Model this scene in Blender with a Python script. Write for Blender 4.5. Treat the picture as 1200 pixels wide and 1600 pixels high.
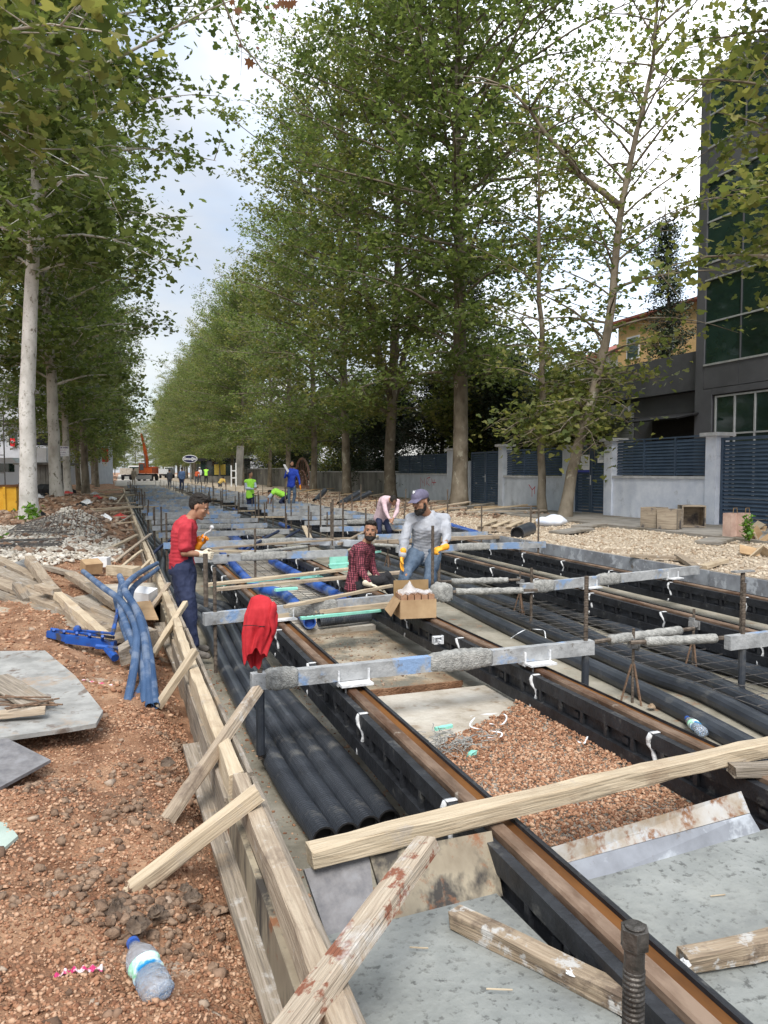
import bpy, bmesh, math, random
import numpy as np
from mathutils import Vector, Matrix, Quaternion, noise as mnoise
for _o in list(bpy.data.objects): bpy.data.objects.remove(_o)
SC = bpy.context.scene; COL = SC.collection
PI = math.pi; R_ = math.radians
# ---------------------------------------------------------------- camera
CZ = 1.85; YAW = R_(19.67); PIT = R_(3.1); FPX = 26/36*1600
cam = bpy.data.cameras.new("camera"); camo = bpy.data.objects.new("camera", cam); COL.objects.link(camo)
cam.sensor_fit = 'VERTICAL'; cam.sensor_height = 36; cam.lens = 26; cam.clip_start = .05; cam.clip_end = 3000
camo.location = (0, 0, CZ); camo.rotation_euler = (PI/2-PIT, 0, -YAW)
SC.camera = camo
FW = Vector((math.sin(YAW)*math.cos(PIT), math.cos(YAW)*math.cos(PIT), -math.sin(PIT)))
RT = Vector((math.cos(YAW), -math.sin(YAW), 0)); UP = RT.cross(FW)
CAMP = Vector((0, 0, CZ))
def ray(px, py): return FW + RT*((px-600)/FPX) + UP*((800-py)/FPX)
def G(px, py, z):            # ground point seen at a photo pixel, at height z
    r = ray(px, py); return CAMP + r*((z-CZ)/r.z)
def GX(px, py, X):
    r = ray(px, py); return CAMP + r*(X/r.x)
def P(px, py, d):            # point at depth d
    return CAMP + ray(px, py)*d
# ---------------------------------------------------------------- world, sun, exposure
SUN_EL, SUN_AZ = R_(52), R_(205)      # azimuth from +Y towards +X
w = bpy.data.worlds.new("World"); SC.world = w; w.use_nodes = True
nt = w.node_tree; nt.nodes.clear()
def N(t, **k):
    n = nt.nodes.new(t)
    for a, b in k.items(): setattr(n, a, b)
    return n
out = N('ShaderNodeOutputWorld'); bg = N('ShaderNodeBackground'); nt.links.new(bg.outputs[0], out.inputs[0])
sky = N('ShaderNodeTexSky', sky_type='NISHITA'); sky.sun_disc = False; sky.sun_elevation = SUN_EL; sky.sun_rotation = SUN_AZ
sky.dust_density = 2.0; sky.air_density = 1.2
tc = N('ShaderNodeTexCoord'); mp = N('ShaderNodeMapping'); mp.inputs['Scale'].default_value = (1.0, 1.0, 2.6)
nt.links.new(tc.outputs['Generated'], mp.inputs[0])
nz = N('ShaderNodeTexNoise'); nz.inputs['Scale'].default_value = 2.1; nz.inputs['Detail'].default_value = 7; nz.inputs['Roughness'].default_value = .5; nz.inputs['Distortion'].default_value = .35
nt.links.new(mp.outputs[0], nz.inputs['Vector'])
cr = N('ShaderNodeValToRGB'); cr.color_ramp.elements[0].position = .36; cr.color_ramp.elements[0].color = (.62,.62,.62,1); cr.color_ramp.elements[1].position = .60; cr.color_ramp.elements[1].color = (1,1,1,1)
nt.links.new(nz.outputs[0], cr.inputs[0])
# cloud brightness: brighter to the right ahead, set apart from the sun direction
sd = N('ShaderNodeVectorMath', operation='DOT_PRODUCT')
sd.inputs[1].default_value = (math.sin(R_(62))*math.cos(R_(48)), math.cos(R_(62))*math.cos(R_(48)), math.sin(R_(48)))   # thin bright cloud to the right
nt.links.new(tc.outputs['Generated'], sd.inputs[0])
mr = N('ShaderNodeMapRange'); mr.inputs['From Min'].default_value = .62; mr.inputs['From Max'].default_value = .93; mr.inputs['To Min'].default_value = 2.6; mr.inputs['To Max'].default_value = 9.0
nt.links.new(sd.outputs['Value'], mr.inputs[0])
nz2 = N('ShaderNodeTexNoise'); nz2.inputs['Scale'].default_value = 3.6; nz2.inputs['Detail'].default_value = 6
nt.links.new(mp.outputs[0], nz2.inputs['Vector'])
cr2 = N('ShaderNodeValToRGB'); cr2.color_ramp.elements[0].position = .3; cr2.color_ramp.elements[0].color = (.70,.84,1.06,1); cr2.color_ramp.elements[1].position = .62; cr2.color_ramp.elements[1].color = (1.06,1.06,1.06,1)
nt.links.new(nz2.outputs[0], cr2.inputs[0])
cm = N('ShaderNodeVectorMath', operation='SCALE'); nt.links.new(cr2.outputs[0], cm.inputs[0]); nt.links.new(mr.outputs[0], cm.inputs['Scale'])
mix = N('ShaderNodeMix', data_type='RGBA'); nt.links.new(cr.outputs[0], mix.inputs[0]); nt.links.new(sky.outputs[0], mix.inputs[6]); nt.links.new(cm.outputs[0], mix.inputs[7])
nt.links.new(mix.outputs[2], bg.inputs[0]); bg.inputs[1].default_value = 0.115
sl = bpy.data.lights.new("sun", 'SUN'); sl.energy = 1.5; sl.angle = R_(26); sl.color = (1, .96, .9)
so = bpy.data.objects.new("sun", sl); COL.objects.link(so)
sv = Vector((math.sin(SUN_AZ)*math.cos(SUN_EL), math.cos(SUN_AZ)*math.cos(SUN_EL), math.sin(SUN_EL)))
so.rotation_euler = sv.to_track_quat('Z', 'Y').to_euler(); so.location = (0, 0, 30)
SC.view_settings.view_transform = 'Standard'; SC.view_settings.look = 'None'; SC.view_settings.gamma = 1
SC.view_settings.exposure = 1.42
SC.cycles.max_bounces = 6; SC.cycles.diffuse_bounces = 3; SC.cycles.transparent_max_bounces = 8
# ---------------------------------------------------------------- helpers
def mat(name, c1, c2=None, c3=None, scale=6, detail=6, rough=.8, bump=0.0, bscale=None, st=(1,1,1), metal=0, coord='Object',
        lo=.35, hi=.65, dist=0, rnd=0, blot=None, blot_s=1.2, blot_lo=.5, blot_hi=.62, blot2=None, blot2_s=3, b2_lo=.6, b2_hi=.66, tb=1.0, transl=0, spec=.35, uvr=0, alpha=1, trans=0, wave=None):
    m = bpy.data.materials.new(name); m.use_nodes = True; t = m.node_tree; t.nodes.clear()
    n = t.nodes.new; L = t.links.new
    o = n('ShaderNodeOutputMaterial'); b = n('ShaderNodeBsdfPrincipled'); L(b.outputs[0], o.inputs[0])
    b.inputs['Roughness'].default_value = rough; b.inputs['Metallic'].default_value = metal
    b.inputs['Specular IOR Level'].default_value = spec
    if trans: b.inputs['Transmission Weight'].default_value = trans
    if alpha < 1: b.inputs['Alpha'].default_value = alpha
    c = n('ShaderNodeTexCoord'); mpn = n('ShaderNodeMapping'); mpn.inputs['Scale'].default_value = st
    L(c.outputs[coord], mpn.inputs[0]); vec = mpn.outputs[0]
    oi = None; vflat = c.outputs[coord]
    if rnd:
        oi = n('ShaderNodeObjectInfo'); ad = n('ShaderNodeVectorMath'); ad.operation = 'MULTIPLY_ADD'
        ad.inputs[1].default_value = (37., 17., 23.); L(oi.outputs['Random'], ad.inputs[0]); L(vec, ad.inputs[2]); vec = ad.outputs[0]; ad2 = n('ShaderNodeVectorMath'); ad2.operation = 'MULTIPLY_ADD'; ad2.inputs[1].default_value = (17., 7., 13.); L(oi.outputs['Random'], ad2.inputs[0]); L(c.outputs[coord], ad2.inputs[2]); vflat = ad2.outputs[0]
    nzn = n('ShaderNodeTexNoise'); nzn.inputs['Scale'].default_value = scale; nzn.inputs['Detail'].default_value = detail
    nzn.inputs['Roughness'].default_value = .6; nzn.inputs['Distortion'].default_value = dist; L(vec, nzn.inputs['Vector'])
    r = n('ShaderNodeValToRGB'); e = r.color_ramp.elements
    e[0].position = lo; e[0].color = (*c1, 1); e[1].position = hi; e[1].color = (*(c2 or c1), 1)
    if c3: x = e.new((lo+hi)/2); x.color = (*c3, 1)
    if uvr:
        uv = n('ShaderNodeUVMap'); sx = n('ShaderNodeSeparateXYZ'); L(uv.outputs[0], sx.inputs[0])
        mm = n('ShaderNodeMath'); mm.operation = 'MULTIPLY_ADD'; mm.inputs[1].default_value = uvr
        mm2 = n('ShaderNodeMath'); mm2.operation = 'MULTIPLY'; mm2.inputs[1].default_value = 1-uvr; L(nzn.outputs[0], mm2.inputs[0])
        L(sx.outputs[0], mm.inputs[0]); L(mm2.outputs[0], mm.inputs[2]); L(mm.outputs[0], r.inputs[0])
    else: L(nzn.outputs[0], r.inputs[0])
    colo = r.outputs[0]
    if blot:
        n2 = n('ShaderNodeTexNoise'); n2.inputs['Scale'].default_value = blot_s; n2.inputs['Detail'].default_value = 5; n2.inputs['Roughness'].default_value = .65
        L(vflat if max(st) > 5 else vec, n2.inputs['Vector'])
        r2 = n('ShaderNodeValToRGB'); r2.color_ramp.elements[0].position = blot_lo; r2.color_ramp.elements[1].position = blot_hi
        L(n2.outputs[0], r2.inputs[0]); mx = n('ShaderNodeMix'); mx.data_type = 'RGBA'
        L(r2.outputs[0], mx.inputs[0]); L(colo, mx.inputs[6]); mx.inputs[7].default_value = (*blot, 1); colo = mx.outputs[2]
    if blot2:
        n2 = n('ShaderNodeTexNoise'); n2.inputs['Scale'].default_value = blot2_s; n2.inputs['Detail'].default_value = 6; n2.inputs['Roughness'].default_value = .7
        of = n('ShaderNodeVectorMath'); of.operation = 'ADD'; of.inputs[1].default_value = (5.2, 3.7, 9.1); L(vflat, of.inputs[0]); L(of.outputs[0], n2.inputs['Vector'])
        r2 = n('ShaderNodeValToRGB'); r2.color_ramp.elements[0].position = b2_lo; r2.color_ramp.elements[1].position = b2_hi
        L(n2.outputs[0], r2.inputs[0]); mx = n('ShaderNodeMix'); mx.data_type = 'RGBA'
        L(r2.outputs[0], mx.inputs[0]); L(colo, mx.inputs[6]); mx.inputs[7].default_value = (*blot2, 1); colo = mx.outputs[2]
    if rnd:
        hs = n('ShaderNodeHueSaturation'); mv = n('ShaderNodeMapRange'); mv.inputs['To Min'].default_value = 1-rnd; mv.inputs['To Max'].default_value = 1+rnd*.8
        L(oi.outputs['Random'], mv.inputs[0]); L(mv.outputs[0], hs.inputs['Value']); L(colo, hs.inputs['Color']); colo = hs.outputs[0]
    L(colo, b.inputs['Base Color'])
    if bump:
        bn = n('ShaderNodeTexNoise'); bn.inputs['Scale'].default_value = bscale or scale*3; bn.inputs['Detail'].default_value = 5; L(vec, bn.inputs['Vector'])
        bu = n('ShaderNodeBump'); bu.inputs['Strength'].default_value = min(1, bump); bu.inputs['Distance'].default_value = .02*max(1,bump); L(bn.outputs[0], bu.inputs['Height']); L(bu.outputs[0], b.inputs['Normal'])
        if wave:
            wv = n('ShaderNodeTexWave'); wv.bands_direction = wave[0]; wv.inputs['Scale'].default_value = wave[1]; L(c.outputs[coord], wv.inputs[0])
            bu2 = n('ShaderNodeBump'); bu2.inputs['Strength'].default_value = wave[2]; bu2.inputs['Distance'].default_value = .01
            L(wv.outputs[0], bu2.inputs['Height']); L(bu.outputs[0], bu2.inputs['Normal']); L(bu2.outputs[0], b.inputs['Normal'])
    if transl:
        tr = n('ShaderNodeBsdfTranslucent'); sc_ = n('ShaderNodeVectorMath'); sc_.operation = 'MULTIPLY'; sc_.inputs[1].default_value = (tb*1.05, tb*1.1, tb*.75); L(colo, sc_.inputs[0]); L(sc_.outputs[0], tr.inputs[0]); ms = n('ShaderNodeMixShader'); ms.inputs[0].default_value = transl
        L(b.outputs[0], ms.inputs[1]); L(tr.outputs[0], ms.inputs[2]); L(ms.outputs[0], o.inputs[0])
    return m
def np_mesh(name, V, F, uv=None, smooth=False):
    V = np.asarray(V, np.float32); F = np.asarray(F, np.int32); k = F.shape[1]
    me = bpy.data.meshes.new(name); me.vertices.add(len(V)); me.vertices.foreach_set('co', V.ravel())
    me.loops.add(F.size); me.loops.foreach_set('vertex_index', F.ravel())
    me.polygons.add(len(F)); me.polygons.foreach_set('loop_start', np.arange(0, F.size, k, dtype=np.int32))
    if smooth: me.polygons.foreach_set('use_smooth', np.ones(len(F), bool))
    if uv is not None:
        l = me.uv_layers.new(name='UVMap'); u = np.repeat(np.asarray(uv, np.float32), k, axis=0); l.data.foreach_set('uv', u.ravel())
    me.update(calc_edges=True); return me
def link(name, me, m, parent=None, loc=None, rot=None):
    o = bpy.data.objects.new(name, me); COL.objects.link(o)
    if m is not None and me is not None:
        me.materials.clear()
        for x in (m if isinstance(m, (list, tuple)) else [m]): me.materials.append(x)
    if parent is not None: o.parent = parent
    if loc is not None: o.location = loc
    if rot is not None: o.rotation_euler = rot
    return o
def tag(o, label, cat, group=None, kind=None):
    if label: o['label'] = label
    if cat: o['category'] = cat; o['kind'] = 'thing'
    if group: o['group'] = group
    if kind: o['kind'] = kind
    return o
def thing(name, label, cat, loc=(0,0,0), rz=0, group=None, rot=None):
    o = bpy.data.objects.new(name, None); COL.objects.link(o); o.empty_display_size = .1
    o.location = loc; o.rotation_euler = rot or (0, 0, rz); return tag(o, label, cat, group)
KIDS = {}
def copy_tree(o, parent=None):
    c = o.copy(); COL.objects.link(c)
    if parent is not None: c.parent = parent
    for ch in list(o.children): copy_tree(ch, c)
    return c
ORD = "first second third fourth fifth sixth seventh eighth ninth tenth eleventh twelfth thirteenth fourteenth fifteenth sixteenth seventeenth eighteenth nineteenth twentieth".split()
def nth(i):
    if i < 20: return ORD[i]
    t = {20:'twenty', 30:'thirty', 40:'forty', 50:'fifty'}[(i+1)//10*10]
    return t+'-'+ORD[(i+1) % 10-1] if (i+1) % 10 else {30:'thirtieth', 40:'fortieth', 50:'fiftieth'}[i+1]
class MB:
    def __init__(s): s.v = []; s.f = []
    def add(s, V, F):
        b = len(s.v); s.v += [tuple(p) for p in V]; s.f += [tuple(b+i for i in f) for f in F]; return s
    def box(s, c, d, M=None):
        x, y, z = d[0]/2, d[1]/2, d[2]/2
        V = [Vector((a*x, b*y, e*z)) for e in (-1, 1) for b in (-1, 1) for a in (-1, 1)]
        if M is not None: V = [M @ p for p in V]
        V = [p+Vector(c) for p in V]
        return s.add(V, [(0,2,3,1),(4,5,7,6),(0,1,5,4),(2,6,7,3),(0,4,6,2),(1,3,7,5)])
    def bb(s, a, b):          # box from corner to corner
        return s.box([(a[i]+b[i])/2 for i in range(3)], [abs(b[i]-a[i]) for i in range(3)])
    def tube(s, pts, r, n=8, caps=True, ell=1):
        pts = [Vector(p) for p in pts]; m = len(pts)
        rr = r if isinstance(r, (list, tuple)) else [r]*m
        V = []; F = []; prev = None
        for i, p in enumerate(pts):
            t = (pts[min(i+1, m-1)]-pts[max(i-1, 0)])
            if t.length < 1e-9: t = Vector((0, 0, 1))
            t.normalize()
            if prev is None:
                u = t.orthogonal().normalized()
            else:
                u = prev - t*prev.dot(t); u = u.normalized() if u.length > 1e-6 else t.orthogonal().normalized()
            prev = u; w_ = t.cross(u)
            for k in range(n):
                a = 2*PI*k/n; V.append(p + u*(rr[i]*math.cos(a)) + w_*(rr[i]*ell*math.sin(a)))
        for i in range(m-1):
            for k in range(n):
                k2 = (k+1) % n; F.append((i*n+k, i*n+k2, (i+1)*n+k2, (i+1)*n+k))
        if caps: F += [tuple(range(n-1, -1, -1)), tuple(range((m-1)*n, m*n))]
        return s.add(V, F)
    def lathe(s, prof, n=16, c=(0,0,0), M=None):   # prof: (r,z)
        V = []; F = []
        for r, z in prof:
            for k in range(n):
                a = 2*PI*k/n; p = Vector((r*math.cos(a), r*math.sin(a), z))
                if M is not None: p = M @ p
                V.append(p+Vector(c))
        for i in range(len(prof)-1):
            for k in range(n):
                k2 = (k+1) % n; F.append((i*n+k, i*n+k2, (i+1)*n+k2, (i+1)*n+k))
        F += [tuple(range(n-1, -1, -1)), tuple(range((len(prof)-1)*n, len(prof)*n))]
        return s.add(V, F)
    def prism(s, poly, th, M=None, c=(0,0,0)):     # polygon in XY, extruded along Z by th
        n = len(poly); V = [Vector((x, y, 0)) for x, y in poly]+[Vector((x, y, th)) for x, y in poly]
        V = [(M @ p if M is not None else p)+Vector(c) for p in V]
        return s.add(V, [tuple(range(n-1, -1, -1)), tuple(range(n, 2*n))]+[(i, (i+1) % n, n+(i+1) % n, n+i) for i in range(n)])
    def sheet(s, pts, th):                          # thick sheet over 3D polygon
        pts = [Vector(p) for p in pts]; nn = (pts[1]-pts[0]).cross(pts[2]-pts[0]).normalized()
        if nn.z < 0: pts = pts[::-1]; nn = -nn
        n = len(pts); V = pts+[p-nn*th for p in pts]
        return s.add(V, [tuple(range(n)), tuple(range(2*n-1, n-1, -1))]+[((i+1) % n, i, n+i, n+(i+1) % n) for i in range(n)])
    def ball(s, c, r, n=8, m=6, M=None):
        r = r if isinstance(r, (tuple, list)) else (r, r, r); V = []; F = []
        for i in range(m+1):
            th = PI*i/m
            for k in range(n):
                a = 2*PI*k/n; p = Vector((r[0]*math.sin(th)*math.cos(a), r[1]*math.sin(th)*math.sin(a), r[2]*math.cos(th)))
                V.append((M @ p if M is not None else p)+Vector(c))
        for i in range(m):
            for k in range(n):
                k2 = (k+1) % n; F.append((i*n+k, (i+1)*n+k, (i+1)*n+k2, i*n+k2))
        return s.add(V, F)
    def mesh(s, name, smooth=False):
        me = bpy.data.meshes.new(name); me.from_pydata([tuple(p) for p in s.v], [], s.f); me.update()
        if smooth: me.shade_smooth()
        return me
    def obj(s, name, m, parent=None, smooth=False, **k):
        return link(name, s.mesh(name, smooth), m, parent, **k)
def hsh(ix, iy, sd):
    h = np.sin(ix*127.1+iy*311.7+sd*74.7)*43758.5453; return h-np.floor(h)
def vnoise(x, y, sd=0):
    ix, iy = np.floor(x), np.floor(y); fx, fy = x-ix, y-iy; fx = fx*fx*(3-2*fx); fy = fy*fy*(3-2*fy)
    return (hsh(ix,iy,sd)*(1-fx)+hsh(ix+1,iy,sd)*fx)*(1-fy)+(hsh(ix,iy+1,sd)*(1-fx)+hsh(ix+1,iy+1,sd)*fx)*fy
def fbm(x, y, o=4, sd=0):
    s = 0; a = .5
    for i in range(o): s = s+a*vnoise(x*2**i, y*2**i, sd+i); a *= .5
    return s
def sstep(a, b, x):
    t = np.clip((x-a)/(b-a), 0, 1); return t*t*(3-2*t)
# ---------------------------------------------------------------- materials
M_wood = mat('weathered timber', (.28,.22,.16), (.44,.365,.275), (.36,.29,.215), scale=2.5, st=(1.6,34,34), detail=7, rough=.88, bump=.45, bscale=4, rnd=.2, blot=(.17,.13,.10), blot_s=5, blot_lo=.54, blot_hi=.70, blot2=(.50,.48,.44), blot2_s=9, b2_lo=.58, b2_hi=.70)
M_woodn = mat('pale new timber', (.42,.335,.23), (.54,.45,.325), (.48,.395,.28), scale=2.5, st=(1.4,30,30), detail=7, rough=.82, bump=.35, bscale=4, rnd=.12, blot=(.34,.255,.175), blot_s=4, blot_lo=.52, blot_hi=.72, blot2=(.42,.36,.29), blot2_s=7, b2_lo=.58, b2_hi=.68)
M_woodr = mat('red stained timber', (.33,.265,.20), (.48,.41,.32), (.41,.34,.26), scale=2.5, st=(1.6,34,34), detail=7, rough=.88, bump=.5, bscale=4, blot=(.22,.085,.05), blot_s=13, blot_lo=.54, blot_hi=.60, blot2=(.52,.50,.47), blot2_s=6, b2_lo=.52, b2_hi=.66)
M_woodb = mat('mortar stained brown timber', (.20,.15,.105), (.40,.32,.235), (.30,.235,.165), scale=2.5, st=(1.6,30,30), detail=7, rough=.88, bump=.5, bscale=4, blot=(.13,.095,.07), blot_s=9, blot_lo=.52, blot_hi=.66, blot2=(.46,.45,.43), blot2_s=9, b2_lo=.56, b2_hi=.62)
M_woodg = mat('grey old timber', (.17,.145,.12), (.36,.31,.26), (.27,.23,.18), scale=2.5, st=(1.6,34,34), detail=7, rough=.9, bump=.5, bscale=4, rnd=.22, blot=(.36,.27,.18), blot_s=4, blot_lo=.55, blot_hi=.70, blot2=(.46,.45,.43), blot2_s=6, b2_lo=.58, b2_hi=.68)
M_ply = mat('stained plywood', (.19,.155,.11), (.37,.325,.24), (.28,.24,.175), scale=3.5, st=(1,1,.3), detail=8, rough=.75, bump=.2, blot=(.05,.045,.04), blot_s=5, blot_lo=.48, blot_hi=.60, blot2=(.22,.10,.05), blot2_s=7, b2_lo=.58, b2_hi=.66)
M_plyg = mat('grey form ply', (.13,.13,.14), (.24,.24,.25), (.19,.185,.19), scale=14, detail=6, rough=.6, bump=.2)
M_plyR = mat('rusty form sheet', (.24,.17,.10), (.44,.44,.43), (.38,.35,.31), scale=5, detail=8, rough=.65, bump=.25, blot=(.20,.10,.05), blot_s=9, blot_lo=.50, blot_hi=.60, blot2=(.40,.41,.42), blot2_s=7, b2_lo=.56, b2_hi=.62)
M_bluew = mat('blue grey form board', (.17,.18,.20), (.31,.335,.37), (.245,.26,.29), scale=3, detail=8, rough=.7, bump=.25, blot=(.42,.45,.49), blot_s=4, blot_lo=.54, blot_hi=.6, blot2=(.14,.12,.10), blot2_s=6, b2_lo=.60, b2_hi=.68)
M_conc = mat('fresh concrete', (.17,.18,.175), (.27,.283,.272), (.215,.228,.218), scale=3, detail=10, rough=.9, bump=.35, bscale=34, blot=(.105,.11,.105), blot_s=34, blot_lo=.555, blot_hi=.64, blot2=(.31,.32,.30), blot2_s=2.2, b2_lo=.48, b2_hi=.75)
M_concl = mat('lean concrete', (.32,.28,.22), (.52,.49,.43), (.44,.40,.34), scale=3.5, detail=9, rough=.95, bump=.6, bscale=30, blot=(.25,.19,.13), blot_s=5, blot_lo=.58, blot_hi=.7)
M_floor = mat('dusty trench concrete', (.17,.155,.12), (.36,.33,.27), (.27,.25,.20), scale=2.2, detail=9, rough=.95, bump=.5, bscale=30, blot=(.26,.15,.09), blot_s=7, blot_lo=.6, blot_hi=.7)
M_mud = mat('mud floor', (.20,.12,.065), (.40,.36,.29), (.31,.245,.17), scale=2.2, detail=9, rough=.85, bump=.7, bscale=25, blot=(.16,.15,.12), blot_s=2.6, blot_lo=.5, blot_hi=.62)
M_dirt = mat('red brown dirt', (.16,.078,.042), (.40,.245,.15), (.28,.155,.09), scale=5, detail=10, rough=.97, bump=1.0, bscale=70, blot=(.15,.088,.055), blot_s=1.5, blot_lo=.53, blot_hi=.66, blot2=(.46,.39,.31), blot2_s=2.3, b2_lo=.60, b2_hi=.70)
M_wgrav = mat('pale gravel bed', (.28,.215,.15), (.52,.45,.355), (.41,.34,.26), scale=14, detail=8, rough=.95, bump=1, bscale=40, blot=(.28,.19,.12), blot_s=.9, blot_lo=.55, blot_hi=.7)
M_stone = mat('red crushed stone', (.15,.065,.035), (.54,.37,.25), (.34,.175,.10), scale=2.2, rough=.95, uvr=.6, lo=.15, hi=.85)
M_stonem = mat('mixed stones', (.12,.075,.05), (.38,.30,.23), (.26,.165,.11), scale=9, rough=.95, uvr=.75, lo=.15, hi=.85, bump=.3, bscale=60)
M_stonew = mat('pale crushed stone', (.27,.195,.13), (.56,.49,.39), (.44,.365,.275), scale=9, rough=.95, uvr=.75, lo=.1, hi=.8)
M_stoneg = mat('pale grey crushed stone', (.34,.29,.23), (.64,.60,.53), (.52,.48,.41), scale=9, rough=.95, uvr=.75, lo=.1, hi=.8)
M_pave = mat('worn pavement', (.20,.185,.165), (.33,.31,.28), scale=2, detail=9, rough=.95, bump=.3, bscale=30, blot=(.17,.15,.12), blot_s=1)
M_road = mat('dusty road', (.33,.30,.26), (.46,.43,.38), scale=1, detail=8, rough=.95, bump=.3)
M_black = mat('black rubber chamber', (.012,.013,.016), (.028,.031,.037), scale=8, detail=7, rough=.5, bump=.3, bscale=30, blot=(.10,.10,.095), blot_s=9, blot_lo=.60, blot_hi=.72)
M_duct = mat('black duct plastic', (.024,.029,.038), (.050,.058,.072), scale=3, rough=.38, bump=.1, blot=(.13,.13,.125), blot_s=5, blot_lo=.55, blot_hi=.75, spec=.5)
M_rust = mat('rusty rail head', (.10,.065,.043), (.28,.20,.145), (.19,.127,.088), scale=9, detail=9, rough=.6, bump=.25, st=(1,.35,1), metal=.25, blot=(.10,.05,.028), blot_s=5, blot_lo=.53, blot_hi=.66, blot2=(.34,.29,.24), blot2_s=12, b2_lo=.62, b2_hi=.70)
M_groove = mat('orange rust groove', (.06,.026,.010), (.19,.08,.022), scale=4, detail=8, rough=.75, st=(1,.3,1), spec=.2)
M_steel = mat('cement splashed steel', (.24,.245,.25), (.44,.45,.455), (.34,.35,.355), scale=6, detail=9, rough=.7, bump=.35, bscale=40, blot=(.22,.33,.52), blot_s=2.6, blot_lo=.53, blot_hi=.60, blot2=(.17,.16,.145), blot2_s=11, b2_lo=.6, b2_hi=.68, rnd=.12)
M_steelg = mat('grey steel', (.15,.15,.15), (.27,.27,.265), scale=9, detail=7, rough=.6, bump=.4, bscale=50, rnd=.15)
M_crust = mat('cement crust', (.22,.22,.21), (.46,.455,.43), (.34,.34,.32), scale=22, detail=9, rough=.95, bump=.8, bscale=90)
M_rod = mat('brown threaded rod', (.09,.07,.055), (.22,.18,.145), scale=20, rough=.7, bump=.5, bscale=30, metal=.3, wave=('Z', 28, .8))
M_bolt = mat('oily steel bolt', (.045,.04,.035), (.13,.12,.11), scale=18, rough=.45, bump=.4, metal=.6)
M_rebar = mat('rebar', (.10,.065,.045), (.22,.14,.09), scale=30, rough=.8, bump=.4)
M_mesh = mat('mesh wire', (.05,.05,.055), (.14,.13,.12), scale=20, rough=.7)
M_foam = mat('silver white sealant', (.50,.52,.54), (.74,.75,.76), scale=15, rough=.6, bump=.5)
M_bluep = mat('blue pvc pipe', (.015,.06,.30), (.04,.13,.46), scale=3, rough=.4, blot=(.12,.17,.30), blot_s=4)
M_hose = mat('blue corrugated conduit', (.035,.08,.175), (.075,.135,.25), scale=4, rough=.5, bump=.1, blot=(.16,.21,.30), blot_s=5)
M_teal = mat('mint foam board', (.22,.62,.50), (.33,.74,.62), scale=9, rough=.8)
M_white = mat('white plastic', (.62,.64,.66), (.8,.81,.82), scale=9, rough=.5)
M_paper = mat('white paper', (.68,.70,.72), (.80,.81,.82), scale=9, rough=.8)
M_card = mat('brown cardboard', (.34,.22,.12), (.47,.33,.19), scale=5, rough=.9, bump=.1)
M_cardd = mat('cardboard inside', (.20,.13,.06), (.27,.18,.09), scale=5, rough=.9)
M_skin = mat('tanned skin', (.30,.155,.095), (.40,.22,.14), scale=12, rough=.55, bump=.05)
M_hair = mat('black hair', (.008,.007,.006), (.028,.022,.018), scale=60, rough=.6, bump=.8, bscale=90)
M_red = mat('red cotton', (.36,.022,.035), (.50,.045,.06), scale=8, rough=.85, bump=.25, bscale=14)
M_redsw = mat('red sweatshirt cloth', (.38,.012,.02), (.54,.035,.045), scale=8, rough=.85, bump=.25, bscale=14)
M_navy = mat('navy work trousers', (.014,.022,.06), (.035,.045,.095), scale=7, rough=.85, bump=.35, bscale=14)
M_jean = mat('blue jeans', (.05,.085,.14), (.14,.19,.26), scale=6, rough=.85, bump=.35, bscale=14)
M_greysh = mat('grey polo cloth', (.30,.32,.36), (.42,.44,.48), scale=7, rough=.88, bump=.3, bscale=12)
M_blackc = mat('black trousers', (.010,.010,.012), (.03,.03,.034), scale=7, rough=.85, bump=.3, bscale=14)
M_orange = mat('orange rubber glove', (.75,.22,.01), (.88,.34,.02), scale=9, rough=.5, bump=.2)
M_yglove = mat('yellow orange glove', (.80,.33,.02), (.90,.45,.05), scale=9, rough=.5, bump=.2)
M_cream = mat('cream knitted glove', (.55,.48,.36), (.72,.66,.53), scale=20, rough=.9, bump=.5)
M_boot = mat('dusty boot', (.10,.09,.08), (.22,.195,.17), scale=15, rough=.8, bump=.3)
M_blue = mat('royal blue jersey', (.012,.04,.35), (.03,.08,.50), scale=7, rough=.8, bump=.3, bscale=12)
M_hiv = mat('lime safety vest', (.35,.85,.06), (.48,.95,.12), scale=7, rough=.7, bump=.2)
M_pink = mat('pale pink shirt', (.58,.42,.46), (.70,.54,.58), scale=7, rough=.85, bump=.3, bscale=12)
M_ltblue = mat('pale blue shirt', (.42,.50,.62), (.55,.62,.72), scale=7, rough=.85, bump=.3)
M_capm = mat('faded purple cap cloth', (.10,.093,.145), (.165,.155,.23), scale=12, rough=.9, bump=.2)
M_eye = mat('eye white', (.26,.24,.22), rough=.3)
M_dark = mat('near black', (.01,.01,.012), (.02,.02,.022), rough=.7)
M_glass = mat('dark green glass', (.008,.020,.016), (.02,.045,.038), scale=.5, rough=.06, spec=.8)
M_clad = mat('dark grey cladding', (.085,.089,.10), (.115,.12,.135), scale=1.2, rough=.55, spec=.4)
M_louv = mat('navy louvre paint', (.038,.062,.10), (.055,.085,.13), scale=4, rough=.45, spec=.4)
M_alu = mat('aluminium frame', (.42,.44,.46), (.55,.57,.59), scale=5, rough=.4, metal=.3)
M_wallb = mat('pale blue rendered wall', (.58,.63,.73), (.74,.78,.86), scale=2.5, detail=9, rough=.92, bump=.5, bscale=60, blot=(.32,.34,.37), blot_s=1.6, blot_lo=.58, blot_hi=.75)
M_wallg = mat('grey painted wall', (.44,.48,.54), (.57,.61,.67), scale=2, detail=8, rough=.9, bump=.3, blot=(.22,.23,.25), blot_s=1.2, blot_lo=.58, blot_hi=.75)
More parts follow.
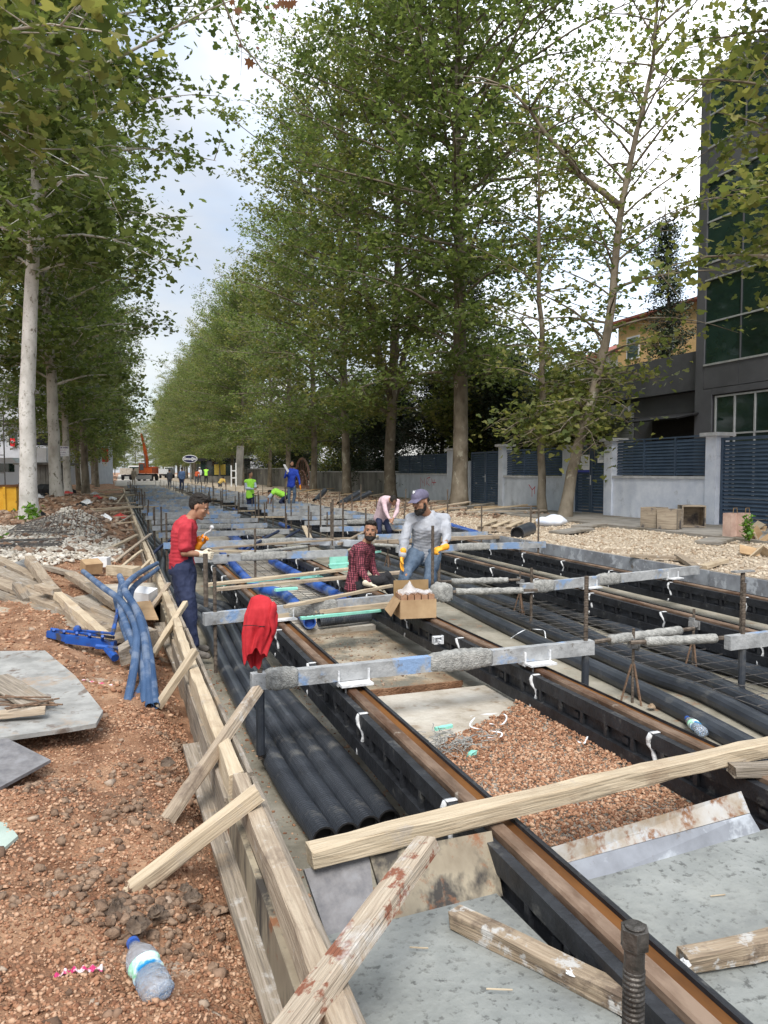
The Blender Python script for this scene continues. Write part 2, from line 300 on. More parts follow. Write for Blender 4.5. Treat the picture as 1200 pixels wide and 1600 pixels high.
M_cope = mat('coping concrete', (.38,.39,.40), (.52,.53,.54), scale=5, rough=.9, bump=.3)
M_oldwall = mat('stained old concrete wall', (.10,.10,.09), (.26,.25,.23), (.18,.175,.16), scale=1.4, detail=9, rough=.95, bump=.5, st=(1,1,.5), bscale=20)
M_graf = mat('red spray paint', (.38,.03,.05), (.48,.06,.08), rough=.7)
M_bark = mat('pale plane bark', (.30,.28,.24), (.56,.54,.49), (.46,.44,.39), scale=2.2, st=(1,1,.6), detail=8, rough=.9, bump=.5, bscale=12, blot=(.15,.14,.10), blot_s=7, blot_lo=.57, blot_hi=.63, rnd=.1)
M_barkw = mat('whitish speckled bark', (.44,.43,.40), (.72,.71,.68), (.60,.59,.56), scale=3, st=(1,1,.6), detail=8, rough=.9, bump=.4, bscale=14, blot=(.20,.18,.14), blot_s=6.5, blot_lo=.60, blot_hi=.66, blot2=(.34,.33,.28), blot2_s=14, b2_lo=.58, b2_hi=.63)
M_barkd = mat('brown plane bark', (.11,.09,.065), (.27,.235,.185), (.19,.16,.12), scale=2.2, st=(1,1,.6), detail=8, rough=.92, bump=.7, bscale=12, blot=(.33,.31,.25), blot_s=3, blot_lo=.60, blot_hi=.65, rnd=.15)
M_leaf = mat('plane leaves', (.06,.092,.03), (.215,.26,.09), (.128,.17,.055), scale=.55, detail=3, rough=.5, uvr=.45, lo=.22, hi=.74, transl=.5, tb=1.45, rnd=.12, spec=.35)
M_leaf2 = mat('yellowing plane leaves', (.07,.10,.03), (.27,.26,.09), (.15,.175,.055), scale=.6, detail=3, rough=.5, uvr=.5, lo=.22, hi=.74, transl=.5, tb=1.4, rnd=.1, spec=.35)
M_leafb = mat('brown dry leaves', (.15,.06,.02), (.30,.13,.05), scale=2, rough=.7, transl=.3, uvr=.6)
M_leafd = mat('dark evergreen leaves', (.016,.030,.018), (.065,.09,.05), (.034,.054,.030), scale=.7, detail=4, rough=.6, uvr=.4, lo=.2, hi=.75, transl=.12)
M_leafy = mat('fresh green leaves', (.08,.20,.02), (.20,.36,.05), scale=3, rough=.5, transl=.4, uvr=.6)
# ================================================================ SETTING
def grid_mesh(name, xs, ys, hf, m, label=None, smooth=True):
    X, Y = np.meshgrid(xs, ys); Z = hf(X, Y)
    V = np.stack([X, Y, Z], -1).reshape(-1, 3); nx, ny = len(xs), len(ys)
    i = np.arange(ny-1)[:, None]*nx+np.arange(nx-1)[None, :]; i = i.ravel()
    F = np.stack([i, i+1, i+nx+1, i+nx], -1)
    o = link(name, np_mesh(name, V, F, smooth=smooth), m); tag(o, None, None, None, 'structure'); return o
def xform(y): return .385-.004*np.clip(y, 0, 40)          # outer face of the left form
def h_left(x, y):
    x = np.asarray(x, float); y = np.asarray(y, float)
    xf = xform(y)
    h = .45 + .13*sstep(0, 1.4, xf-x) + .10*sstep(4, 9, y)*(1-sstep(-3, .3, x))
    h = h - .17*np.exp(-((xf-x)/.16)**2)*(1-.5*sstep(8, 20, y))
    h = h + .50*np.exp(-((x+.85)/.75)**2-((y-17.6)/1.4)**2) + .36*np.exp(-((x+2.0)/1.6)**2-((y-30)/3)**2)
    h = h + .02*np.exp(-((x+.35)/.5)**2-((y-5.2)/.8)**2) - .05*np.exp(-((x+.7)/.6)**2-((y-4.6)/.9)**2)
    h = h - .07*np.exp(-((x-.12)/.22)**2-((y-2.2)/.25)**2)
    near = np.exp(-y/12)
    h = h + (fbm(x*1.6, y*1.6, 4, 1)-.47)*.16 + (fbm(x*9, y*9, 4, 5)-.47)*.06*(near+.3)
    return h
def nonu(a, b, n, p=2.0):        # spacing dense near a
    t = np.linspace(0, 1, n); return a+(b-a)*t**p
xl = np.concatenate([-nonu(.0, 60, 90, 3)[::-1][:-1]+(-1.6), np.linspace(-1.6, .42, 70)])
def bank_h(X, Y):
    return h_left(np.minimum(X, xform(Y)), Y)
# the bank follows the form line
ysl = np.concatenate([np.linspace(-3, .8, 10)[:-1], np.linspace(.8, 8, 200)[:-1], nonu(8, 400, 160, 2.2)])
grid_mesh('dirt_bank', xl, ysl, bank_h, M_dirt)
def h_right(x, y):
    x = np.asarray(x, float); y = np.asarray(y, float)
    h = .535 + (fbm(x*1.1, y*1.1, 4, 11)-.47)*.16*sstep(7.4, 8.2, x)*(1-sstep(10.6, 11.2, x)*(1-sstep(20, 24, y)))
    h = h + .10*np.exp(-((x-9)/1.2)**2)*sstep(18, 24, y)
    return h
xr = np.concatenate([np.linspace(7.26, 14, 90), 14+nonu(0, 90, 20, 2)[1:]])
grid_mesh('gravel_verge', xr, np.concatenate([np.linspace(-3, 30, 260), nonu(30, 400, 60, 2)[1:]]), h_right, M_wgrav)
def struct(name, mb, m): return tag(mb.obj(name, m), None, None, None, 'structure')
mb = MB(); mb.bb((11.1, -3, .2), (13.7, 23, .575)); mb.bb((10.98, -3, .2), (11.1, 23, .60)); struct('pavement', mb, M_pave)
mb = MB(); mb.bb((-3, -6, -.4), (9, 76, -.15)); struct('trench_subgrade', mb, M_mud)
mb = MB()
mb.bb((.36, -3, -.14), (1.5, 76, .0)); mb.bb((2.62, -3, -.14), (5.2, 76, .10)); mb.bb((5.2, -3, -.14), (7.24, 76, .12))
struct('trench_floor', mb, M_floor)
mb = MB(); mb.bb((1.5, 2.2, -.14), (2.62, 5.0, .22)); struct('lean_concrete_slab', mb, M_concl)
mb = MB(); mb.bb((1.5, 5.45, -.14), (2.62, 7.6, .12)); struct('muddy_pit_floor', mb, M_mud)
mb = MB(); mb.bb((1.47, 5.43, -.149), (2.63, 5.449, .135)); struct('pit_face', mb, M_dirt)
mb = MB(); mb.bb((1.5, 7.6, -.14), (2.62, 76, .17)); struct('track_bed', mb, M_concl)
mb = MB(); V_ = [(.50, 2.36), (1.235, 2.36), (1.235, 1.25), (.50, 1.25), (.50, -1.5), (1.235, -1.5)]; Z_ = [.350, .350, .412, .412, .412, .412]; mb.add([(a, b, c) for (a, b), c in zip(V_, Z_)]+[(a, b, -.1) for a, b in V_], [(0, 3, 2, 1), (3, 4, 5, 2), (0, 1, 7, 6), (1, 2, 8, 7), (2, 5, 11, 8), (0, 6, 9, 3), (3, 9, 10, 4), (4, 10, 11, 5)]); mb.bb((1.50, -1.5, -.1), (2.585, 2.30, .36)); mb.bb((2.86, -1.5, -.1), (4.2, 2.1, .36)); struct('concrete_slab', mb, M_conc)
mb = MB(); mb.bb((-2.2, 76, .1), (11.5, 420, .52)); struct('road', mb, M_road)
mb = MB(); mb.bb((-1500, -400, -1.2), (1500, 2400, -.42)); struct('ground', mb, M_dirt)
M_clod = mat('dark clod earth', (.13,.08,.052), (.33,.23,.16), scale=12, rough=1, bump=.8, bscale=60)
# ---- stones
t_ = (1+5**.5)/2
ICO_V = np.array([(-1,t_,0),(1,t_,0),(-1,-t_,0),(1,-t_,0),(0,-1,t_),(0,1,t_),(0,-1,-t_),(0,1,-t_),(t_,0,-1),(t_,0,1),(-t_,0,-1),(-t_,0,1)])/math.hypot(1, t_)
ICO_F = np.array([(0,11,5),(0,5,1),(0,1,7),(0,7,10),(0,10,11),(1,5,9),(5,11,4),(11,10,2),(10,7,6),(7,1,8),(3,9,4),(3,4,2),(3,2,6),(3,6,8),(3,8,9),(4,9,5),(2,4,11),(6,2,10),(8,6,7),(9,8,1)])
def stones(name, pos, size, m, seed=0, label=None, sink=.3, kind='stuff', flat=.7):
    rg = np.random.default_rng(seed); n = len(pos)
    q = rg.normal(size=(n, 4)); q /= np.linalg.norm(q, axis=1)[:, None]; a, b, c, d = q.T
    Rm = np.stack([1-2*(c*c+d*d), 2*(b*c-a*d), 2*(b*d+a*c), 2*(b*c+a*d), 1-2*(b*b+d*d), 2*(c*d-a*b), 2*(b*d-a*c), 2*(c*d+a*b), 1-2*(b*b+c*c)], -1).reshape(n, 3, 3)
    V = ICO_V[None]*(1+np.clip(rg.normal(0, .26, (n, 12, 1)), -.5, .5))*rg.uniform(.5, 1.3, (n, 1, 3))
    V = np.einsum('nij,nkj->nki', Rm, V)*size[:, None, None]
    V[:, :, 2] *= flat
    V = V+pos[:, None, :]; V[:, :, 2] += (size*(.5-sink))[:, None]
    F = ICO_F[None]+(np.arange(n)*12)[:, None, None]
    uv = np.repeat(rg.random((n, 2)), 20, axis=0)
    o = link(name, np_mesh(name, V.reshape(-1, 3), F.reshape(-1, 3), uv), m)
    if kind: tag(o, None, None, None, kind)
    return o
rg = np.random.default_rng(3)
def near_pts(n, x0, x1, y0, y1, p=1.6):
    y = y0+(y1-y0)*rg.random(n)**p; x = rg.uniform(x0, x1, n); return x, y
# left bank: crushed stone, denser near
x, y = near_pts(85000, -1.25, .40, 1.0, 4.6, 1.3); k = x < xform(y)-.015; x, y = x[k], y[k]
dens = fbm(x*3, y*3, 3, 9); k = rg.random(len(x)) < np.clip(.5+(dens-.33)*3, .35, 1); x, y = x[k], y[k]
stones('crushed_stone_cover', np.stack([x, y, bank_h(x, y)], -1), .0026+.0068*rg.random(len(x))**2.6, M_stone, 5)
x, y = near_pts(16000, -2.5, .42, 4.3, 12, 1.2); k = x < xform(y)-.02; x, y = x[k], y[k]
stones('rubble_cover', np.stack([x, y, bank_h(x, y)], -1), .005+.016*rg.random(len(x))**3, M_stone, 6)
x, y = near_pts(12000, -6, .2, 12, 45, 1.1)
stones('far_rubble_cover', np.stack([x, y, bank_h(x, y)], -1), .015+.09*rg.random(len(x))**4, M_stonem, 7)
x, y = near_pts(420, -1.2, .36, 1.2, 6.5, 1.2)
stones('scattered_clods', np.stack([x, y, bank_h(x, y)], -1), .009+.020*rg.random(len(x))**3, M_stonem, 8, sink=.35)
for k_, (px, py, sp, n) in enumerate(((225, 1425, .08, 240), (110, 1400, .09, 140), (290, 1385, .07, 120), (255, 1200, .09, 160), (285, 1130, .07, 120), (180, 1290, .12, 160), (60, 1250, .1, 120))):
    c_ = G(px, py, .45); x = rg.normal(c_.x, sp*1.3, n); y = rg.normal(c_.y, sp, n); k = x < xform(y)-.02; x, y = x[k], y[k]
    stones('dark_earth_clods', np.stack([x, y, bank_h(x, y)], -1), .004+.020*rg.random(len(x))**2.2, M_clod, 40+k_, sink=.2)
# white gravel patch on the bank
n = 14000; x = rg.uniform(-3.6, .05, n); y = rg.uniform(10.2, 17.6, n)
k = (((x+1.5)/1.7)**2+((y-14)/3.5)**2 < .75+.5*fbm(x*2, y*2, 3, 4)); x, y = x[k], y[k]
stones('pale_gravel_patch', np.stack([x, y, bank_h(x, y)+.02], -1), .015+.03*rg.random(len(x))**2, M_stoneg, 9)
# right verge
n = 26000; x = rg.uniform(7.3, 11.0, n); y = 4.5+18*rg.random(n)**1.2
k = rg.random(n) < .35+1.2*np.clip(fbm(x*.9, y*.9, 3, 31)-.3, 0, 1); x, y = x[k], y[k]
stones('verge_gravel', np.stack([x, y, h_right(x, y)], -1), .012+.026*rg.random(len(x))**2, M_stonew, 10)
n = 6000; x = rg.uniform(7.4, 12.6, n); y = rg.uniform(19, 45, n)
stones('verge_rubble', np.stack([x, y, h_right(x, y)], -1), .02+.07*rg.random(len(x))**4, M_stonem, 11)
# red gravel between the rails
n = 20000; x = rg.uniform(1.47, 2.61, n); y = rg.uniform(2.32, 4.75, n)
k = y < 3.75+.75*(x-1.5)+.4*(fbm(x*4, y*4, 3, 2)-.5) ; x, y = x[k], y[k]
hz = .235+.05*fbm(x*3, y*3, 3, 6)-.01
stones('red_gravel_bed', np.stack([x, y, hz], -1), .0045+.0078*rg.random(len(x))**1.6, M_stone, 12, sink=.1)
n = 1500; x = rg.uniform(2.9, 3.5, n); y = rg.uniform(2.4, 4.6, n)
stones('duct_side_gravel', np.stack([x, y, np.full(n, .10)], -1), .006+.014*rg.random(n)**2, M_stone, 13)
n = 700; x = rg.uniform(1.5, 2.6, n); y = rg.uniform(5.5, 7.5, n)
stones('pit_crumbs', np.stack([x, y, np.full(n, .12)], -1), .003+.014*rg.random(n)**3, M_stonem, 17)
n = 1600; x = rg.uniform(.55, 1.5, n); y = rg.uniform(2.5, 7, n)
stones('trench_crumbs', np.stack([x, y, np.full(n, .0)], -1), .004+.01*rg.random(n)**2, M_stone, 14)
# ================================================================ RAILS
Y0, Y1 = -.6, 75.0
def extr(mb, prof, y0, y1):
    n = len(prof); V = [(x, y0, z) for x, z in prof]+[(x, y1, z) for x, z in prof]
    mb.add(V, [tuple(range(n)), tuple(range(2*n-1, n-1, -1))]+[((i+1) % n, i, n+i, n+(i+1) % n) for i in range(n)]); return mb
def casing(side):
    XI, XO = (.0585, .112) if side < 0 else (.068, .092)      # black chamber with pockets; side -1 left, +1 right
    mb = MB(); s = side; xi, xo = XI, XO
    for a, b, x_, in ((.400, .478, xo), (.245, .325, xo+.012)):
        extr(mb, [(s*xi, a), (s*x_, a), (s*x_, b), (s*(xi+.01), b)][::(1 if s < 0 else -1)], Y0, Y1)
    extr(mb, [(s*xi, .325), (s*(xo-.02), .325), (s*(xo-.02), .400), (s*xi, .400)][::(1 if s < 0 else -1)], Y0, Y1)
    y = Y0+.1
    while y < 45:
        mb.bb((s*(xo-.021), y, .322), (s*(xo+.002), y+.028, .403)); y += .235
    y = Y0+1.0
    while y < 45:       # bolted stubs
        mb.bb((s*(xo-.021), y+.10, .345), (s*(xo-.008), y+.15, .38)); y += .47
    return mb.mesh('side_casing')
CAS = {-1: casing(-1), 1: casing(1)}
mb = MB(); extr(mb, [(-.058, .30), (.002, .30), (.002, .492), (-.006, .502), (-.050, .502), (-.058, .494)], Y0, Y1); HEAD = mb.mesh('rail_head')
mb = MB(); extr(mb, [(.0025, .30), (.0515, .30), (.0515, .482), (.0025, .474)], Y0, Y1); GROOVE = mb.mesh('groove')
mb = MB(); extr(mb, [(.052, .30), (.0675, .30), (.0675, .492), (.052, .497)], Y0, Y1); LIP = mb.mesh('guard_lip')
random.seed(5)
def seal_mesh(s, seed):
    random.seed(seed); mb = MB(); xo = .114*s
    pts = []
    for i in range(9):
        t = i/8; pts.append((xo + s*(.002 if t < .35 or t > .75 else -.016), .02*math.sin(t*7+seed)+random.uniform(-.006, .006), .475-.23*t))
    mb.tube(pts, [random.uniform(.008, .016) for _ in pts], 6)
    mb.bb((s*.064, -.012, .479), (s*.114, .014, .484))
    return mb.mesh('joint_sealant', True)
SEAL = {(s, k): seal_mesh(s, k) for s in (-1, 1) for k in range(3)}
RX = [1.37, 2.72, 5.10, 6.52]
RL = ['leftmost rusty grooved rail in black rubber casing, beside the four black ducts',
      'second rusty grooved rail from the left, right of the red gravel bed',
      'third grooved rail from the left, beyond the wide bundle of black ducts',
      'rightmost grooved rail in black casing, next to the blue grey form board']
for i, rx in enumerate(RX):
    t = thing('grooved_rail', RL[i], 'rail', (rx, 0, 0), group='grooved tram rails in black casings')
    link('side_casing', CAS[-1], M_black, t); link('side_casing', CAS[1], M_black, t)
    link('rail_head', HEAD, M_rust, t); link('groove', GROOVE, M_groove, t); link('guard_lip', LIP, M_black, t)
    y = 2.75+i*.37; k = 0
    while y < 24:
        s = -1 if i != 4 else 1
        link('joint_sealant', SEAL[(s, k % 3)], M_foam, t, loc=(0, y, 0))
        k += 1; y += 1.18
# ================================================================ TIMBER HELPER
def timber_mesh(L, w, h, seed, ends=True, nseg=10):
    rg = random.Random(seed); ch = min(w, h)*.09; V = []; F = []
    prof = [(-w/2+ch, -h/2), (w/2-ch, -h/2), (w/2, -h/2+ch), (w/2, h/2-ch), (w/2-ch, h/2), (-w/2+ch, h/2), (-w/2, h/2-ch), (-w/2, -h/2+ch)]
    bx, bz = rg.uniform(-1, 1)*min(L, 3)*.004, rg.uniform(-1, 1)*min(L, 3)*.003
    for i in range(nseg+1):
        t = i/nseg; x = -L/2+L*t; dy = bx*math.sin(PI*t); dz = bz*math.sin(PI*t)
        for j, (a, b) in enumerate(prof):
            q = ch*.8
            V.append((x+(rg.uniform(-1, 1)*min(w, h)*.12 if i in (0, nseg) else 0), a+dy+rg.uniform(-q, q), b+dz+rg.uniform(-q, q)))
    n = 8
    for i in range(nseg):
        for k in range(n): k2 = (k+1) % n; F.append((i*n+k, (i+1)*n+k, (i+1)*n+k2, i*n+k2))
    F += [tuple(range(n)), tuple(range((nseg+1)*n-1, nseg*n-1, -1))]
    me = bpy.data.meshes.new('timber'); me.from_pydata(V, [], F); me.update(); return me
_ts = [0]
def timber(name, p0, p1, w, h, m, label=None, cat='timber', group=None, parent=None, roll=0, tagit=True):
    p0, p1 = Vector(p0), Vector(p1); _ts[0] += 1
    d = (p1-p0); L = d.length; X = d.normalized(); Yv = Vector((0, 0, 1)).cross(X)
    Yv = Yv.normalized() if Yv.length > 1e-4 else Vector((0, 1, 0)); Zv = X.cross(Yv)
    M = Matrix((X, Yv, Zv)).transposed().to_4x4() @ Matrix.Rotation(roll, 4, 'X'); M.translation = (p0+p1)/2
    o = link(name, timber_mesh(L, w, h, _ts[0], nseg=max(4, min(24, int(L/.15)))), m, parent); o.matrix_world = M
    if tagit and parent is None: tag(o, label, cat, group)
    return o
# ================================================================ TREES
LEAFO = np.array([(0,-.10),(.28,-.34),(.34,-.04),(.78,-.02),(.44,.26),(.52,.66),(.20,.50),(0,1.0),(-.20,.50),(-.52,.66),(-.44,.26),(-.78,-.02),(-.34,-.04),(-.28,-.34)])
LEAFS = np.array([(0,-.1),(.35,-.28),(.75,.05),(.38,.25),(.42,.62),(0,1.0),(-.42,.62),(-.38,.25),(-.75,.05),(-.35,-.28)])
LEAFQ = np.array([(0,-.3),(.42,.25),(0,1.0),(-.42,.25)])
def leaves_mesh(name, pos, size, seed, shape=LEAFS, upb=.55, droop=.0):
    rg = np.random.default_rng(seed); n = len(pos); k = len(shape)
    nn = rg.normal(size=(n, 3)); nn /= np.linalg.norm(nn, axis=1)[:, None]; nn[:, 2] = np.abs(nn[:, 2]); nn += np.array([0, 0, upb]); nn /= np.linalg.norm(nn, axis=1)[:, None]
    a = rg.normal(size=(n, 3)); a[:, 2] -= droop; u = np.cross(nn, a); u /= np.linalg.norm(u, axis=1)[:, None]; v = np.cross(u, nn)*-1
    s = size*rg.uniform(.55, 1.2, n)
    fold = rg.uniform(-.25, .45, n)
    V = pos[:, None, :]+s[:, None, None]*(shape[None, :, 0:1]*u[:, None, :]+shape[None, :, 1:2]*v[:, None, :]+(np.abs(shape[None, :, 0:1])*fold[:, None, None])*nn[:, None, :])
    F = np.arange(n*k).reshape(n, k)
    return np_mesh(name, V.reshape(-1, 3), F, rg.random((n, 2)))
def tpath(pts, z):
    for a, b in zip(pts, pts[1:]):
        if z <= b[2]: t = (z-a[2])/max(1e-6, b[2]-a[2]); return Vector(a).lerp(Vector(b), max(0, t))
    return Vector(pts[-1])
def make_tree(name, label, cat, seed, H=23, cb=6, R=5, tr=.28, nl=60, ns=7, nlf=60, lsz=.17, bark=None, leaf=None, path=None, shape=LEAFS, spread=.30,
              fork=None, tstart=0, group=None, topcut=1.0, low=None, lowdroop=.15, prof=None, azf=None):
    rg = random.Random(seed); ng = np.random.default_rng(seed)
    t = thing(name, label, cat, group=group)
    if path is None:
        path = [(0, 0, -.3)]; x = y = 0; kx, ky = rg.uniform(-.03, .03), rg.uniform(-.03, .03)
        for i in range(1, 13):
            z = H*.97*i/12; x += kx*H/12+rg.uniform(-.08, .08); y += ky*H/12+rg.uniform(-.08, .08); path.append((x, y, z))
    pv = [Vector(p) for p in path]; Ht = path[-1][2]
    # fine trunk
    fine = []
    for a, b in zip(pv, pv[1:]):
        for q in range(3): fine.append(a.lerp(b, q/3)+Vector((rg.uniform(-.02, .02), rg.uniform(-.02, .02), 0)))
    fine.append(pv[-1])
    rad = [max(.02, tr*(1-.93*(max(0, p.z)/Ht)**1.1)+tr*.55*math.exp(-max(0, p.z)/.35)) for p in fine]
    mb = MB(); mb.tube(fine, rad, 12)
    me = mb.mesh('trunk', True); link('trunk', me, bark or M_bark, t)
    lb = MB(); LP = []
    if fork:
        for fz, az, ln, el in fork:
            p0 = tpath(path, fz); pts = [p0]
            d = Vector((math.cos(az)*math.cos(el), math.sin(az)*math.cos(el), math.sin(el)))
            for i in range(1, 7): pts.append(pts[-1]+d*ln/6+Vector((rg.uniform(-.1, .1), rg.uniform(-.1, .1), rg.uniform(-.05, .1)))); d = (d+Vector((0, 0, .10))).normalized()
            lb.tube(pts, [tr*.55*(1-.8*i/6)+.015 for i in range(7)], 8)
            for q in pts[2:]:
                for _ in range(4):
                    a2 = rg.uniform(0, 2*PI); e = q+Vector((math.cos(a2), math.sin(a2), .3))*rg.uniform(.8, 1.8); LP.append((q, e))
                    lb.tube([q, q.lerp(e, .5)+Vector((0, 0, .1)), e], [.03, .02, .008], 4)
    for i in range(nl+(low[2] if low else 0)):
        u = (i+.5)/nl; z0 = cb-1.2+(Ht-cb)*u*.98; az = i*2.399+rg.uniform(-.5, .5)
        if azf: az = azf(u, az, rg)
        pr = R*(min(1, .62+1.6*u)*min(1, (1-u)*4.6+.45) if prof is None else prof(u)); ln = pr*rg.uniform(.55, 1.15)
        el = .34+.42*u+rg.uniform(-.25, .25)
        if i >= nl: z0 = rg.uniform(low[0], low[1]); ln = low[3]*rg.uniform(.6, 1.1); el = rg.uniform(-.1, .45); az = rg.uniform(0, 2*PI); u = .1
        p0 = tpath(path, z0); d = Vector((math.cos(az)*math.cos(el), math.sin(az)*math.cos(el), math.sin(el))); pts = [p0]
        for q in range(5):
            pts.append(pts[-1]+d*ln/5+Vector((rg.uniform(-.06, .06), rg.uniform(-.06, .06), rg.uniform(-.06, .06)))*ln*.3); d = (d+Vector((0, 0, -lowdroop if u < .25 else -.06))).normalized()
        r0 = .012+.0085*ln*(1.2-u*.5)
        lb.tube(pts, [r0*(1-.85*q/5) for q in range(6)], 5, caps=False)
        for j in range(ns):
            f = .12+.88*(j+rg.random())/ns; k = min(4, int(f*5)); s0 = pts[k].lerp(pts[k+1], f*5-k)
            a2 = rg.uniform(0, 2*PI); tl = rg.uniform(.35, .9)*(.6+.12*R)
            dd = (d*.7+Vector((math.cos(a2), math.sin(a2), rg.uniform(-.4, .6)))).normalized(); e = s0+dd*tl
            LP.append((s0, e)); lb.tube([s0, e], [.010+r0*.15, .004], 3, caps=False)
    link('branches', lb.mesh('branches', True), bark or M_bark, t)
    A = np.array([tuple(a) for a, b in LP]); B = np.array([tuple(b) for a, b in LP]); n = len(LP)*nlf
    idx = np.repeat(np.arange(len(LP)), nlf); cl = ng.uniform(.3, 1.7, len(LP)); keep = ng.random(n) < cl[idx]*.6; idx = idx[keep]; n = len(idx)
    f = ng.random((n, 1))**.7*1.08
    pos = A[idx]*(1-f)+B[idx]*f+ng.normal(0, spread, (n, 3))*np.array([1, 1, .7])
    link('foliage', leaves_mesh('foliage', pos, lsz, seed, shape), leaf or M_leaf, t)
    return t
def place(o, loc, rz=0, sc=1): o.location = loc; o.rotation_euler = (0, 0, rz); o.scale = (sc, sc, sc); return o
GR, GL = 'plane trees of the right row', 'plane trees of the left row'
# --- right row (x about 12.3)
PA = make_tree('plane_tree', 'tall straight plane tree with thick brown trunk beside the solid navy gate', 'tree', 11, H=27, cb=6.0, R=6.9, tr=.31, nl=118, ns=10, nlf=62, lsz=.14, bark=M_barkd, leaf=M_leaf, group=GR)
PB = make_tree('plane_tree', 'plane tree forking into two pale stems at the end of the louvred fence', 'tree', 22, H=28, cb=5.0, R=7.2, tr=.27, nl=104, ns=10, nlf=52, lsz=.145, bark=M_barkd, leaf=M_leaf2, fork=[(4.6, 2.2, 13, 1.32), (4.2, 5.2, 11, 1.3)], group=GR)
PC = make_tree('plane_tree', 'dark trunked plane tree before the old stained concrete wall', 'tree', 33, H=27, cb=4.6, R=6.6, tr=.25, nl=96, ns=9, nlf=50, lsz=.14, bark=M_barkd, leaf=M_leaf, group=GR)
PD = make_tree('plane_tree', 'plane tree directly right of the pink arched gate', 'tree', 44, H=26, cb=4.4, R=6.4, tr=.22, nl=86, ns=8, nlf=44, lsz=.165, bark=M_barkd, leaf=M_leaf2, group=GR)
def TR(px, X=12.3): p = GX(px, 800, X); return (X, p.y, .5)
place(PA, TR(717)); place(PB, TR(610), 1.1); place(PC, TR(542), 2.1); place(PD, TR(490), .3)
# leaning forked tree by the door
b = Vector(TR(884, 12.0)); d0 = (b-CAMP).dot(FW)
lean = [P(x_, y_, d0+k_)-b for x_, y_, k_ in ((880, 822, 0), (884, 800, 0), (893, 740, 0), (905, 690, 0), (925, 625, .1), (944, 545, .2), (958, 455, .3), (967, 350, .3), (985, 250, .2), (1002, 180, .1), (1020, 100, 0), (1026, 20, 0), (1030, -80, 0), (1040, -180, 0))]
PL = make_tree('plane_tree', 'leaning S curved plane tree with sparse crown in front of the small gate', 'tree', 55, H=20, cb=3.2, R=3.6, tr=.165, nl=58, ns=6, nlf=15, lsz=.135, bark=M_barkd, leaf=M_leaf2,
               path=[tuple(v) for v in lean], fork=[(9.0, 2.9, 4.5, .55)], group=GR, spread=.28, low=(2.6, 5.0, 20, 2.5))
PL.location = b
# near tree at the right edge: pale trunk with peeling bark and debris
PN = make_tree('plane_tree', 'nearest right hand plane tree, its trunk cut by the right picture edge', 'tree', 66, H=17, cb=6.2, R=3.6, tr=.24, nl=44, ns=7, nlf=30, lsz=.15, bark=M_barkd, leaf=M_leaf2, group=GR, spread=.3)
place(PN, (12.35, 10.75, .5), .4)
# slim second stem near the leaning tree
PS = make_tree('plane_tree', 'slim brown plane tree just left of the leaning tree', 'tree', 77, H=13.5, cb=4.8, R=2.6, tr=.13, nl=22, ns=5, nlf=16, lsz=.14, bark=M_barkd, leaf=M_leaf2, group=GR, low=(2.4, 4.2, 10, 1.6))
place(PS, (12.4, GX(848, 800, 12.4).y, .5))
srcs = [PC, PD, PA, PB]
for i, px in enumerate((450, 415, 387, 372, 362, 350, 340, 331, 323, 316, 310, 304, 299, 294, 290, 286, 282, 278, 274, 270, 266, 262, 258, 255)):
    s = srcs[i % 4]; o = copy_tree(s); place(o, (12.3+(.5*math.sin(i*2.3)), GX(px, 800, 12.3).y, .5), i*1.7, (.84+.09*math.sin(i*3.1))*(.92 if s in (PA, PB) else .98))
    o['label'] = 'plane tree of the right row, %s one past the tree by the pink arched gate' % nth(i)
# --- left row (x about -2.1)
QA = make_tree('plane_tree', 'whitish speckled plane tree nearest on the left, beside the yellow skip', 'tree', 101, H=21, cb=7.2, R=5.0, tr=.20, nl=84, ns=9, nlf=50, lsz=.14, bark=M_barkw, leaf=M_leaf, group=GL, path=[(0,0,-.3),(.03,0,1),(.05,0,3),(.16,0,5),(.3,0,7),(.42,0,9),(.5,.1,12),(.55,.1,16),(.5,0,20.5)])
place(QA, (-2.10, 19.8, .5), -.2)
QB = make_tree('plane_tree', 'plane tree carrying the small white paper sign on its trunk', 'tree', 102, H=20, cb=5.5, R=4.8, tr=.22, nl=70, ns=8, nlf=46, lsz=.16, bark=M_bark, leaf=M_leaf, group=GL)
place(QB, (-2.1, 29.2, .55), .2)
Q0 = make_tree('plane_tree', 'plane tree overhanging from the upper left edge, trunk out of frame', 'tree', 103, H=16, cb=6.8, R=3.9, tr=.20, nl=52, ns=8, nlf=36, lsz=.145, bark=M_bark, leaf=M_leaf2, group=GL)
place(Q0, (-2.45, 10.4, .5), .9)
for i in range(22):
    s = (QB, PC, PD)[i % 3]; o = copy_tree(s); place(o, (-2.15+.45*math.sin(i*1.9), 36.3+i*(7.1 if i < 12 else 9), .5), i*2.1+.5, .78+.08*math.sin(i*2.7))
    o['label'] = 'plane tree of the left row, %s one behind the tree with the paper sign' % nth(i); o['group'] = GL
# trees behind the left row
for i, (x_, y_) in enumerate(((-9.5, 34), (-10, 45), (-8.2, 24), (-9, 56), (-12, 75))):
    o = copy_tree((PD, PC)[i % 2]); place(o, (x_, y_, .5), i*1.3, .85)
    o['label'] = 'plane tree standing back behind the left row, %s in depth' % nth(i); o['group'] = 'trees behind the left row'
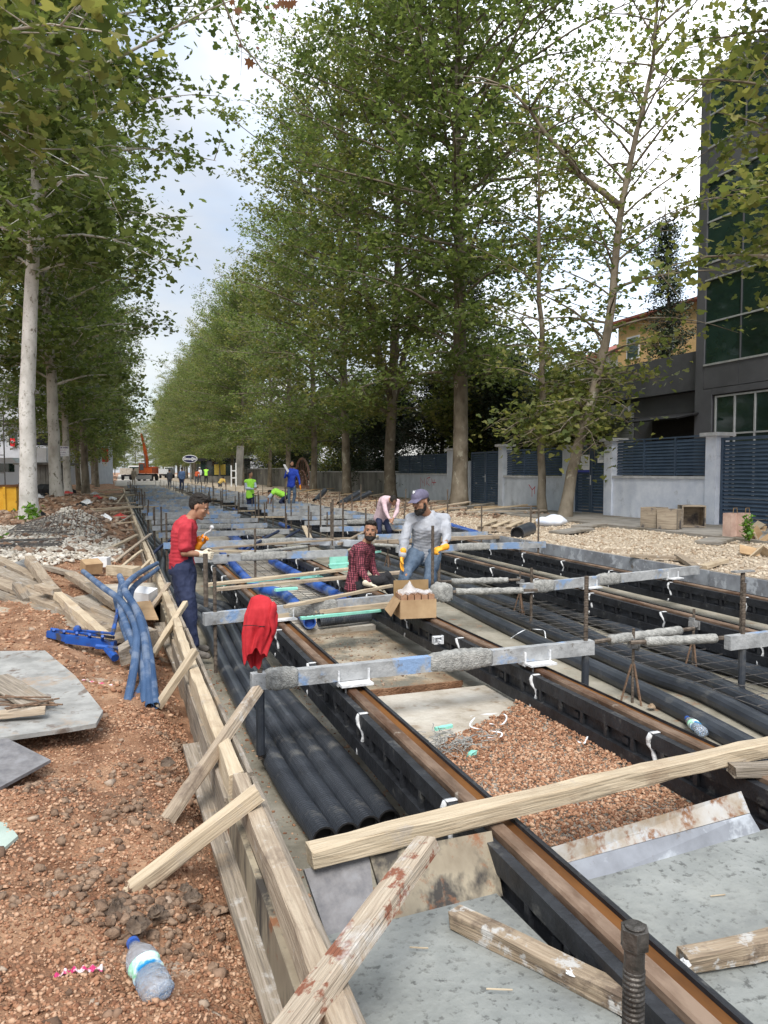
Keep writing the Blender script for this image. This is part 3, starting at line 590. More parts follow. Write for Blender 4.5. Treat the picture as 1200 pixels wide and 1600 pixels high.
# trees behind the right wall
EV = make_tree('evergreen_tree', 'broad dark evergreen behind the old wall, right of the pink gate', 'tree', 201, H=8, cb=1.6, R=3.1, tr=.18, nl=90, ns=9, nlf=70, lsz=.12, bark=M_barkd, leaf=M_leafd, shape=LEAFQ, spread=.28,
               prof=lambda u: (1-u)**.6*.9+.12, group='dark evergreens behind the right wall')
place(EV, (16.5, 50, .5))
for i, (x_, y_, s_, l_) in enumerate(((16.0, 43, 1.0, 'dark evergreen behind the old wall, between two dark trunks'), (16.5, 37, .95, 'dark evergreen behind the start of the louvred fence'),
        (17.5, 31.5, 1.0, 'drooping dark evergreen behind the louvred fence'), (16.5, 68, 1.0, 'dark evergreen far behind the wall, left of the pink gate'), (16.5, 84, 1.1, 'dark evergreen behind the leaning grey board'), (17.5, 27, .8, 'low dark evergreen behind the solid navy gate'))):
    o = copy_tree(EV); place(o, (x_, y_, .5), i*2.2, s_); o['label'] = l_
CY = make_tree('conifer_tree', 'slender conifer rising beside the dark grey office block', 'tree', 301, H=14.5, cb=2, R=1.5, tr=.16, nl=110, ns=6, nlf=44, lsz=.10, bark=M_barkd, leaf=M_leafd, shape=LEAFQ, spread=.16,
               prof=lambda u: (1-u)**.7+.12, lowdroop=.25, group='conifers behind the right wall')
p = GX(1058, 540, 24); place(CY, (24, p.y, .5), 0, 1.0)
o = copy_tree(CY); p = GX(752, 540, 20); place(o, (20, p.y, .5), 1, 1.08); o['label'] = 'tall dark conifer behind the thick brown plane trunk'
GB = make_tree('garden_tree', 'leafy garden tree behind the fence left of the shutter building', 'tree', 401, H=7.5, cb=2.2, R=3.0, tr=.14, nl=50, ns=8, nlf=44, lsz=.14, bark=M_barkd, leaf=M_leaf2, group='garden trees behind the right wall')
place(GB, (16.5, 33.5, .5))
for i, (x_, y_, s_, l_) in enumerate(((17, 58, 1.1, 'garden tree behind the pink arched gate'), (21, 40, 1.1, 'garden tree far behind the louvred fence'), (17.5, 75, 1.3, 'garden tree behind the wall left of the pink gate'), (16.2, 24.6, .75, 'small garden tree above the grey painted wall'), (22.5, 33, .8, 'garden tree behind the tin canopy'))):
    o = copy_tree(GB); place(o, (x_, y_, .5), i*1.9, s_); o['label'] = l_
# distant screen of trees closing the avenue
for i in range(6):
    o = copy_tree((PC, PD)[i % 2]); place(o, (-6+4.2*i, 330+6*(i % 3), .5), i*1.4, .9); o['label'] = 'hazy tree closing the far end of the avenue, %s from the left' % nth(i); o['group'] = 'trees closing the avenue'
# overhanging bare twig with dry leaves, top centre
mb = MB(); dd = 9.0
tw = [P(x_, y_, dd) for x_, y_ in ((322, -60), (345, -8), (362, 35), (378, 72), (398, 92), (412, 113), (440, 130), (462, 141))]
mb.tube(tw, [.016, .014, .012, .011, .009, .008, .006, .004], 6)
for a, b_ in (((362, 35), (366, -10)), ((366, 4), (376, 60)), ((376, 60), (392, 96)), ((369, 20), (410, 30)), ((374, 28), (420, 52)), ((398, 92), (405, 70)), ((376, 60), (376, 118))): mb.tube([P(*a, dd), P((a[0]+b_[0])/2+2, (a[1]+b_[1])/2-3, dd), P(*b_, dd)], [.005, .004, .002], 4)
t = thing('overhanging_branch', 'thin bare branch with a few dry brown leaves hanging into the sky gap', 'branch')
mb.obj('twig', M_barkd, t)
lv = [(371, 14, .09), (391, 95, .10), (417, 10, .05), (376, 70, .05), (363, 2, .07), (450, 4, .10), (440, 2, .10), (458, 2, .09), (403, 74, .04), (432, 8, .08), (428, 27, .03)]
V = []; 
for i, (x_, y_, s_) in enumerate(lv):
    mb = MB()
    c = P(x_, y_, dd+.02*i); rr = random.Random(i)
    a = -PI/2+rr.uniform(-.4, .4); u = RT*math.cos(a+PI/2)+UP*math.sin(a+PI/2)+FW*rr.uniform(-.4, .4); v = RT*math.cos(a)+UP*math.sin(a)*1.0+FW*rr.uniform(-.3, .3)
    mb.add([c+u*(q[0]*s_)+v*(q[1]*s_*1.15) for q in LEAFO], [tuple(range(len(LEAFO)))]); mb.obj('dry_leaf', M_leafb, t)
# ================================================================ LEFT FORM
GF = 'timber form beams along the left trench edge'
fx = lambda y: .452-.0042*min(y, 40)
ys = [1.0, 3.02, 6.1, 10.2, 14.3, 18.5, 23, 28, 34, 41, 50, 60]
whr = ['directly under the crossed brace at the picture bottom', 'beside the four black duct ends', 'beside the red shirted man', 'behind the red shirted man'] + ['%s stretch past the red shirted man' % nth(i+1) for i in range(9)]
for i in range(len(ys)-1):
    a, b = ys[i], ys[i+1]
    t = thing('form_wall', 'pale timber form wall with plywood face, %s' % whr[i], 'formwork', ((fx(a)+fx(b))/2, (a+b)/2, 0), group=GF)
    def loc(o): o.matrix_parent_inverse = Matrix.Translation(-t.location)
    k = .006*(-1)**i
    loc(timber('top_beam', (fx(a)+k, a+.01, .552), (fx(b)+k, b-.01, .552), .062, .11, M_wood if i == 0 else M_woodn, parent=t))
    loc(timber('edge_lath', (fx(a)+.052, a, .575), (fx(b)+.058, b-.03, .57), .022, .06, M_woodg, parent=t))
    loc(timber('face_board', (fx(a)-.040+k, a, .375), (fx(b)-.040+k, b, .375), .022, .27, M_ply if i % 2 == 0 else M_woodg, parent=t))
    loc(timber('lining_board', (fx(a)+.045, a, .27), (fx(b)+.045, b, .27), .02, .52, M_ply, parent=t))
def tm(px0, py0, z0, px1, py1, z1, w, h, m, label, name='timber_brace', cat='timber', group=None, roll=0):
    return timber(name, G(px0, py0, z0), G(px1, py1, z1), w, h, m, label, cat, group, roll=roll)
tm(300, 1165, .36, 445, 1600, .34, .10, .03, M_woodg, 'long flat plank lying on the dirt along the outer foot of the near form', 'plank', 'plank')
tm(250, 975, .42, 302, 1080, .36, .12, .03, M_woodg, 'short grey plank on the dirt below the form next to the hoses', 'plank', 'plank')
GBc = 'timber braces leaning on the left form'
tm(668, 1318, .70, 432, 1640, .60, .075, .05, M_woodr, 'thick scarred timber crossing the form at the picture bottom, red paint stains on it', group=GBc, roll=.25)
tm(404, 1238, .66, 196, 1400, .42, .05, .055, M_woodn, 'sawn brace with a black edge running from the dirt clod up onto the form', group=GBc)
tm(402, 1078, .74, 258, 1288, .42, .05, .05, M_wood, 'tall weathered brace leaning on the form just below the red sweatshirt', group=GBc, roll=.4)
tm(306, 1016, .72, 246, 1105, .42, .045, .045, M_woodn, 'rounded brace ending beside the blue conduit ends', group=GBc)
tm(290, 942, .68, 238, 1024, .42, .045, .045, M_woodn, 'knotty brace leaning on the form at the red shirted man knees', group=GBc)
tm(264, 912, .66, 222, 968, .42, .045, .03, M_wood, 'short brace just right of the white carton', group=GBc)
tm(236, 834, .66, 172, 884, .50, .05, .03, M_wood, 'long thin brace above the white concrete puddle, behind the blue hoses', group=GBc)
tm(214, 836, .64, 152, 866, .50, .07, .04, M_woodn, 'pale brace lying towards the brown mound', group=GBc)
tm(222, 860, .62, 190, 886, .50, .04, .03, M_woodn, 'small brace second above the white concrete puddle', group=GBc)
tm(234, 876, .62, 206, 902, .50, .04, .03, M_woodn, 'small brace just above the cardboard scraps', group=GBc)
tm(194, 772, .75, 180, 792, .50, .06, .04, M_woodn, 'brace standing up at the far bend of the form', group=GBc)
tm(210, 803, .62, 168, 826, .52, .05, .03, M_woodg, 'thin stick beside the foot of the brown mound', group=GBc)
for i in range(9):
    y = 17+i*2.6; timber('timber_brace', (fx(y), y, .60), (fx(y)-1.1-.2*(i % 3), y+.5-.4*(i % 2), .50), .07, .03, M_woodn if i % 2 else M_wood, 'far small brace on the left form, %s past the brown mound' % nth(i), 'timber', GBc)
tm(484, 1337, .548, 1230, 1160, .548, .075, .07, M_woodn, 'long straight pale timber lying across both near rails', 'timber_beam', group=None)
tm(1143, 1203, .52, 1300, 1196, .52, .075, .05, M_woodg, 'grey splintered timber stub below the long pale timber at the right edge', 'timber_beam')
tm(712, 1433, .392, 1120, 1632, .440, .062, .06, M_woodb, 'mortar stained timber lying on the wet concrete left of the rail', 'timber_beam')
tm(1066, 1502, .40, 1260, 1462, .40, .060, .06, M_woodb, 'short timber with mortar on top lying on the right wet concrete', 'timber_beam')
# plywood stop boards
def sheet(name, pts, th, m, label, cat, group=None):
    c = sum((Vector(p) for p in pts), Vector())/len(pts)
    mb = MB(); mb.sheet([Vector(p)-c for p in pts], th); return tag(mb.obj(name, m, loc=c), label, cat, group)
sheet('stop_board', [G(475, 1358, .50), G(577, 1336, .50), G(583, 1392, .42), G(600, 1450, .34), G(515, 1475, .34)], .018, M_plyg, 'dark grey mottled form board sloping into the wet concrete', 'board')
sheet('stop_board', [G(577, 1334, .505), G(768, 1298, .505), G(786, 1400, .345), G(610, 1446, .345)], .018, M_ply, 'brown stained plywood board under the left end of the long timber', 'board')
sheet('stop_board', [G(848, 1328, .47), G(1158, 1236, .50), G(1172, 1270, .43), G(870, 1352, .41)], .012, M_plyR, 'rusty upper half of the folded sheet behind the right concrete', 'board')
sheet('stop_board', [G(870, 1353, .412), G(1172, 1271, .428), G(1192, 1305, .345), G(905, 1388, .345)], .012, M_bluew, 'grey lower half of the folded sheet touching the right wet concrete', 'board')
# ================================================================ DUCTS
def crx(pts, n=60):      # catmull-rom resample
    P_ = [Vector(p) for p in pts]; P_ = [P_[0]*2-P_[1]]+P_+[P_[-1]*2-P_[-2]]; o = []
    m = len(P_)-3
    for i in range(m):
        a, b, c, d = P_[i:i+4]; k = max(2, n//m)
        for j in range(k):
            t = j/k; o.append(.5*((2*b)+(-a+c)*t+(2*a-5*b+4*c-d)*t*t+(-a+3*b-3*c+d)*t**3))
    o.append(P_[-2]); return o
def duct(name, pts, r, label, m=M_duct, corr=0, cat='duct', group=None, n=14, hollow=True, cdist=7):
    pts = crx(pts, 60); L = 0; out = [pts[0]]; rr = [r]
    if corr:          # ribs, fine close to the camera
        acc = []; tot = 0
        for a, b in zip(pts, pts[1:]): acc.append(tot); tot += (b-a).length
        acc.append(tot); s = 0; out = []; rr = []
        import bisect
        while s < tot:
            i = min(len(pts)-2, bisect.bisect_right(acc, s)-1); f = (s-acc[i])/max(1e-6, acc[i+1]-acc[i]); p = pts[i].lerp(pts[i+1], f)
            d = (p-CAMP).length
            if d < cdist:
                for q, e in ((0, 1), (.3, 1), (.45, .86), (.85, .86)):
                    i2 = min(len(pts)-2, bisect.bisect_right(acc, min(tot-1e-4, s+q*corr))-1); f2 = (s+q*corr-acc[i2])/max(1e-6, acc[i2+1]-acc[i2])
                    out.append(pts[i2].lerp(pts[i2+1], f2)); rr.append(r*e)
                s += corr
            else: out.append(p); rr.append(r*.98); s += .15
    else: out = pts; rr = [r]*len(pts)
    t = thing(name, label, cat, out[0], group=group)
    q = [p-out[0] for p in out]
    mb = MB(); mb.tube(q, rr, n, caps=False); mb.obj('pipe_wall', m, t, smooth=not corr)
    if hollow:
        mb = MB(); mb.tube([q[0]+(q[1]-q[0]).normalized()*.002, q[min(6, len(q)-1)]], r*.84, n, caps=False)
        d = (q[1]-q[0]).normalized(); u = d.orthogonal().normalized(); w_ = d.cross(u)
        V = [q[0]+(u*math.cos(2*PI*k/n)+w_*math.sin(2*PI*k/n))*r*s_ for s_ in (1, .84) for k in range(n)]
        mb.add(V, [(k, (k+1) % n, n+(k+1) % n, n+k) for k in range(n)])
        V = [q[0]+d*.06+(u*math.cos(2*PI*k/n)+w_*math.sin(2*PI*k/n))*r*.84 for k in range(n)]; mb.add(V, [tuple(range(n))])
        mb.obj('open_end', m if m is not M_duct else M_dark, t)
    return t
GD = 'black ducts beside the left rail'
dn = [(507, 1311), (543, 1304), (577, 1293), (608, 1283)]
d2 = [(433, 1200), (468, 1196), (500, 1192), (532, 1186)]
d3 = [(354, 1050), (376, 1050), (397, 1050), (416, 1050)]
d4 = [(312, 966), (328, 962), (346, 958), (363, 954)]
lab = ['outermost left of the four black ducts, nearest the form', 'second from the form of the four black ducts', 'third from the form of the four black ducts', 'black duct nearest the left rail of the four']
for i in range(4):
    zz = .068
    pts = [G(*dn[i], zz), G(*d2[i], zz), G(*d3[i], zz), G(*d4[i], zz)]
    px4 = pts[-1]
    pts += [Vector((.60+.13*i, 10.5, .09)), Vector((.52+.13*i, 13.0, .11)), Vector((.66+.13*i, 16, .09)), Vector((.50+.12*i, 20, .09)), Vector((.47+.11*i, 27, .1)), Vector((.40+.11*i, 40, .1)), Vector((.40+.11*i, 55, .1))]
    duct('corrugated_duct', pts, .062, lab[i], corr=.021, group=GD, n=16, cdist=5.5)
GD2 = 'black ducts between the two tracks'
dr = [([(1290, 1236), (1200, 1184), (1000, 1078), (800, 985), (700, 935), (640, 906)], .15, 'first black corrugated duct right of the second rail', .072),
      ([(1290, 1180), (1200, 1135), (1090, 1080), (1000, 1048), (800, 962), (690, 918)], .16, 'second black corrugated duct right of the second rail', .066),
      ([(1290, 1150), (1200, 1110), (1080, 1052), (960, 1012), (860, 965), (720, 915)], .17, 'third corrugated duct, rising over its neighbour near the bottle', .070),
      ([(1290, 1082), (1200, 1058), (1060, 1018), (950, 975), (870, 948), (760, 905)], .18, 'fourth black duct, just left of the wire mesh', .075),
      ([(1290, 1052), (1200, 1036), (1050, 1000), (900, 940), (800, 905)], .17, 'slim black duct under the wire mesh', .05),
      ([(1290, 1040), (1200, 1020), (1060, 985), (900, 925), (800, 893)], .17, 'slim black duct nearest the third rail', .05)]
for pl, z, l, r in dr:
    pts = [G(x_, y_, z) for x_, y_ in pl]; e = pts[-1]; pts += [Vector((e.x+.05, e.y+6, z)), Vector((e.x, e.y+16, z)), Vector((e.x-.1, e.y+40, z))]
    duct('corrugated_duct', pts, r, l, corr=.022, group=GD2, n=14, hollow=False, cdist=5.2)
# blue pipes between the left rails
GP = 'blue pipes between the left rails'
duct('blue_pipe', [G(484, 973, .26), G(445, 930, .27), G(397, 915, .28), G(363, 881, .3)], .068, 'left blue pipe with open end under the planks', M_bluep, group=GP)
duct('blue_pipe', [G(592, 962, .26), G(523, 927, .27), G(483, 908, .28), G(425, 877, .3)], .068, 'right blue pipe with open end near the plaid shirted man', M_bluep, group=GP)
duct('corrugated_duct', [G(498, 972, .25), G(578, 963, .25)], .055, 'short black corrugated duct between the two open blue pipe ends', corr=.02, cdist=12, hollow=False)
duct('blue_pipe', [G(385, 860, .25), G(362, 836, .27)], .1, 'blue pipe stub behind the crooked grey pole', M_bluep, group=GP)
duct('blue_pipe', [G(400, 868, .25), G(380, 850, .27)], .07, 'small blue pipe behind the red shirted man hands', M_bluep, group=GP, hollow=False)
tm(1, 1, .3, 2, 2, .3, .01, .01, M_wood, None) if False else None
# mint foam strips
def strip(px0, py0, px1, py1, z, w, h, label): return tm(px0, py0, z, px1, py1, z, w, h, M_teal, label, 'foam_strip', 'foam strip', 'mint foam strips')
strip(470, 966, 600, 953, .36, .05, .03, 'long mint foam strip under the plank above the open pipe ends')
strip(330, 915, 500, 897, .42, .05, .03, 'mint foam strip under the pair of planks')
strip(680, 1139, 706, 1134, .27, .025, .02, 'small mint foam stick on the lean concrete')
# mint foam scraps
def scrap(name, px, py, z, dims, m, label, cat, rz=0, seed=0, group=None):
    rg_ = random.Random(seed); c = G(px, py, z); mb = MB(); mb.box((0, 0, dims[2]/2), dims)
    mb.v = [(a+rg_.uniform(-.2, .2)*dims[0], b+rg_.uniform(-.2, .2)*dims[1], e+rg_.uniform(-.15, .15)*dims[2]) for a, b, e in mb.v]
    o = mb.obj(name, m, loc=c, rot=(rg_.uniform(-.2, .2), rg_.uniform(-.2, .2), rz)); return tag(o, label, cat, group)
scrap('foam_scrap', 737, 1180, .25, (.05, .035, .02), M_teal, 'mint foam lump beside the grey tangle on red gravel', 'foam scrap', .4, 1)
scrap('foam_scrap', 804, 1392, .36, (.035, .02, .02), M_teal, 'mint foam chip by the rail at the corner of the plywood', 'foam scrap', 1, 2)
for i, (a, b) in enumerate(((470, 905), (515, 883), (430, 922), (560, 865))): strip(a, b, a+34, b-3, .45, .06, .03, 'short mint foam piece, %s among those near the plaid shirted man' % nth(i))
mb = MB(); mb.box((0, 0, .13), (.30, .04, .26)); tag(mb.obj('foam_sheet', M_teal, loc=G(529, 890, .2), rot=(0, 0, -.2)), 'mint foam panel standing left of the plaid shirted man', 'foam panel').location = G(529, 893, .2)
# ================================================================ TIE BEAMS
def threads(r, z0, z1, pitch=.009, n=12, near=False):
    mb = MB()
    if near:
        z = z0; P_ = []; R2 = []
        while z < z1: P_ += [(0, 0, z), (0, 0, z+pitch*.5)]; R2 += [r, r*.86]; z += pitch
        mb.tube(P_, R2, n)
    else: mb.tube([(0, 0, z0), (0, 0, z1)], r, 8)
    return mb
def crust_mesh(L, w, h, seed, amp=.0055, nseg=None):
    rg_ = np.random.default_rng(seed); nseg = nseg or max(8, int(L/.02)); nk = 18; V = []
    for i in range(nseg+1):
        x = -L/2+L*i/nseg; e = math.sin(PI*i/nseg)**.4
        for k in range(nk):
            a = 2*PI*k/nk; ca, sa = math.cos(a), math.sin(a); m_ = max(abs(ca), abs(sa)); y, z = ca/m_*w/2, sa/m_*h/2
            s_ = 1+(rg_.random()*amp*2+ (amp*3*float(fbm(np.array(x*14+seed), np.array(k*.8), 3, seed))))*e/(w/2)
            V.append((x, y*s_*(.9+.1*e), z*s_*(.9+.1*e)))
    F = [(i*nk+k, (i+1)*nk+k, (i+1)*nk+(k+1) % nk, i*nk+(k+1) % nk) for i in range(nseg) for k in range(nk)]
    F += [tuple(range(nk)), tuple(range((nseg+1)*nk-1, nseg*nk-1, -1))]
    me = bpy.data.meshes.new('cement_crust'); me.from_pydata(V, [], F); me.update(); me.shade_smooth(); return me
def tie(xa, ya, xb, yb, label, zt=.635, rails=(), rods=((0, 1.03), (1, 1.03)), crust=(), near=False, group='steel tie beams across the tracks', bl=True, th=.105):
    a, b = Vector((xa, ya, zt)), Vector((xb, yb, zt)); L = (b-a).length; ang = math.atan2(yb-ya, xb-xa)
    t = thing('tie_beam', label, 'tie beam', (a+b)/2, ang, group=group)
    mb = MB(); mb.box((0, 0, -th/2), (L, .062, th))
    me = mb.mesh('beam_tube')
    if near:
        bm = bmesh.new(); bm.from_mesh(me); bmesh.ops.subdivide_edges(bm, edges=[e for e in bm.edges if e.calc_length() > .5], cuts=40); 
        for v in bm.verts: v.co += Vector((0, random.uniform(-.0015, .0015), random.uniform(-.0015, .0015)))
        bm.to_mesh(me); bm.free()
    link('beam_tube', me, M_steel, t)
    for q, (u, top) in enumerate(rods):
        x = -L/2+.055+(L-.11)*u
        threads(.017, -zt+.1, top-zt, near=near).obj('threaded_rod', M_rod, t, loc=(x, 0 if q % 2 == 0 else 0, 0))
        if bl: 
            mb = MB(); mb.tube([(x, 0, -zt+.13), (x, 0, -th-.002)], .027, 10); mb.obj('black_sleeve', M_duct, t)
    for rx in rails:
        x = -L/2+(rx-xa)/max(.01, xb-xa)*L
        mb = MB(); mb.box((x, -.02, -th-.010), (.21, .20, .014)); 
        if near:
            mb.box((x-.10, .0, -th+.02), (.012, .09, .10)); mb.box((x+.10, .0, -th+.02), (.012, .09, .10))
        mb.obj('anchor_plate', M_foam if near else M_steelg, t)
        mb = MB(); mb.tube([(x-.07, -.09, -th-.01), (x-.07, -.09, -th-.30)], .0055, 6); mb.box((x-.07, -.09, -th-.215), (.022, .022, .012)); mb.obj('hanger_rod', M_steelg, t)
    for k, (u, l_, w_) in enumerate(crust):
        link('cement_crust', crust_mesh(l_, .070*w_, th+.008, k+int(L*10), .0038 if near else .0018), M_crust, t, loc=(-L/2+u*L, 0, -th/2+.004))
    return t
pa, pb = G(392, 1052, .635), G(925, 1000, .635)
tie(pa.x, pa.y, pb.x, pb.y, 'near cement crusted tie beam with faded blue paint below the red sweatshirt', rails=(1.37, 2.72), rods=((0, 1.0), (1, 1.10)), crust=((.075, .20, 1.12), (.57, .46, 1.04)), near=True, th=.10)
pa, pb = G(318, 958, .635), G(642, 926, .635); pb = pa+(pb-pa)*1.15
tie(pa.x, pa.y, pb.x, pb.y, 'tie beam the red shirted man stands at, cement crusted in the middle', rails=(1.37,), rods=((.02, 1.02), (1, 1.30)), crust=((.42, .5, 1.1), (.97, .22, 2.0)), near=True, bl=False)
p = G(1140, 993, .635)
tie(p.x-.02, p.y, p.x+3.3, p.y+.1, 'tie beam leaving the picture at the right edge beside the T headed post', rails=(5.10, 6.52), rods=((.03, 1.02),), near=True)
pa, pb = G(815, 912, .635), G(1090, 884, .635)
tie(pa.x, pa.y, pb.x, pb.y, 'tie beam over the two right rails ending at the pale form board', rails=(5.10, 6.52), rods=((.03, .80),), near=True, bl=False, crust=((.45, .35, 1.2), (.1, .3, 1.2)))
mb = MB(); pr = G(912, 900, 1.08)
GT = 'steel tie beams across the tracks'
k = 0
for y in (11.0, 13.2, 15.4, 17.4, 19.4, 21.4, 23.2, 25, 26.8, 28.6, 30.4, 32.4, 34.4, 36.6, 39, 41.4, 44, 47, 50, 53.5, 57, 61, 65, 69, 73):
    j = .12*math.sin(k*3.3)
    tie(.70+j*.5, y, 3.35+j, y+.1, 'tie beam across the left track, %s one beyond the red shirted man' % nth(k), rails=(1.37, 2.72), rods=((.0, 1.05+.12*math.sin(k)), (1, 1.1+.15*math.sin(k*2.1))) if k else ((.45, 1.0),), bl=False, crust=((.5+.3*math.sin(k), .7, 1.1),) if k < 5 else ())
    k += 1
k = 0
for y in (11.3, 13.6, 15.8, 17.9, 20, 22, 24, 26, 28, 30, 32.4, 35, 38, 41, 44, 47, 51, 55, 59, 63, 68):
    j = .1*math.sin(k*2.3)
    tie(4.25+j, y, 7.0+j, y-.1, 'tie beam across the right track, %s one beyond the pale form board joint' % nth(k), rails=(5.10, 6.52), rods=((.04, 1.0+.15*math.sin(k*1.7)), (.97, 1.12+.1*math.cos(k))), bl=False, crust=((.5, .6, 1.1),) if k < 5 else ())
    k += 1
# grey spreader between tracks
def strut(p0, p1, label, r=.035):
    p0, p1 = Vector(p0), Vector(p1); t = thing('spreader_strut', label, 'strut', p0, group='cement coated spreader struts'); d = p1-p0
    mb = MB(); mb.tube([(0, 0, 0), d], .016, 8); mb.obj('inner_rod', M_rod, t)
    mb = MB(); n = 24; rr = random.Random(int(p0.y*77)); mb.tube([d*(.15+.7*i/n) for i in range(n+1)], [r*rr.uniform(.88, 1.12) for _ in range(n+1)], 12); mb.obj('tube_sleeve', M_crust, t, smooth=True); return t
strut(G(928, 1003, .60), G(1084, 982, .60), 'cement coated strut between the near tie beam and the rear clamp')
strut(G(985, 1004, .58), G(1142, 996, .60), 'cement coated strut reaching the right edge tie beam')
strut(G(686, 909, .60), G(812, 906, .60), 'rear of the two cement coated struts right of the grey shirted man')
strut(G(690, 925, .58), G(840, 922, .60), 'front of the two cement coated struts right of the grey shirted man')
strut(G(566, 850, .58), G(700, 858, .60), 'far cement coated strut behind the grey shirted man', .03)
strut(G(498, 852, .60), G(355, 868, .62), 'crooked grey pole lying over the far tie beam', .03)
# rebar trestles
def trestle(px, py, z, H, label, seed=0):
    b = G(px, py, z); rg_ = random.Random(seed); t = thing('rebar_trestle', label, 'trestle', b, group='rusty rebar trestles')
    mb = MB(); mb.tube([(0, 0, 0), (0, 0, H)], .011, 7); mb.obj('post', M_rod, t)
    for i in range(3):
        a = i*2.09+rg_.uniform(-.3, .3)+.5; mb = MB(); mb.tube([(math.cos(a)*.09, math.sin(a)*.09, 0), (math.cos(a)*.012, math.sin(a)*.012, H*.52)], .0085, 6); mb.obj('leg', M_rebar, t)
    mb = MB(); mb.box((0, 0, H*.78), (.07, .05, .045)); mb.box((-.02, 0, H*.78+.03), (.012, .06, .05)); mb.box((.03, 0, H*.78-.01), (.012, .07, .07)); mb.obj('clamp', M_steelg, t); return t
trestle(988, 1098, .10, .57, 'rebar trestle standing left of the crushed bottle', 1)
trestle(1082, 1058, .12, .58, 'rebar trestle at the middle of the rear strut', 2)
trestle(812, 966, .12, .56, 'rebar trestle left of the near tie beam rod, behind it', 3)
trestle(606, 893, .12, .55, 'rebar trestle directly right of the plaid shirted man', 4)
trestle(597, 897, .12, .55, 'rebar trestle left behind the plaid shirted man', 5).location = G(519, 893, .12)
# loose posts
def post(px, py, z0, z1, r, label, head=False, cat='post'):
    b = G(px, py, z0); t = thing('threaded_post', label, cat, b, group='free standing threaded posts'); mb = threads(r, 0, z1-z0, near=(b-CAMP).length < 7); mb.obj('rod', M_rod, t)
    if head: mb = MB(); mb.box((0, 0, z1-z0+.008), (.20, .05, .014)); mb.obj('top_plate', M_steelg, t)
    return t
post(1156, 1078, .12, 1.06, .018, 'T headed threaded post at the right, in front of the pale gravel', True)
post(686, 925, .12, .92, .022, 'brown post gripped by the grey shirted man')
for i, (px, py, z1, l) in enumerate(((829, 848, 1.12, 'thin rod standing before the black drum on the verge'), (699, 830, 1.4, 'rod standing right of the grey shirted man shoulder'), (634, 812, 1.3, 'brown rod beside the pink shirted man'),
        (520, 870, 1.35, 'tall pair of rods left of the plaid shirted man'), (536, 850, 1.25, 'rod behind the plaid shirted man'), (564, 806, 1.4, 'rod before the dark scrap pipes'), (222, 800, 1.2, 'far rod just left of the red shirted man head'))):
    post(px, py, .3, z1, .02, l)
# big bolt in the foreground
t = thing('jacking_bolt', 'big black threaded bolt with hexagonal head at the bottom edge', 'bolt', P(992, 1447, 1.27))
mb = MB(); mb.prism([(.0245*math.cos(a*PI/3), .0245*math.sin(a*PI/3)) for a in range(6)], .034, c=(0, 0, -.036)); mb.lathe([(.020, -.0365), (.0235, -.034)], 12); mb.lathe([(.012, -.001), (.0175, .0005), (.017, .002), (0.004, .002)], 20)
mb.obj('hex_head', M_bolt, t)
mb = MB(); z = -.036; P_ = [(0, 0, -.036), (0, 0, -.075)]; rr = [.0175, .0175]; z = -.075
while z > -.74: P_ += [(0, 0, z-.001), (0, 0, z-.0035), (0, 0, z-.005), (0, 0, z-.0075)]; rr += [.0190, .0190, .0160, .0160]; z -= .009
mb.tube(P_, rr, 24); mb.obj('threaded_shank', M_bolt, t)
# ================================================================ MESH MATS
def wire(name, x0, x1, y0, y1, z, sx, sy, label, m=M_mesh, r=.004, jit=.006):
    rg_ = random.Random(int(y0*10)); cx, cy = (x0+x1)/2, (y0+y1)/2; mb = MB(); x = x0
    while x <= x1: mb.tube([(x-cx+rg_.uniform(-jit, jit), y0-cy, 0), (x-cx+rg_.uniform(-jit, jit), y1-cy, 0)], r, 5); x += sx
    y = y0
    while y <= y1: mb.tube([(x0-cx, y-cy+rg_.uniform(-jit, jit), r*2), (x1-cx, y-cy+rg_.uniform(-jit, jit), r*2)], r, 5); y += sy
    return tag(mb.obj(name, m, loc=(cx, cy, z)), label, 'wire mesh', 'steel wire mesh mats')
wire('wire_mesh', 1.53, 2.58, 7.7, 10.4, .22, .15, .15, 'wire mesh mat between the rails, behind the red shirted man', r=.004)
wire('wire_mesh', 1.53, 2.58, 10.9, 14.5, .22, .15, .15, 'wire mesh mat between the left rails further back', r=.004)
wire('wire_mesh', 4.05, 4.92, 3.0, 8.0, .26, .15, .2, 'wire mesh mat lying over the slim ducts at the right', r=.003)
wire('wire_mesh', 5.28, 6.34, 3.2, 8.6, .16, .15, .15, 'wire mesh mat between the two right rails', r=.003)
# planks over the rails
GPk = 'planks laid over the rails'
tm(322, 914, .535, 545, 889, .535, .10, .035, M_woodn, 'upper of two thin planks behind the red sweatshirt', 'plank', 'plank', GPk)
tm(335, 921, .50, 640, 893, .535, .10, .035, M_wood, 'lower of two thin planks behind the red sweatshirt', 'plank', 'plank', GPk)
tm(331, 972, .545, 614, 944, .545, .07, .05, M_woodn, 'pale square timber in front of the tie beam of the red shirted man', 'plank', 'plank', GPk)
tm(445, 948, .66, 612, 915, .66, .04, .03, M_woodn, 'thin batten on top of the tie beam next to the plaid shirted man', 'plank', 'plank', GPk)
tm(330, 857, .66, 530, 843, .66, .07, .03, M_wood, 'plank lying on the far blue tinted tie beam', 'plank', 'plank', GPk)
tm(434, 870, .54, 520, 861, .54, .08, .05, M_woodn, 'plank forming the front of the pale timber frame', 'plank', 'plank', GPk)
tm(450, 845, .56, 580, 850, .56, .06, .12, M_bluew, 'grey form board in the pale timber frame', 'form_board', 'board', GPk)
tm(475, 822, .70, 487, 848, .52, .10, .02, M_woodn, 'plank leaning on the grey form board', 'plank', 'plank', GPk)
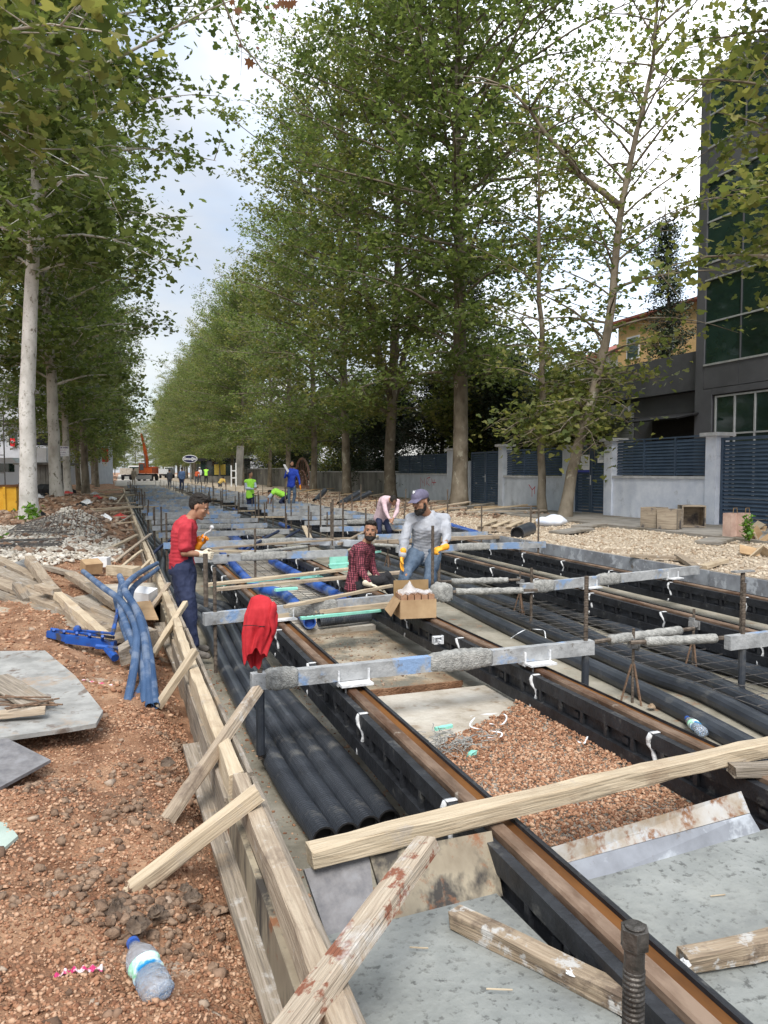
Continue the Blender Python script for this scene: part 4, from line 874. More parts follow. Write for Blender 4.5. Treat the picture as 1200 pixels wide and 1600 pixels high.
tm(530, 850, .56, 568, 832, .60, .07, .04, M_wood, 'bent plank left of the plaid shirted man head', 'plank', 'plank', GPk)
tm(540, 862, .58, 590, 838, .60, .05, .03, M_woodn, 'thin lath left of the plaid shirted man head', 'plank', 'plank', GPk)
tm(575, 848, .54, 790, 838, .54, .10, .08, M_wood, 'timber behind the two seated and bending men', 'plank', 'plank', GPk)
for i in range(18):
    y = 12.5+i*1.5; x = 1.4+((i*7) % 5)*1.1; timber('plank', (x, y, .54), (x+1.2+.3*(i % 3), y+.5*((i % 3)-1), .54), .12, .03, (M_woodn, M_wood)[i % 2], 'loose plank lying over the far rails, %s going back' % nth(i), 'plank', GPk)
for i, (x0, y0, x1, y1, z, l) in enumerate(((383, 862, 435, 830, .62, 'dark blue hose rising beside the crooked pole'), (425, 858, 468, 828, .5, 'dark pipe slanting across the middle track'), (232, 872, 268, 842, .55, 'dark hose over the left ducts by the form'))):
    duct('dark_hose', [G(x0, y0, z-.15), G((x0+x1)/2, (y0+y1)/2-2, z), G(x1, y1, z+.1)], .028, l, mat('dark blue hose', (.012, .02, .05), (.025, .035, .075), rough=.5), hollow=False, cat='hose')
# ================================================================ RIGHT FORM BOARD
GR2 = 'blue grey form boards along the right track'
for i, (a, b, l) in enumerate(((2.5, 7.6, 'near bluish form board holding back the pale gravel at the right edge'), (7.55, 12.3, 'bluish white form board in front of the pale gravel, second from the right edge'), (12.25, 18, 'form board below the black drum'), (18, 26, 'form board behind the grey shirted man'), (26, 40, 'farthest form board of the right track'))):
    t = thing('form_board', l, 'formwork', (7.225+.02*(i % 2), (a+b)/2, 0), group=GR2)
    mb = MB(); mb.bb((-.012, -(b-a)/2+.01, .12), (.012, (b-a)/2-.01, .56)); mb.obj('board_face', M_bluew, t)
    o = timber('top_rail', (.03, -(b-a)/2, .54), (.03, (b-a)/2, .54), .05, .05, M_woodg, parent=t)

for i in range(12):
    y = 13+i*2.4; x = (1.75, 2.35, 3.3, 4.4)[i % 4]; duct('blue_pipe', [(x, y, .3), (x+.1, y+1.6, .3)], .06, 'short blue pipe in the far trench, %s going back' % nth(i), M_bluep, group='blue pipes in the far trench')
for i in range(14):
    y = 14+i*2.7; x = 3.9+.25*((i*5) % 3); b = Vector((x, y, .2)); t = thing('threaded_post', 'thin rod standing between the two far tracks, %s going back' % nth(i), 'post', b, group='rods between the far tracks'); threads(.018, 0, 1.05+.2*math.sin(i)).obj('rod', M_rod, t)
# ================================================================ RIGHT WALL, GATES
WX = 13.6
def wy(px): return GX(px, 800, WX).y
def zat(px, py, X=WX): return GX(px, py, X).z
GW = 'boundary wall pieces along the right pavement'
def louv(mb, ya, yb, z0, z1, pitch=.085, x=0):
    L = abs(yb-ya); z = z0+pitch*.5
    while z < z1-.02:
        mb.box((x, (ya+yb)/2, z), (.012, L, pitch*.95), Matrix.Rotation(R_(28), 3, 'Y')); z += pitch
def wallseg(pa, pb, zc, zt, label, m, npan=3, bt=.25):
    ya, yb = wy(pb), wy(pa); c = (ya+yb)/2; h = (yb-ya)/2
    t = thing('boundary_wall', label, 'wall', (WX, c, 0), group=GW)
    mb = MB(); mb.bb((0, -h, .3), (bt, h, zc)); mb.obj('base_wall', m, t)
    mb = MB(); mb.bb((-.04, -h, zc+.002), (bt+.04, h, zc+.07)); mb.obj('coping', M_cope, t)
    w_ = 2*h/npan
    for i in range(npan):
        y0 = -h+i*w_; mb = MB(); louv(mb, y0+.03, y0+w_-.03, zc+.09, zt-.02, x=bt/2)
        mb.bb((bt/2-.03, y0, zc+.072), (bt/2+.03, y0+.045, zt)); mb.bb((bt/2-.03, y0+.046, zt-.04), (bt/2+.03, y0+w_, zt)); mb.obj('louvre_panel', M_louv, t)
    return t
def pillar(px0, px1, zt, label, m=M_wallb, cap=.10):
    ya, yb = wy(px1), wy(px0); t = thing('wall_pillar', label, 'pillar', (WX, (ya+yb)/2, 0), group='pillars of the right boundary wall'); h = (yb-ya)/2
    mb = MB(); mb.bb((-.06, -h+.003, .3), (.34, h-.003, zt)); mb.obj('shaft', m, t)
    mb = MB(); mb.bb((-.06-cap, -h-cap, zt+.002), (.34+cap, h+cap, zt+.09)); mb.obj('cap', M_cope, t); return t
def gate(px0, px1, zt, label, leaves=2, z0=.60, handle=True):
    ya, yb = wy(px1), wy(px0); t = thing('louvred_gate', label, 'gate', (WX+.1, (ya+yb)/2, 0), group='navy louvred metal gates'); h = (yb-ya)/2; w_ = 2*h/leaves
    for i in range(leaves):
        y0 = -h+i*w_; mb = MB(); louv(mb, y0+.09, y0+w_-.09, z0+.08, zt-.07, x=0, pitch=.09)
        for a, b in ((y0+.01, y0+.09), (y0+w_-.09, y0+w_-.01)): mb.bb((-.03, a, z0), (.03, b, zt))
        mb.bb((-.028, y0+.091, zt-.07), (.028, y0+w_-.091, zt)); mb.bb((-.028, y0+.091, z0), (.028, y0+w_-.091, z0+.07)); mb.obj('gate_leaf', M_louv, t)
    if handle:
        mb = MB(); mb.bb((-.045, -.02, 1.45), (-.031, .02, 1.75)); mb.tube([(-.05, 0, 1.66), (-.09, 0, 1.66), (-.09, .12, 1.66)], .012, 6); mb.obj('handle', M_alu, t)
    return t
zt = zat(960, 688); zc = zat(960, 747)
gate(1120, 1400, zat(1120, 684), 'double navy louvred gate at the right edge behind the paper bags')
pillar(1103, 1120, zat(1110, 682), 'pale blue pillar with wide cap left of the right edge gate')
wallseg(957, 1103, zc, zt, 'pale blue rendered wall with louvre panels behind the two wooden crates', M_wallb)
pillar(945, 957, zat(950, 690), 'pale blue pillar right of the small gate with papers')
tg = gate(895, 945, zat(920, 697), 'small double navy gate with a white notice and a paper taped on')
pillar(880, 895, zat(887, 700), 'grey pillar hidden behind the leaning tree', M_wallg)
wallseg(787, 880, zat(800, 746), zat(800, 703), 'grey painted wall with louvres left of the leaning tree, red Y mark on it', M_wallg)
pillar(780, 787, zat(783, 698), 'grey pillar right of the solid navy gate', M_wallg)
gate(733, 780, zat(750, 706), 'navy louvred gate between the thick brown tree and the grey pillar')
pillar(700, 712, zat(706, 704), 'pale pillar partly behind the thick brown plane tree', M_wallg)
wallseg(619, 700, zat(650, 742), zat(650, 711), 'grey painted wall with louvres and red graffiti', M_wallg, 4)
t = thing('boundary_wall', 'low grey wall piece hidden behind the thick brown tree trunk', 'wall', (WX, wy(722), 0), group=GW)
mb = MB(); mb.bb((0, wy(733)-wy(722), .3), (.25, wy(712)-wy(722), 2.3)); mb.obj('base_wall', M_wallg, t)
def owall(pa, pb, pyt, label):
    ya, yb = wy(pb), wy(pa); c = (ya+yb)/2; t = thing('boundary_wall', label, 'wall', (WX, c, 0), group=GW)
    mb = MB(); mb.bb((0, ya-c, .3), (.25, yb-c, zat(pb, pyt))); mb.obj('base_wall', M_oldwall, t); mb = MB(); mb.bb((-.04, ya-c, zat(pb, pyt)+.002), (.29, yb-c, zat(pb, pyt)+.07)); mb.obj('coping', M_cope, t)
owall(484, 618, 738, 'stained old concrete wall right of the pink arched gate')
owall(386, 458, 732, 'stained old concrete wall left of the pink arched gate')
owall(300, 385, 731, 'far end of the old grey wall before the dark shop')
# arched gate
M_pk = mat('faded pink metal', (.22,.12,.09), (.34,.20,.16), scale=3, rough=.8)
ya, yb = wy(484), wy(458); c = (ya+yb)/2; h = (yb-ya)/2-.1; t = thing('arched_gate', 'faded pink arched metal gate between the old walls', 'gate', (WX+.1, c, 0))
zz = zat(470, 716)-.5-h*.9
mb = MB(); mb.bb((-.02, -h, .5), (.02, h, .5+zz)); mb.obj('gate_leaf', M_pk, t)
mb = MB(); mb.tube([(0, -h*math.cos(a*PI/12), .5+zz+h*.9*math.sin(a*PI/12)) for a in range(13)], .09, 6); mb.tube([(0, -h*.6*math.cos(a*PI/12), .5+zz+h*.55*math.sin(a*PI/12)) for a in range(13)], .05, 6)
for a in range(1, 12): mb.tube([(0, 0, .5+zz), (0, -h*math.cos(a*PI/12), .5+zz+h*.9*math.sin(a*PI/12))], .025, 4)
mb.obj('arch', M_pk, t)
for k in range(4): mb = MB(); mb.bb((-.045, -h+.1+k*h/2, .8), (-.021, -h+h/2-.1+k*h/2, .3+zz)); mb.obj('panel', M_pk, t)
mb = MB(); mb.bb((-.1, -h-.25, .3), (.3, -h-.02, 1.0+zz)); mb.bb((-.1, h+.02, .3), (.3, h+.25, 1.0+zz)); mb.obj('jambs', M_oldwall, t)
# notices
def poster(px0, py0, px1, py1, label, band=None, name='paper_notice'):
    X = WX+.045; a = GX(px0, py0, X); b = GX(px1, py1, X); t = thing(name, label, 'notice', (X, (a.y+b.y)/2, (a.z+b.z)/2)); hy, hz_ = abs(a.y-b.y)/2, abs(a.z-b.z)/2
    mb = MB(); mb.bb((-.004, -hy, -hz_), (0, hy, hz_)); mb.obj('sheet', M_paper, t)
    mb = MB(); n = 5 if band else 6
    for i in range(n): z = hz_*.75-i*hz_*1.2/n; mb.bb((-.006, -hy*.8, z), (-.0042, hy*(.3+.5*((i*37) % 10)/10), z+.012))
    mb.obj('print_lines', mat('grey print', (.35,.42,.5), rough=.9), t)
    if band: mb = MB(); mb.bb((-.0065, -hy, -hz_), (-.0045, hy, -hz_*.72)); mb.obj('blue_band', mat('blue band print', (.05,.07,.35), rough=.6), t)
poster(903, 711, 921, 738, 'white notice with a blue foot band on the small gate', True)
poster(934, 711, 945, 723, 'small tilted white paper on the right leaf of the small gate')
# graffiti
def strokes(name, label, lines, X, r=.02):
    c = GX(*lines[0][0], X); mb = MB()
    for ln in lines: mb.tube([GX(x_, y_, X-.006)-c for x_, y_ in ln], r, 5)
    mb.v = [(a*.15, b, e) for a, b, e in mb.v]
    return tag(mb.obj(name, M_graf, loc=c), label, 'graffiti')
strokes('graffiti', 'red dripping graffiti letters on the grey louvred wall', [[(657, 762), (657, 746), (661, 755), (663, 747), (663, 760)], [(666, 758), (667, 747), (670, 750), (667, 754), (671, 759)], [(674, 757), (674, 748), (678, 758), (679, 749)], [(668, 747), (672, 746)], [(681, 754), (675, 754)]], WX)
strokes('graffiti', 'red Y shaped spray mark on the grey painted wall', [[(826, 757), (831, 765), (831, 776)], [(836, 760), (831, 766)], [(835, 762), (835, 772)]], WX, .018)
# ================================================================ BUILDINGS RIGHT
def rectwin(t, X, y0, y1, z0, z1, frame=M_alu, nm=2, trans=True, open_=False):
    f = MB(); w_ = .05
    f.bb((X-.03, y0, z0), (X+.03, y1, z0+w_)); f.bb((X-.03, y0, z1-w_), (X+.03, y1, z1))
    for i in range(nm+1): yy = y0+(y1-y0-w_)*i/nm; f.bb((X-.032, yy, z0+w_+.001), (X+.032, yy+w_, z1-w_-.001))
    if trans: zt_ = z0+(z1-z0)*.62; f.bb((X-.026, y0+.051, zt_), (X+.026, y1-.051, zt_+w_))
    fo = f.obj('window_frame', frame, t); g = MB(); g.bb((X+.01, y0+.02, z0+.02), (X+.02, y1-.02, z1-.02)); g.obj('pane', M_glass, fo); return fo
BX = 18.0
yc = GX(1093, 300, BX).y
t = thing('office_building', 'dark grey clad office block with long green glass bands at the right edge', 'building', (0, 0, 0))
mb = MB(); ztop = GX(1093, 122, BX).z
lv = [(362, 435-75, 0)]
z_of = lambda py: GX(1107, py, BX).z
mb.bb((BX+.12, 2, .3), (BX+14, yc, ztop)); mb.obj('core_wall', M_clad, t)
mb = MB(); mb.bb((BX, yc-.36, .3), (BX+.119, yc, ztop)); mb.bb((BX, 2, ztop-.35), (BX+.119, yc-.361, ztop)); mb.obj('corner_fin', M_clad, t)
bands = [(z_of(232), z_of(282)), (z_of(412), z_of(437)), (z_of(570), z_of(607))]
for zb, za in bands:
    y = 2.0
    while y < yc-.4:
        y2 = min(y+1.45, yc-.365); mb = MB(); mb.bb((BX, y, za), (BX+.118, y2-.012, zb)); mb.obj('cladding_panel', M_clad, t); y += 1.45
gl = [(z_of(282), z_of(412)), (z_of(437), z_of(570)), (ztop-.36, z_of(232))]
for za, zb in ((z_of(412), z_of(282)), (z_of(570), z_of(437)), (z_of(232), ztop-.36)):
    mb = MB(); mb.bb((BX+.05, 2, za+.02), (BX+.07, yc-.37, zb-.02)); g = mb.obj('glass_band', M_glass, t)
    mb = MB(); zm = (za+zb)/2
    mb.bb((BX-.03, 2, za-.03), (BX+.04, yc-.365, za+.03)); mb.bb((BX+.01, 2, zm-.03), (BX+.045, yc-.365, zm+.02)); mb.bb((BX-.03, 2, zb-.04), (BX+.04, yc-.365, zb+.0))
    mb.obj('sill', M_alu, g)
    y = yc-1.85
    mb = MB()
    while y > 2: mb.bb((BX+.012, y, za+.031), (BX+.046, y+.035, zb-.041)); y -= 1.45
    mb.obj('mullion', M_clad, g)
z1 = z_of(607)-.02
rectwin(t, BX+.06, GX(1185, 650, BX).y-2.2, GX(1115, 650, BX).y, 1.0, z1-.25, nm=5)
mb = MB(); mb.bb((BX, GX(1111, 650, BX).y, .3), (BX+.118, yc-.361, z1)); mb.bb((BX, 2, z1-.2), (BX+.118, GX(1111, 650, BX).y-.01, z1)); mb.obj('ground_floor_cladding', M_clad, t)
w_ = MB(); a_, b_ = GX(800, 430, 14.5), GX(1093, 505, BX-.1); pts_ = [a_.lerp(b_, i/16)+Vector((0, 0, -.5*math.sin(PI*i/16))) for i in range(17)]; w_.tube([q-a_ for q in pts_], .015, 5); tag(w_.obj('overhead_wire', M_dark, loc=a_), 'thin dark wire running from the trees to the office block', 'wire')
# low annex
t = thing('annex_building', 'low dark annex with grey roller shutters left of the office block', 'building', (0, 0, 0))
za = GX(1033, 560, BX+.3).z
mb = MB(); mb.bb((BX+.6, yc+.02, .3), (BX+10, 34, za-1.3)); mb.bb((BX+.3, yc+.02, za-1.29), (BX+10, 34, za)); mb.obj('wall', M_clad, t)
M_shut = mat('grey roller shutter', (.26,.28,.29), (.34,.36,.37), scale=3, rough=.5, metal=.3)
for pa, pb, a, b in ((918, 988, 662, 698),):
    y0, y1 = GX(pb, 660, BX+.5).y, GX(pa, 660, BX+.5).y; zz0, zz1 = .5, GX(pb, 655, BX+.5).z; mb = MB(); z = zz0
    while z < zz1: mb.box((BX+.55, (y0+y1)/2, z), (.03, y1-y0, .085), Matrix.Rotation(.15, 3, 'Y')); z += .09
    mb.obj('roller_shutter', M_shut, t)
    mb = MB(); mb.bb((BX+.3, y0, zz1+.05), (BX+.58, y1, zz1+.6)); mb.obj('shutter_box', M_shut, t)
mb = MB(); y0, y1 = GX(1092, 640, BX).y, GX(1000, 640, BX).y; zz = GX(1092, 646, BX).z; mb.sheet([(BX-.9, y0, zz-.15), (BX+.55, y0, zz+.15), (BX+.55, y1, zz+.15), (BX-.9, y1, zz-.15)], .05); mb.obj('awning', M_dark, t)
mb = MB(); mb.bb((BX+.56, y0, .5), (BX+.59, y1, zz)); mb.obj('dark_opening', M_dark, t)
y0, y1 = GX(850, 680, BX).y, GX(816, 680, BX).y; mb = MB(); mb.bb((BX+.5, y0-2, .5), (BX+.58, y1+2.5, GX(850, 672, BX).z)); f = mb.obj('shop_window', M_glass, t)
mb = MB(); mb.bb((BX+.46, GX(840, 690, BX).y, GX(840, 700, BX).z), (BX+.499, GX(831, 690, BX).y, GX(840, 673, BX).z)); mb.obj('red_poster', mat('red poster', (.35,.05,.04), (.42,.08,.06), rough=.7), f)
mb = MB(); mb.bb((BX-1.2, 27.5, 3.6), (BX+.58, 38, 3.72)); mb.obj('tin_canopy', mat('brown tin', (.13,.09,.06), (.22,.17,.12), rough=.8), t)
# houses behind
def house(x0, y0, x1, y1, h, wallm, roofm, label, rows, rise=1.6):
    t = thing('house', label, 'house', ((x0+x1)/2, (y0+y1)/2, 0), group='houses behind the right wall'); a, b = (x1-x0)/2, (y1-y0)/2
    mb = MB(); mb.bb((-a, -b, .3), (a, b, h)); mb.obj('wall', wallm, t)
    mb = MB(); e = .5; V = [(-a-e, -b-e, h+.01), (a+e, -b-e, h+.01), (a+e, b+e, h+.01), (-a-e, b+e, h+.01), (0, -b*.4, h+rise), (0, b*.4, h+rise), (-a-e, -b-e, h-.12), (a+e, -b-e, h-.12), (a+e, b+e, h-.12), (-a-e, b+e, h-.12)]
    mb.add(V, [(0, 1, 4), (1, 2, 5, 4), (2, 3, 5), (3, 0, 4, 5), (6, 7, 1, 0), (7, 8, 2, 1), (8, 9, 3, 2), (9, 6, 0, 3), (9, 8, 7, 6)]); mb.obj('roof', roofm, t)
    for z in rows:
        for k in (-.55, .1, .7):
            f = MB(); f.bb((-a-.06, k*b-.6, z), (-a-.001, k*b+.6, z+1.4)); fo = f.obj('window', M_white, t); g = MB(); g.bb((-a-.07, k*b-.5, z+.1), (-a-.061, k*b+.5, z+1.3)); g.obj('pane', M_glass, fo)
            f = MB(); f.bb((k*a-.6, -b-.06, z), (k*a+.6, -b-.001, z+1.4)); fo = f.obj('window', M_white, t); g = MB(); g.bb((k*a-.5, -b-.07, z+.1), (k*a+.5, -b-.061, z+1.3)); g.obj('pane', M_glass, fo)
M_yel = mat('yellow plaster', (.62,.40,.17), (.70,.48,.24), rough=.9); M_whp = mat('white plaster', (.66,.68,.72), (.74,.76,.80), rough=.9)
M_roof = mat('red roof tiles', (.20,.06,.04), (.34,.12,.09), scale=8, rough=.9, bump=.4)
p = GX(1072, 520, 30); house(30, p.y-4, 38, p.y+6, 11.3, M_yel, M_roof, 'yellow house with red tiled roof beside the office block', (3, 6, 8.8), 1.2)
p = GX(975, 560, 34); house(34, p.y-3, 42, p.y+6, 10.5, M_whp, M_roof, 'pale house with dark red roof seen through the leaning tree', (3, 6, 8), 1.8)
p = GX(478, 640, 30); house(30, p.y-4, 44, p.y+22, 14.0, M_whp, M_roof, 'white house gable between two right hand trunks', (3, 6, 9, 11.6), 1.5)
# far shops on the right
p = GX(300, 720, 14.5)
t = thing('shop_building', 'dark far shop under the oval sign', 'building', (15, p.y, 0)); mb = MB(); mb.bb((0, -6, .3), (7, 8, 5.2)); mb.obj('wall', M_clad, t); mb = MB(); mb.bb((-.06, -5.5, .6), (-.001, 7, 3.2)); mb.obj('shop_window', M_glass, t)
s = thing('oval_sign', 'dark blue oval shop sign with white lettering', 'sign', P(297, 717, 92)); rzs = -YAW
s.rotation_euler = (0, 0, rzs)
mb = MB(); k = 24; mb.prism([(.93*math.cos(2*PI*i/k), .50*math.sin(2*PI*i/k)) for i in range(k)], .08, Matrix.Rotation(PI/2, 3, 'X')); mb.obj('rim', M_white, s)
mb = MB(); mb.prism([(.85*math.cos(2*PI*i/k), .42*math.sin(2*PI*i/k)) for i in range(k)], .03, Matrix.Rotation(PI/2, 3, 'X'), (0, -.082, 0)); mb.obj('face', mat('navy sign', (.01,.012,.06), rough=.4), s)
def text(body, size, m, parent, loc, rot=(PI/2, 0, 0), name='lettering', ext=.005, bold=0):
    c = bpy.data.curves.new(name, 'FONT'); c.body = body; c.size = size; c.align_x = 'CENTER'; c.align_y = 'CENTER'; c.extrude = ext; c.offset = bold
    o = bpy.data.objects.new(name, c); COL.objects.link(o); dg = bpy.context.evaluated_depsgraph_get(); dg.update(); me = bpy.data.meshes.new_from_object(o.evaluated_get(dg)); bpy.data.objects.remove(o); o = link(name, me, m); o.parent = parent; o.location = loc; o.rotation_euler = rot; return o
text('Simo\u011flu', .48, M_white, s, (0, -.12, 0), bold=.012)
mb = MB(); mb.tube([(0, .1, -4), (0, .1, -.45)], .07, 8); mb.obj('pole', M_steelg, s)
p = GX(355, 700, 16)
t = thing('apartment_building', 'white apartment house with brown balcony, far right side of the avenue', 'building', (17, p.y, 0)); mb = MB(); mb.bb((0, -7, .3), (10, 7, 15)); mb.obj('wall', M_whp, t)
for k in range(3):
    mb = MB(); mb.bb((-1.1, -6, 4.4+3*k), (-.001, -1, 5.4+3*k)); mb.obj('balcony', M_roof if k == 0 else M_whp, t)
    for q in range(3): f = MB(); f.bb((-.06, -5+q*4, 5+3*k), (-.001, -3.6+q*4, 6.6+3*k)); fo = f.obj('window', M_white, t); g = MB(); g.bb((-.07, -4.9+q*4, 5.1+3*k), (-.061, -3.7+q*4, 6.5+3*k)); g.obj('pane', M_glass, fo)
for q in range(3): f = MB(); f.bb((1+q*3, -7.06, 5), (2.4+q*3, -7.001, 6.6)); fo = f.obj('window', M_white, t); g = MB(); g.bb((1.1+q*3, -7.07, 5.1), (2.3+q*3, -7.061, 6.5)); g.obj('pane', M_glass, fo)
p = P(345, 722, 92)
t = thing('cafe_pavilion', 'low cafe pavilion with black flat roof and yellow lit window on the right', 'building', (p.x, p.y, 0), -YAW); mb = MB(); mb.bb((-3, 0, 3.2), (4, 5, 3.55)); mb.obj('roof', M_dark, t); mb = MB(); mb.bb((-2.6, .4, .4), (3.6, 4.6, 3.19)); mb.obj('wall', M_glass, t)
mb = MB(); mb.bb((-.9, .33, 1.5), (.5, .399, 2.8)); mb.obj('lit_window', mat('yellow interior', (.45,.33,.06), (.6,.45,.1), rough=.6), t)
mb = MB(); mb.bb((-3.2, -.6, .4), (4.2, -.5, 1.35)); mb.obj('low_barrier', M_oldwall, t)
t = tag(MB().bb((-.35, -.05, 0), (.35, .05, 3.9)).obj('leaning_board', M_oldwall, loc=P(372, 748, 72), rot=(0, R_(4), -YAW)), 'tall grey board leaning before the dark evergreen', 'board'); t.location.z = .5
t = thing('white_ladder_frame', 'white folded trestle beside the tall grey board', 'trestle', P(366, 748, 62), -YAW); t.location.z = .5; mb = MB(); mb.bb((-.3, 0, 0), (-.2, .06, 1.9)); mb.bb((.1, 0, 0), (.2, .06, 2.1)); mb.bb((-.3, .061, .8), (.2, .1, .9)); mb.bb((-.3, .061, 1.4), (.2, .1, 1.5)); mb.obj('frame', M_white, t)
# ================================================================ LEFT BACKGROUND
p = P(40, 735, 66)
t = thing('apartment_building', 'light grey apartment block with balconies and a small red flag at the left edge', 'building', (p.x, p.y, 0), -YAW)
M_lg = mat('light grey plaster', (.42,.45,.50), (.50,.53,.58), scale=2, rough=.9)
mb = MB(); mb.bb((-9, 0, .3), (3.4, 12, 14)); mb.obj('wall', M_lg, t)
for zb in (3.0, 6.4, 9.6):
    mb = MB(); mb.bb((-1.8, -1.4, zb), (3.2, -.01, zb+.18)); mb.bb((-1.8, -1.4, zb+.181), (3.2, -1.3, zb+1.15)); mb.bb((3.1, -1.299, zb+.181), (3.2, -.01, zb+1.15)); mb.obj('balcony', M_lg, t)
    f = MB(); f.bb((-1.5, -.08, zb+1.0), (-.5, -.001, zb+2.5)); fo = f.obj('window', M_white, t); g = MB(); g.bb((-1.4, -.1, zb+1.1), (-.6, -.081, zb+2.4)); g.obj('pane', M_glass, fo)
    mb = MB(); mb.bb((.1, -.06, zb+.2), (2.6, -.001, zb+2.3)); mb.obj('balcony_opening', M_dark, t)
    mb = MB(); mb.bb((-6, -.06, zb+.9), (-3.4, -.001, zb+2.4)); mb.obj('wide_window', M_glass, t)
mb = MB(); mb.bb((-9, -1.6, 2.2), (3.3, -.01, 2.5)); mb.bb((-1.5, -.3, .5), (3.0, -.01, 2.19)); mb.obj('shop_front', M_cardd, t)
fl = thing('red_flag', 'small red flag with white crescent and star hanging from the balcony', 'flag', P(20, 691, 64.2), -YAW); fl.scale = (.5, 1, .36)
mb = MB(); nf = 8; V = []; 
for i in range(nf+1):
    for z in (.95, -.95): V.append((-.45+.9*i/nf, .05*math.sin(i*1.4), z))
mb.add(V, [(2*i, 2*i+1, 2*i+3, 2*i+2) for i in range(nf)]); mb.obj('cloth', mat('flag red', (.55,.02,.03), (.62,.03,.04), rough=.8), fl, smooth=True)
mb = MB(); k = 24; out_ = [(.30*math.cos(a), .30*math.sin(a)) for a in [.6+(2*PI-1.2)*i/k for i in range(k+1)]]; inn = [(.08+.24*math.cos(a), .24*math.sin(a)) for a in [2*PI-.6-.2-(2*PI-1.6)*i/k for i in range(k+1)]]
mb.prism(out_+inn, .012, Matrix.Rotation(PI/2, 3, 'X'), (-.05, -.075, .1)); mb.obj('crescent', M_white, fl)
mb = MB(); mb.prism([((.13 if i % 2 == 0 else .05)*math.cos(i*PI/5+PI), (.13 if i % 2 == 0 else .05)*math.sin(i*PI/5+PI)) for i in range(10)], .012, Matrix.Rotation(PI/2, 3, 'X'), (.27, -.075, .1)); mb.obj('star', M_white, fl)
# van
p = P(15, 740, 52); v = thing('parked_van', 'white panel van parked at the left edge behind the scaffold poles', 'van', (p.x, p.y, .5), -YAW)
M_van = mat('white van paint', (.55,.60,.66), (.62,.66,.72), scale=1, rough=.3)
body = [(-3.2, .35), (-3.2, 1.9), (-3.0, 2.3), (1.2, 2.35), (1.9, 1.45), (2.7, 1.2), (2.8, .4)]
mb = MB(); mb.prism(body, 1.9, Matrix.Rotation(PI/2, 3, 'X'), (-1, 1.9, 0)); me = mb.obj('body', M_van, v)
mb = MB(); mb.bb((-.7, -.02, 1.35), (.35, -.001, 1.95)); mb.obj('side_window', M_glass, v)
mb = MB(); mb.bb((-4.1, -.015, 1.2), (-.8, -.001, 1.24)); mb.obj('side_groove', M_steelg, v)
for x in (-3.2, .9):
    for y in (.02, 1.7): mb = MB(); mb.lathe([(.02, -.1), (.33, -.1), (.35, 0), (.33, .1), (.02, .1)], 20, (x, y, .35), Matrix.Rotation(PI/2, 3, 'X')); wl = mb.obj('wheel', M_dark, v); mb = MB(); mb.lathe([(.02, -.12), (.18, -.12), (.18, .12), (.02, .12)], 14, (x, y, .35), Matrix.Rotation(PI/2, 3, 'X')); mb.obj('hub_cap', M_steelg, wl)
p = P(10, 740, 46); t = thing('scaffold_frame', 'thin steel scaffold frame in front of the white van', 'scaffold', (p.x, p.y, .5), -YAW)
for x in (-1.6, -.1): mb = MB(); mb.tube([(x, 0, 0), (x, 0, 5.4)], .04, 6); mb.obj('upright', M_steelg, t)
mb = MB()
for z in (1.3, 2.4, 3.6, 4.8): mb.tube([(-1.6, 0, z), (-.1, 0, z)], .03, 5)
mb.tube([(-1.6, 0, 1.3), (-.1, 0, 3.6)], .025, 5); mb.obj('ledgers', M_steelg, t)
p = P(66, 740, 42); t = thing('timber_shed', 'dark grey vertical boarded shed behind the whitish tree', 'shed', (p.x, p.y, .5), -YAW); mb = MB()
for i in range(8): mb.bb((-1.3+.3*i, .02*(i % 2), 0), (-1.02+.3*i, .3, 1.75)); 
mb.obj('board_wall', M_oldwall, t); mb = MB(); mb.bb((-1.5, -.3, 1.76), (1.4, 1.6, 1.86)); mb.obj('flat_roof', M_oldwall, t)
mb = MB(); mb.bb((-.3, -.1, 1.9), (.3, .1, 2.7)); mb.obj('roof_box', M_whp, t)
# skip
p = G(15, 806, .52); t = thing('waste_skip', 'yellow steel skip with rusty rim at the left edge', 'skip', (-5.2, 24.0, .5), 0)
M_ysk = mat('worn yellow paint', (.62,.33,.02), (.72,.42,.04), scale=3, rough=.55, bump=.15, blot=(.12,.06,.03), blot_s=3.5, blot_lo=.62, blot_hi=.66)
def boxopen(mb, x0, y0, x1, y1, z0, z1, th=.05, tap=0):
    mb.bb((x0, y0, z0), (x1, y0+th, z1)); mb.bb((x0, y1-th, z0), (x1, y1, z1)); mb.bb((x0, y0+th+.001, z0), (x0+th, y1-th-.001, z1)); mb.bb((x1-th, y0+th+.001, z0), (x1, y1-th-.001, z1)); mb.bb((x0+th, y0+th, z0), (x1-th, y1-th, z0+th))
mb = MB(); boxopen(mb, -1.8, 0, 2.35, 2.0, .06, .92); mb.obj('steel_box', M_ysk, t)
mb = MB(); mb.bb((-1.85, -.05, .921), (2.4, .06, .98)); mb.bb((2.28, .061, .921), (2.4, 2.0, .98)); mb.obj('rim', mat('rusty rim', (.06,.03,.02), (.2,.09,.03), rough=.9), t)
for x in (-1.2, -.1, 1.0, 2.0): mb = MB(); mb.bb((x, -.05, .06), (x+.07, -.001, .92)); mb.obj('rib', M_ysk, t)
mb = MB(); mb.bb((-1.6, .2, .0), (2.1, 1.7, .055)); mb.obj('skid', M_dark, t)
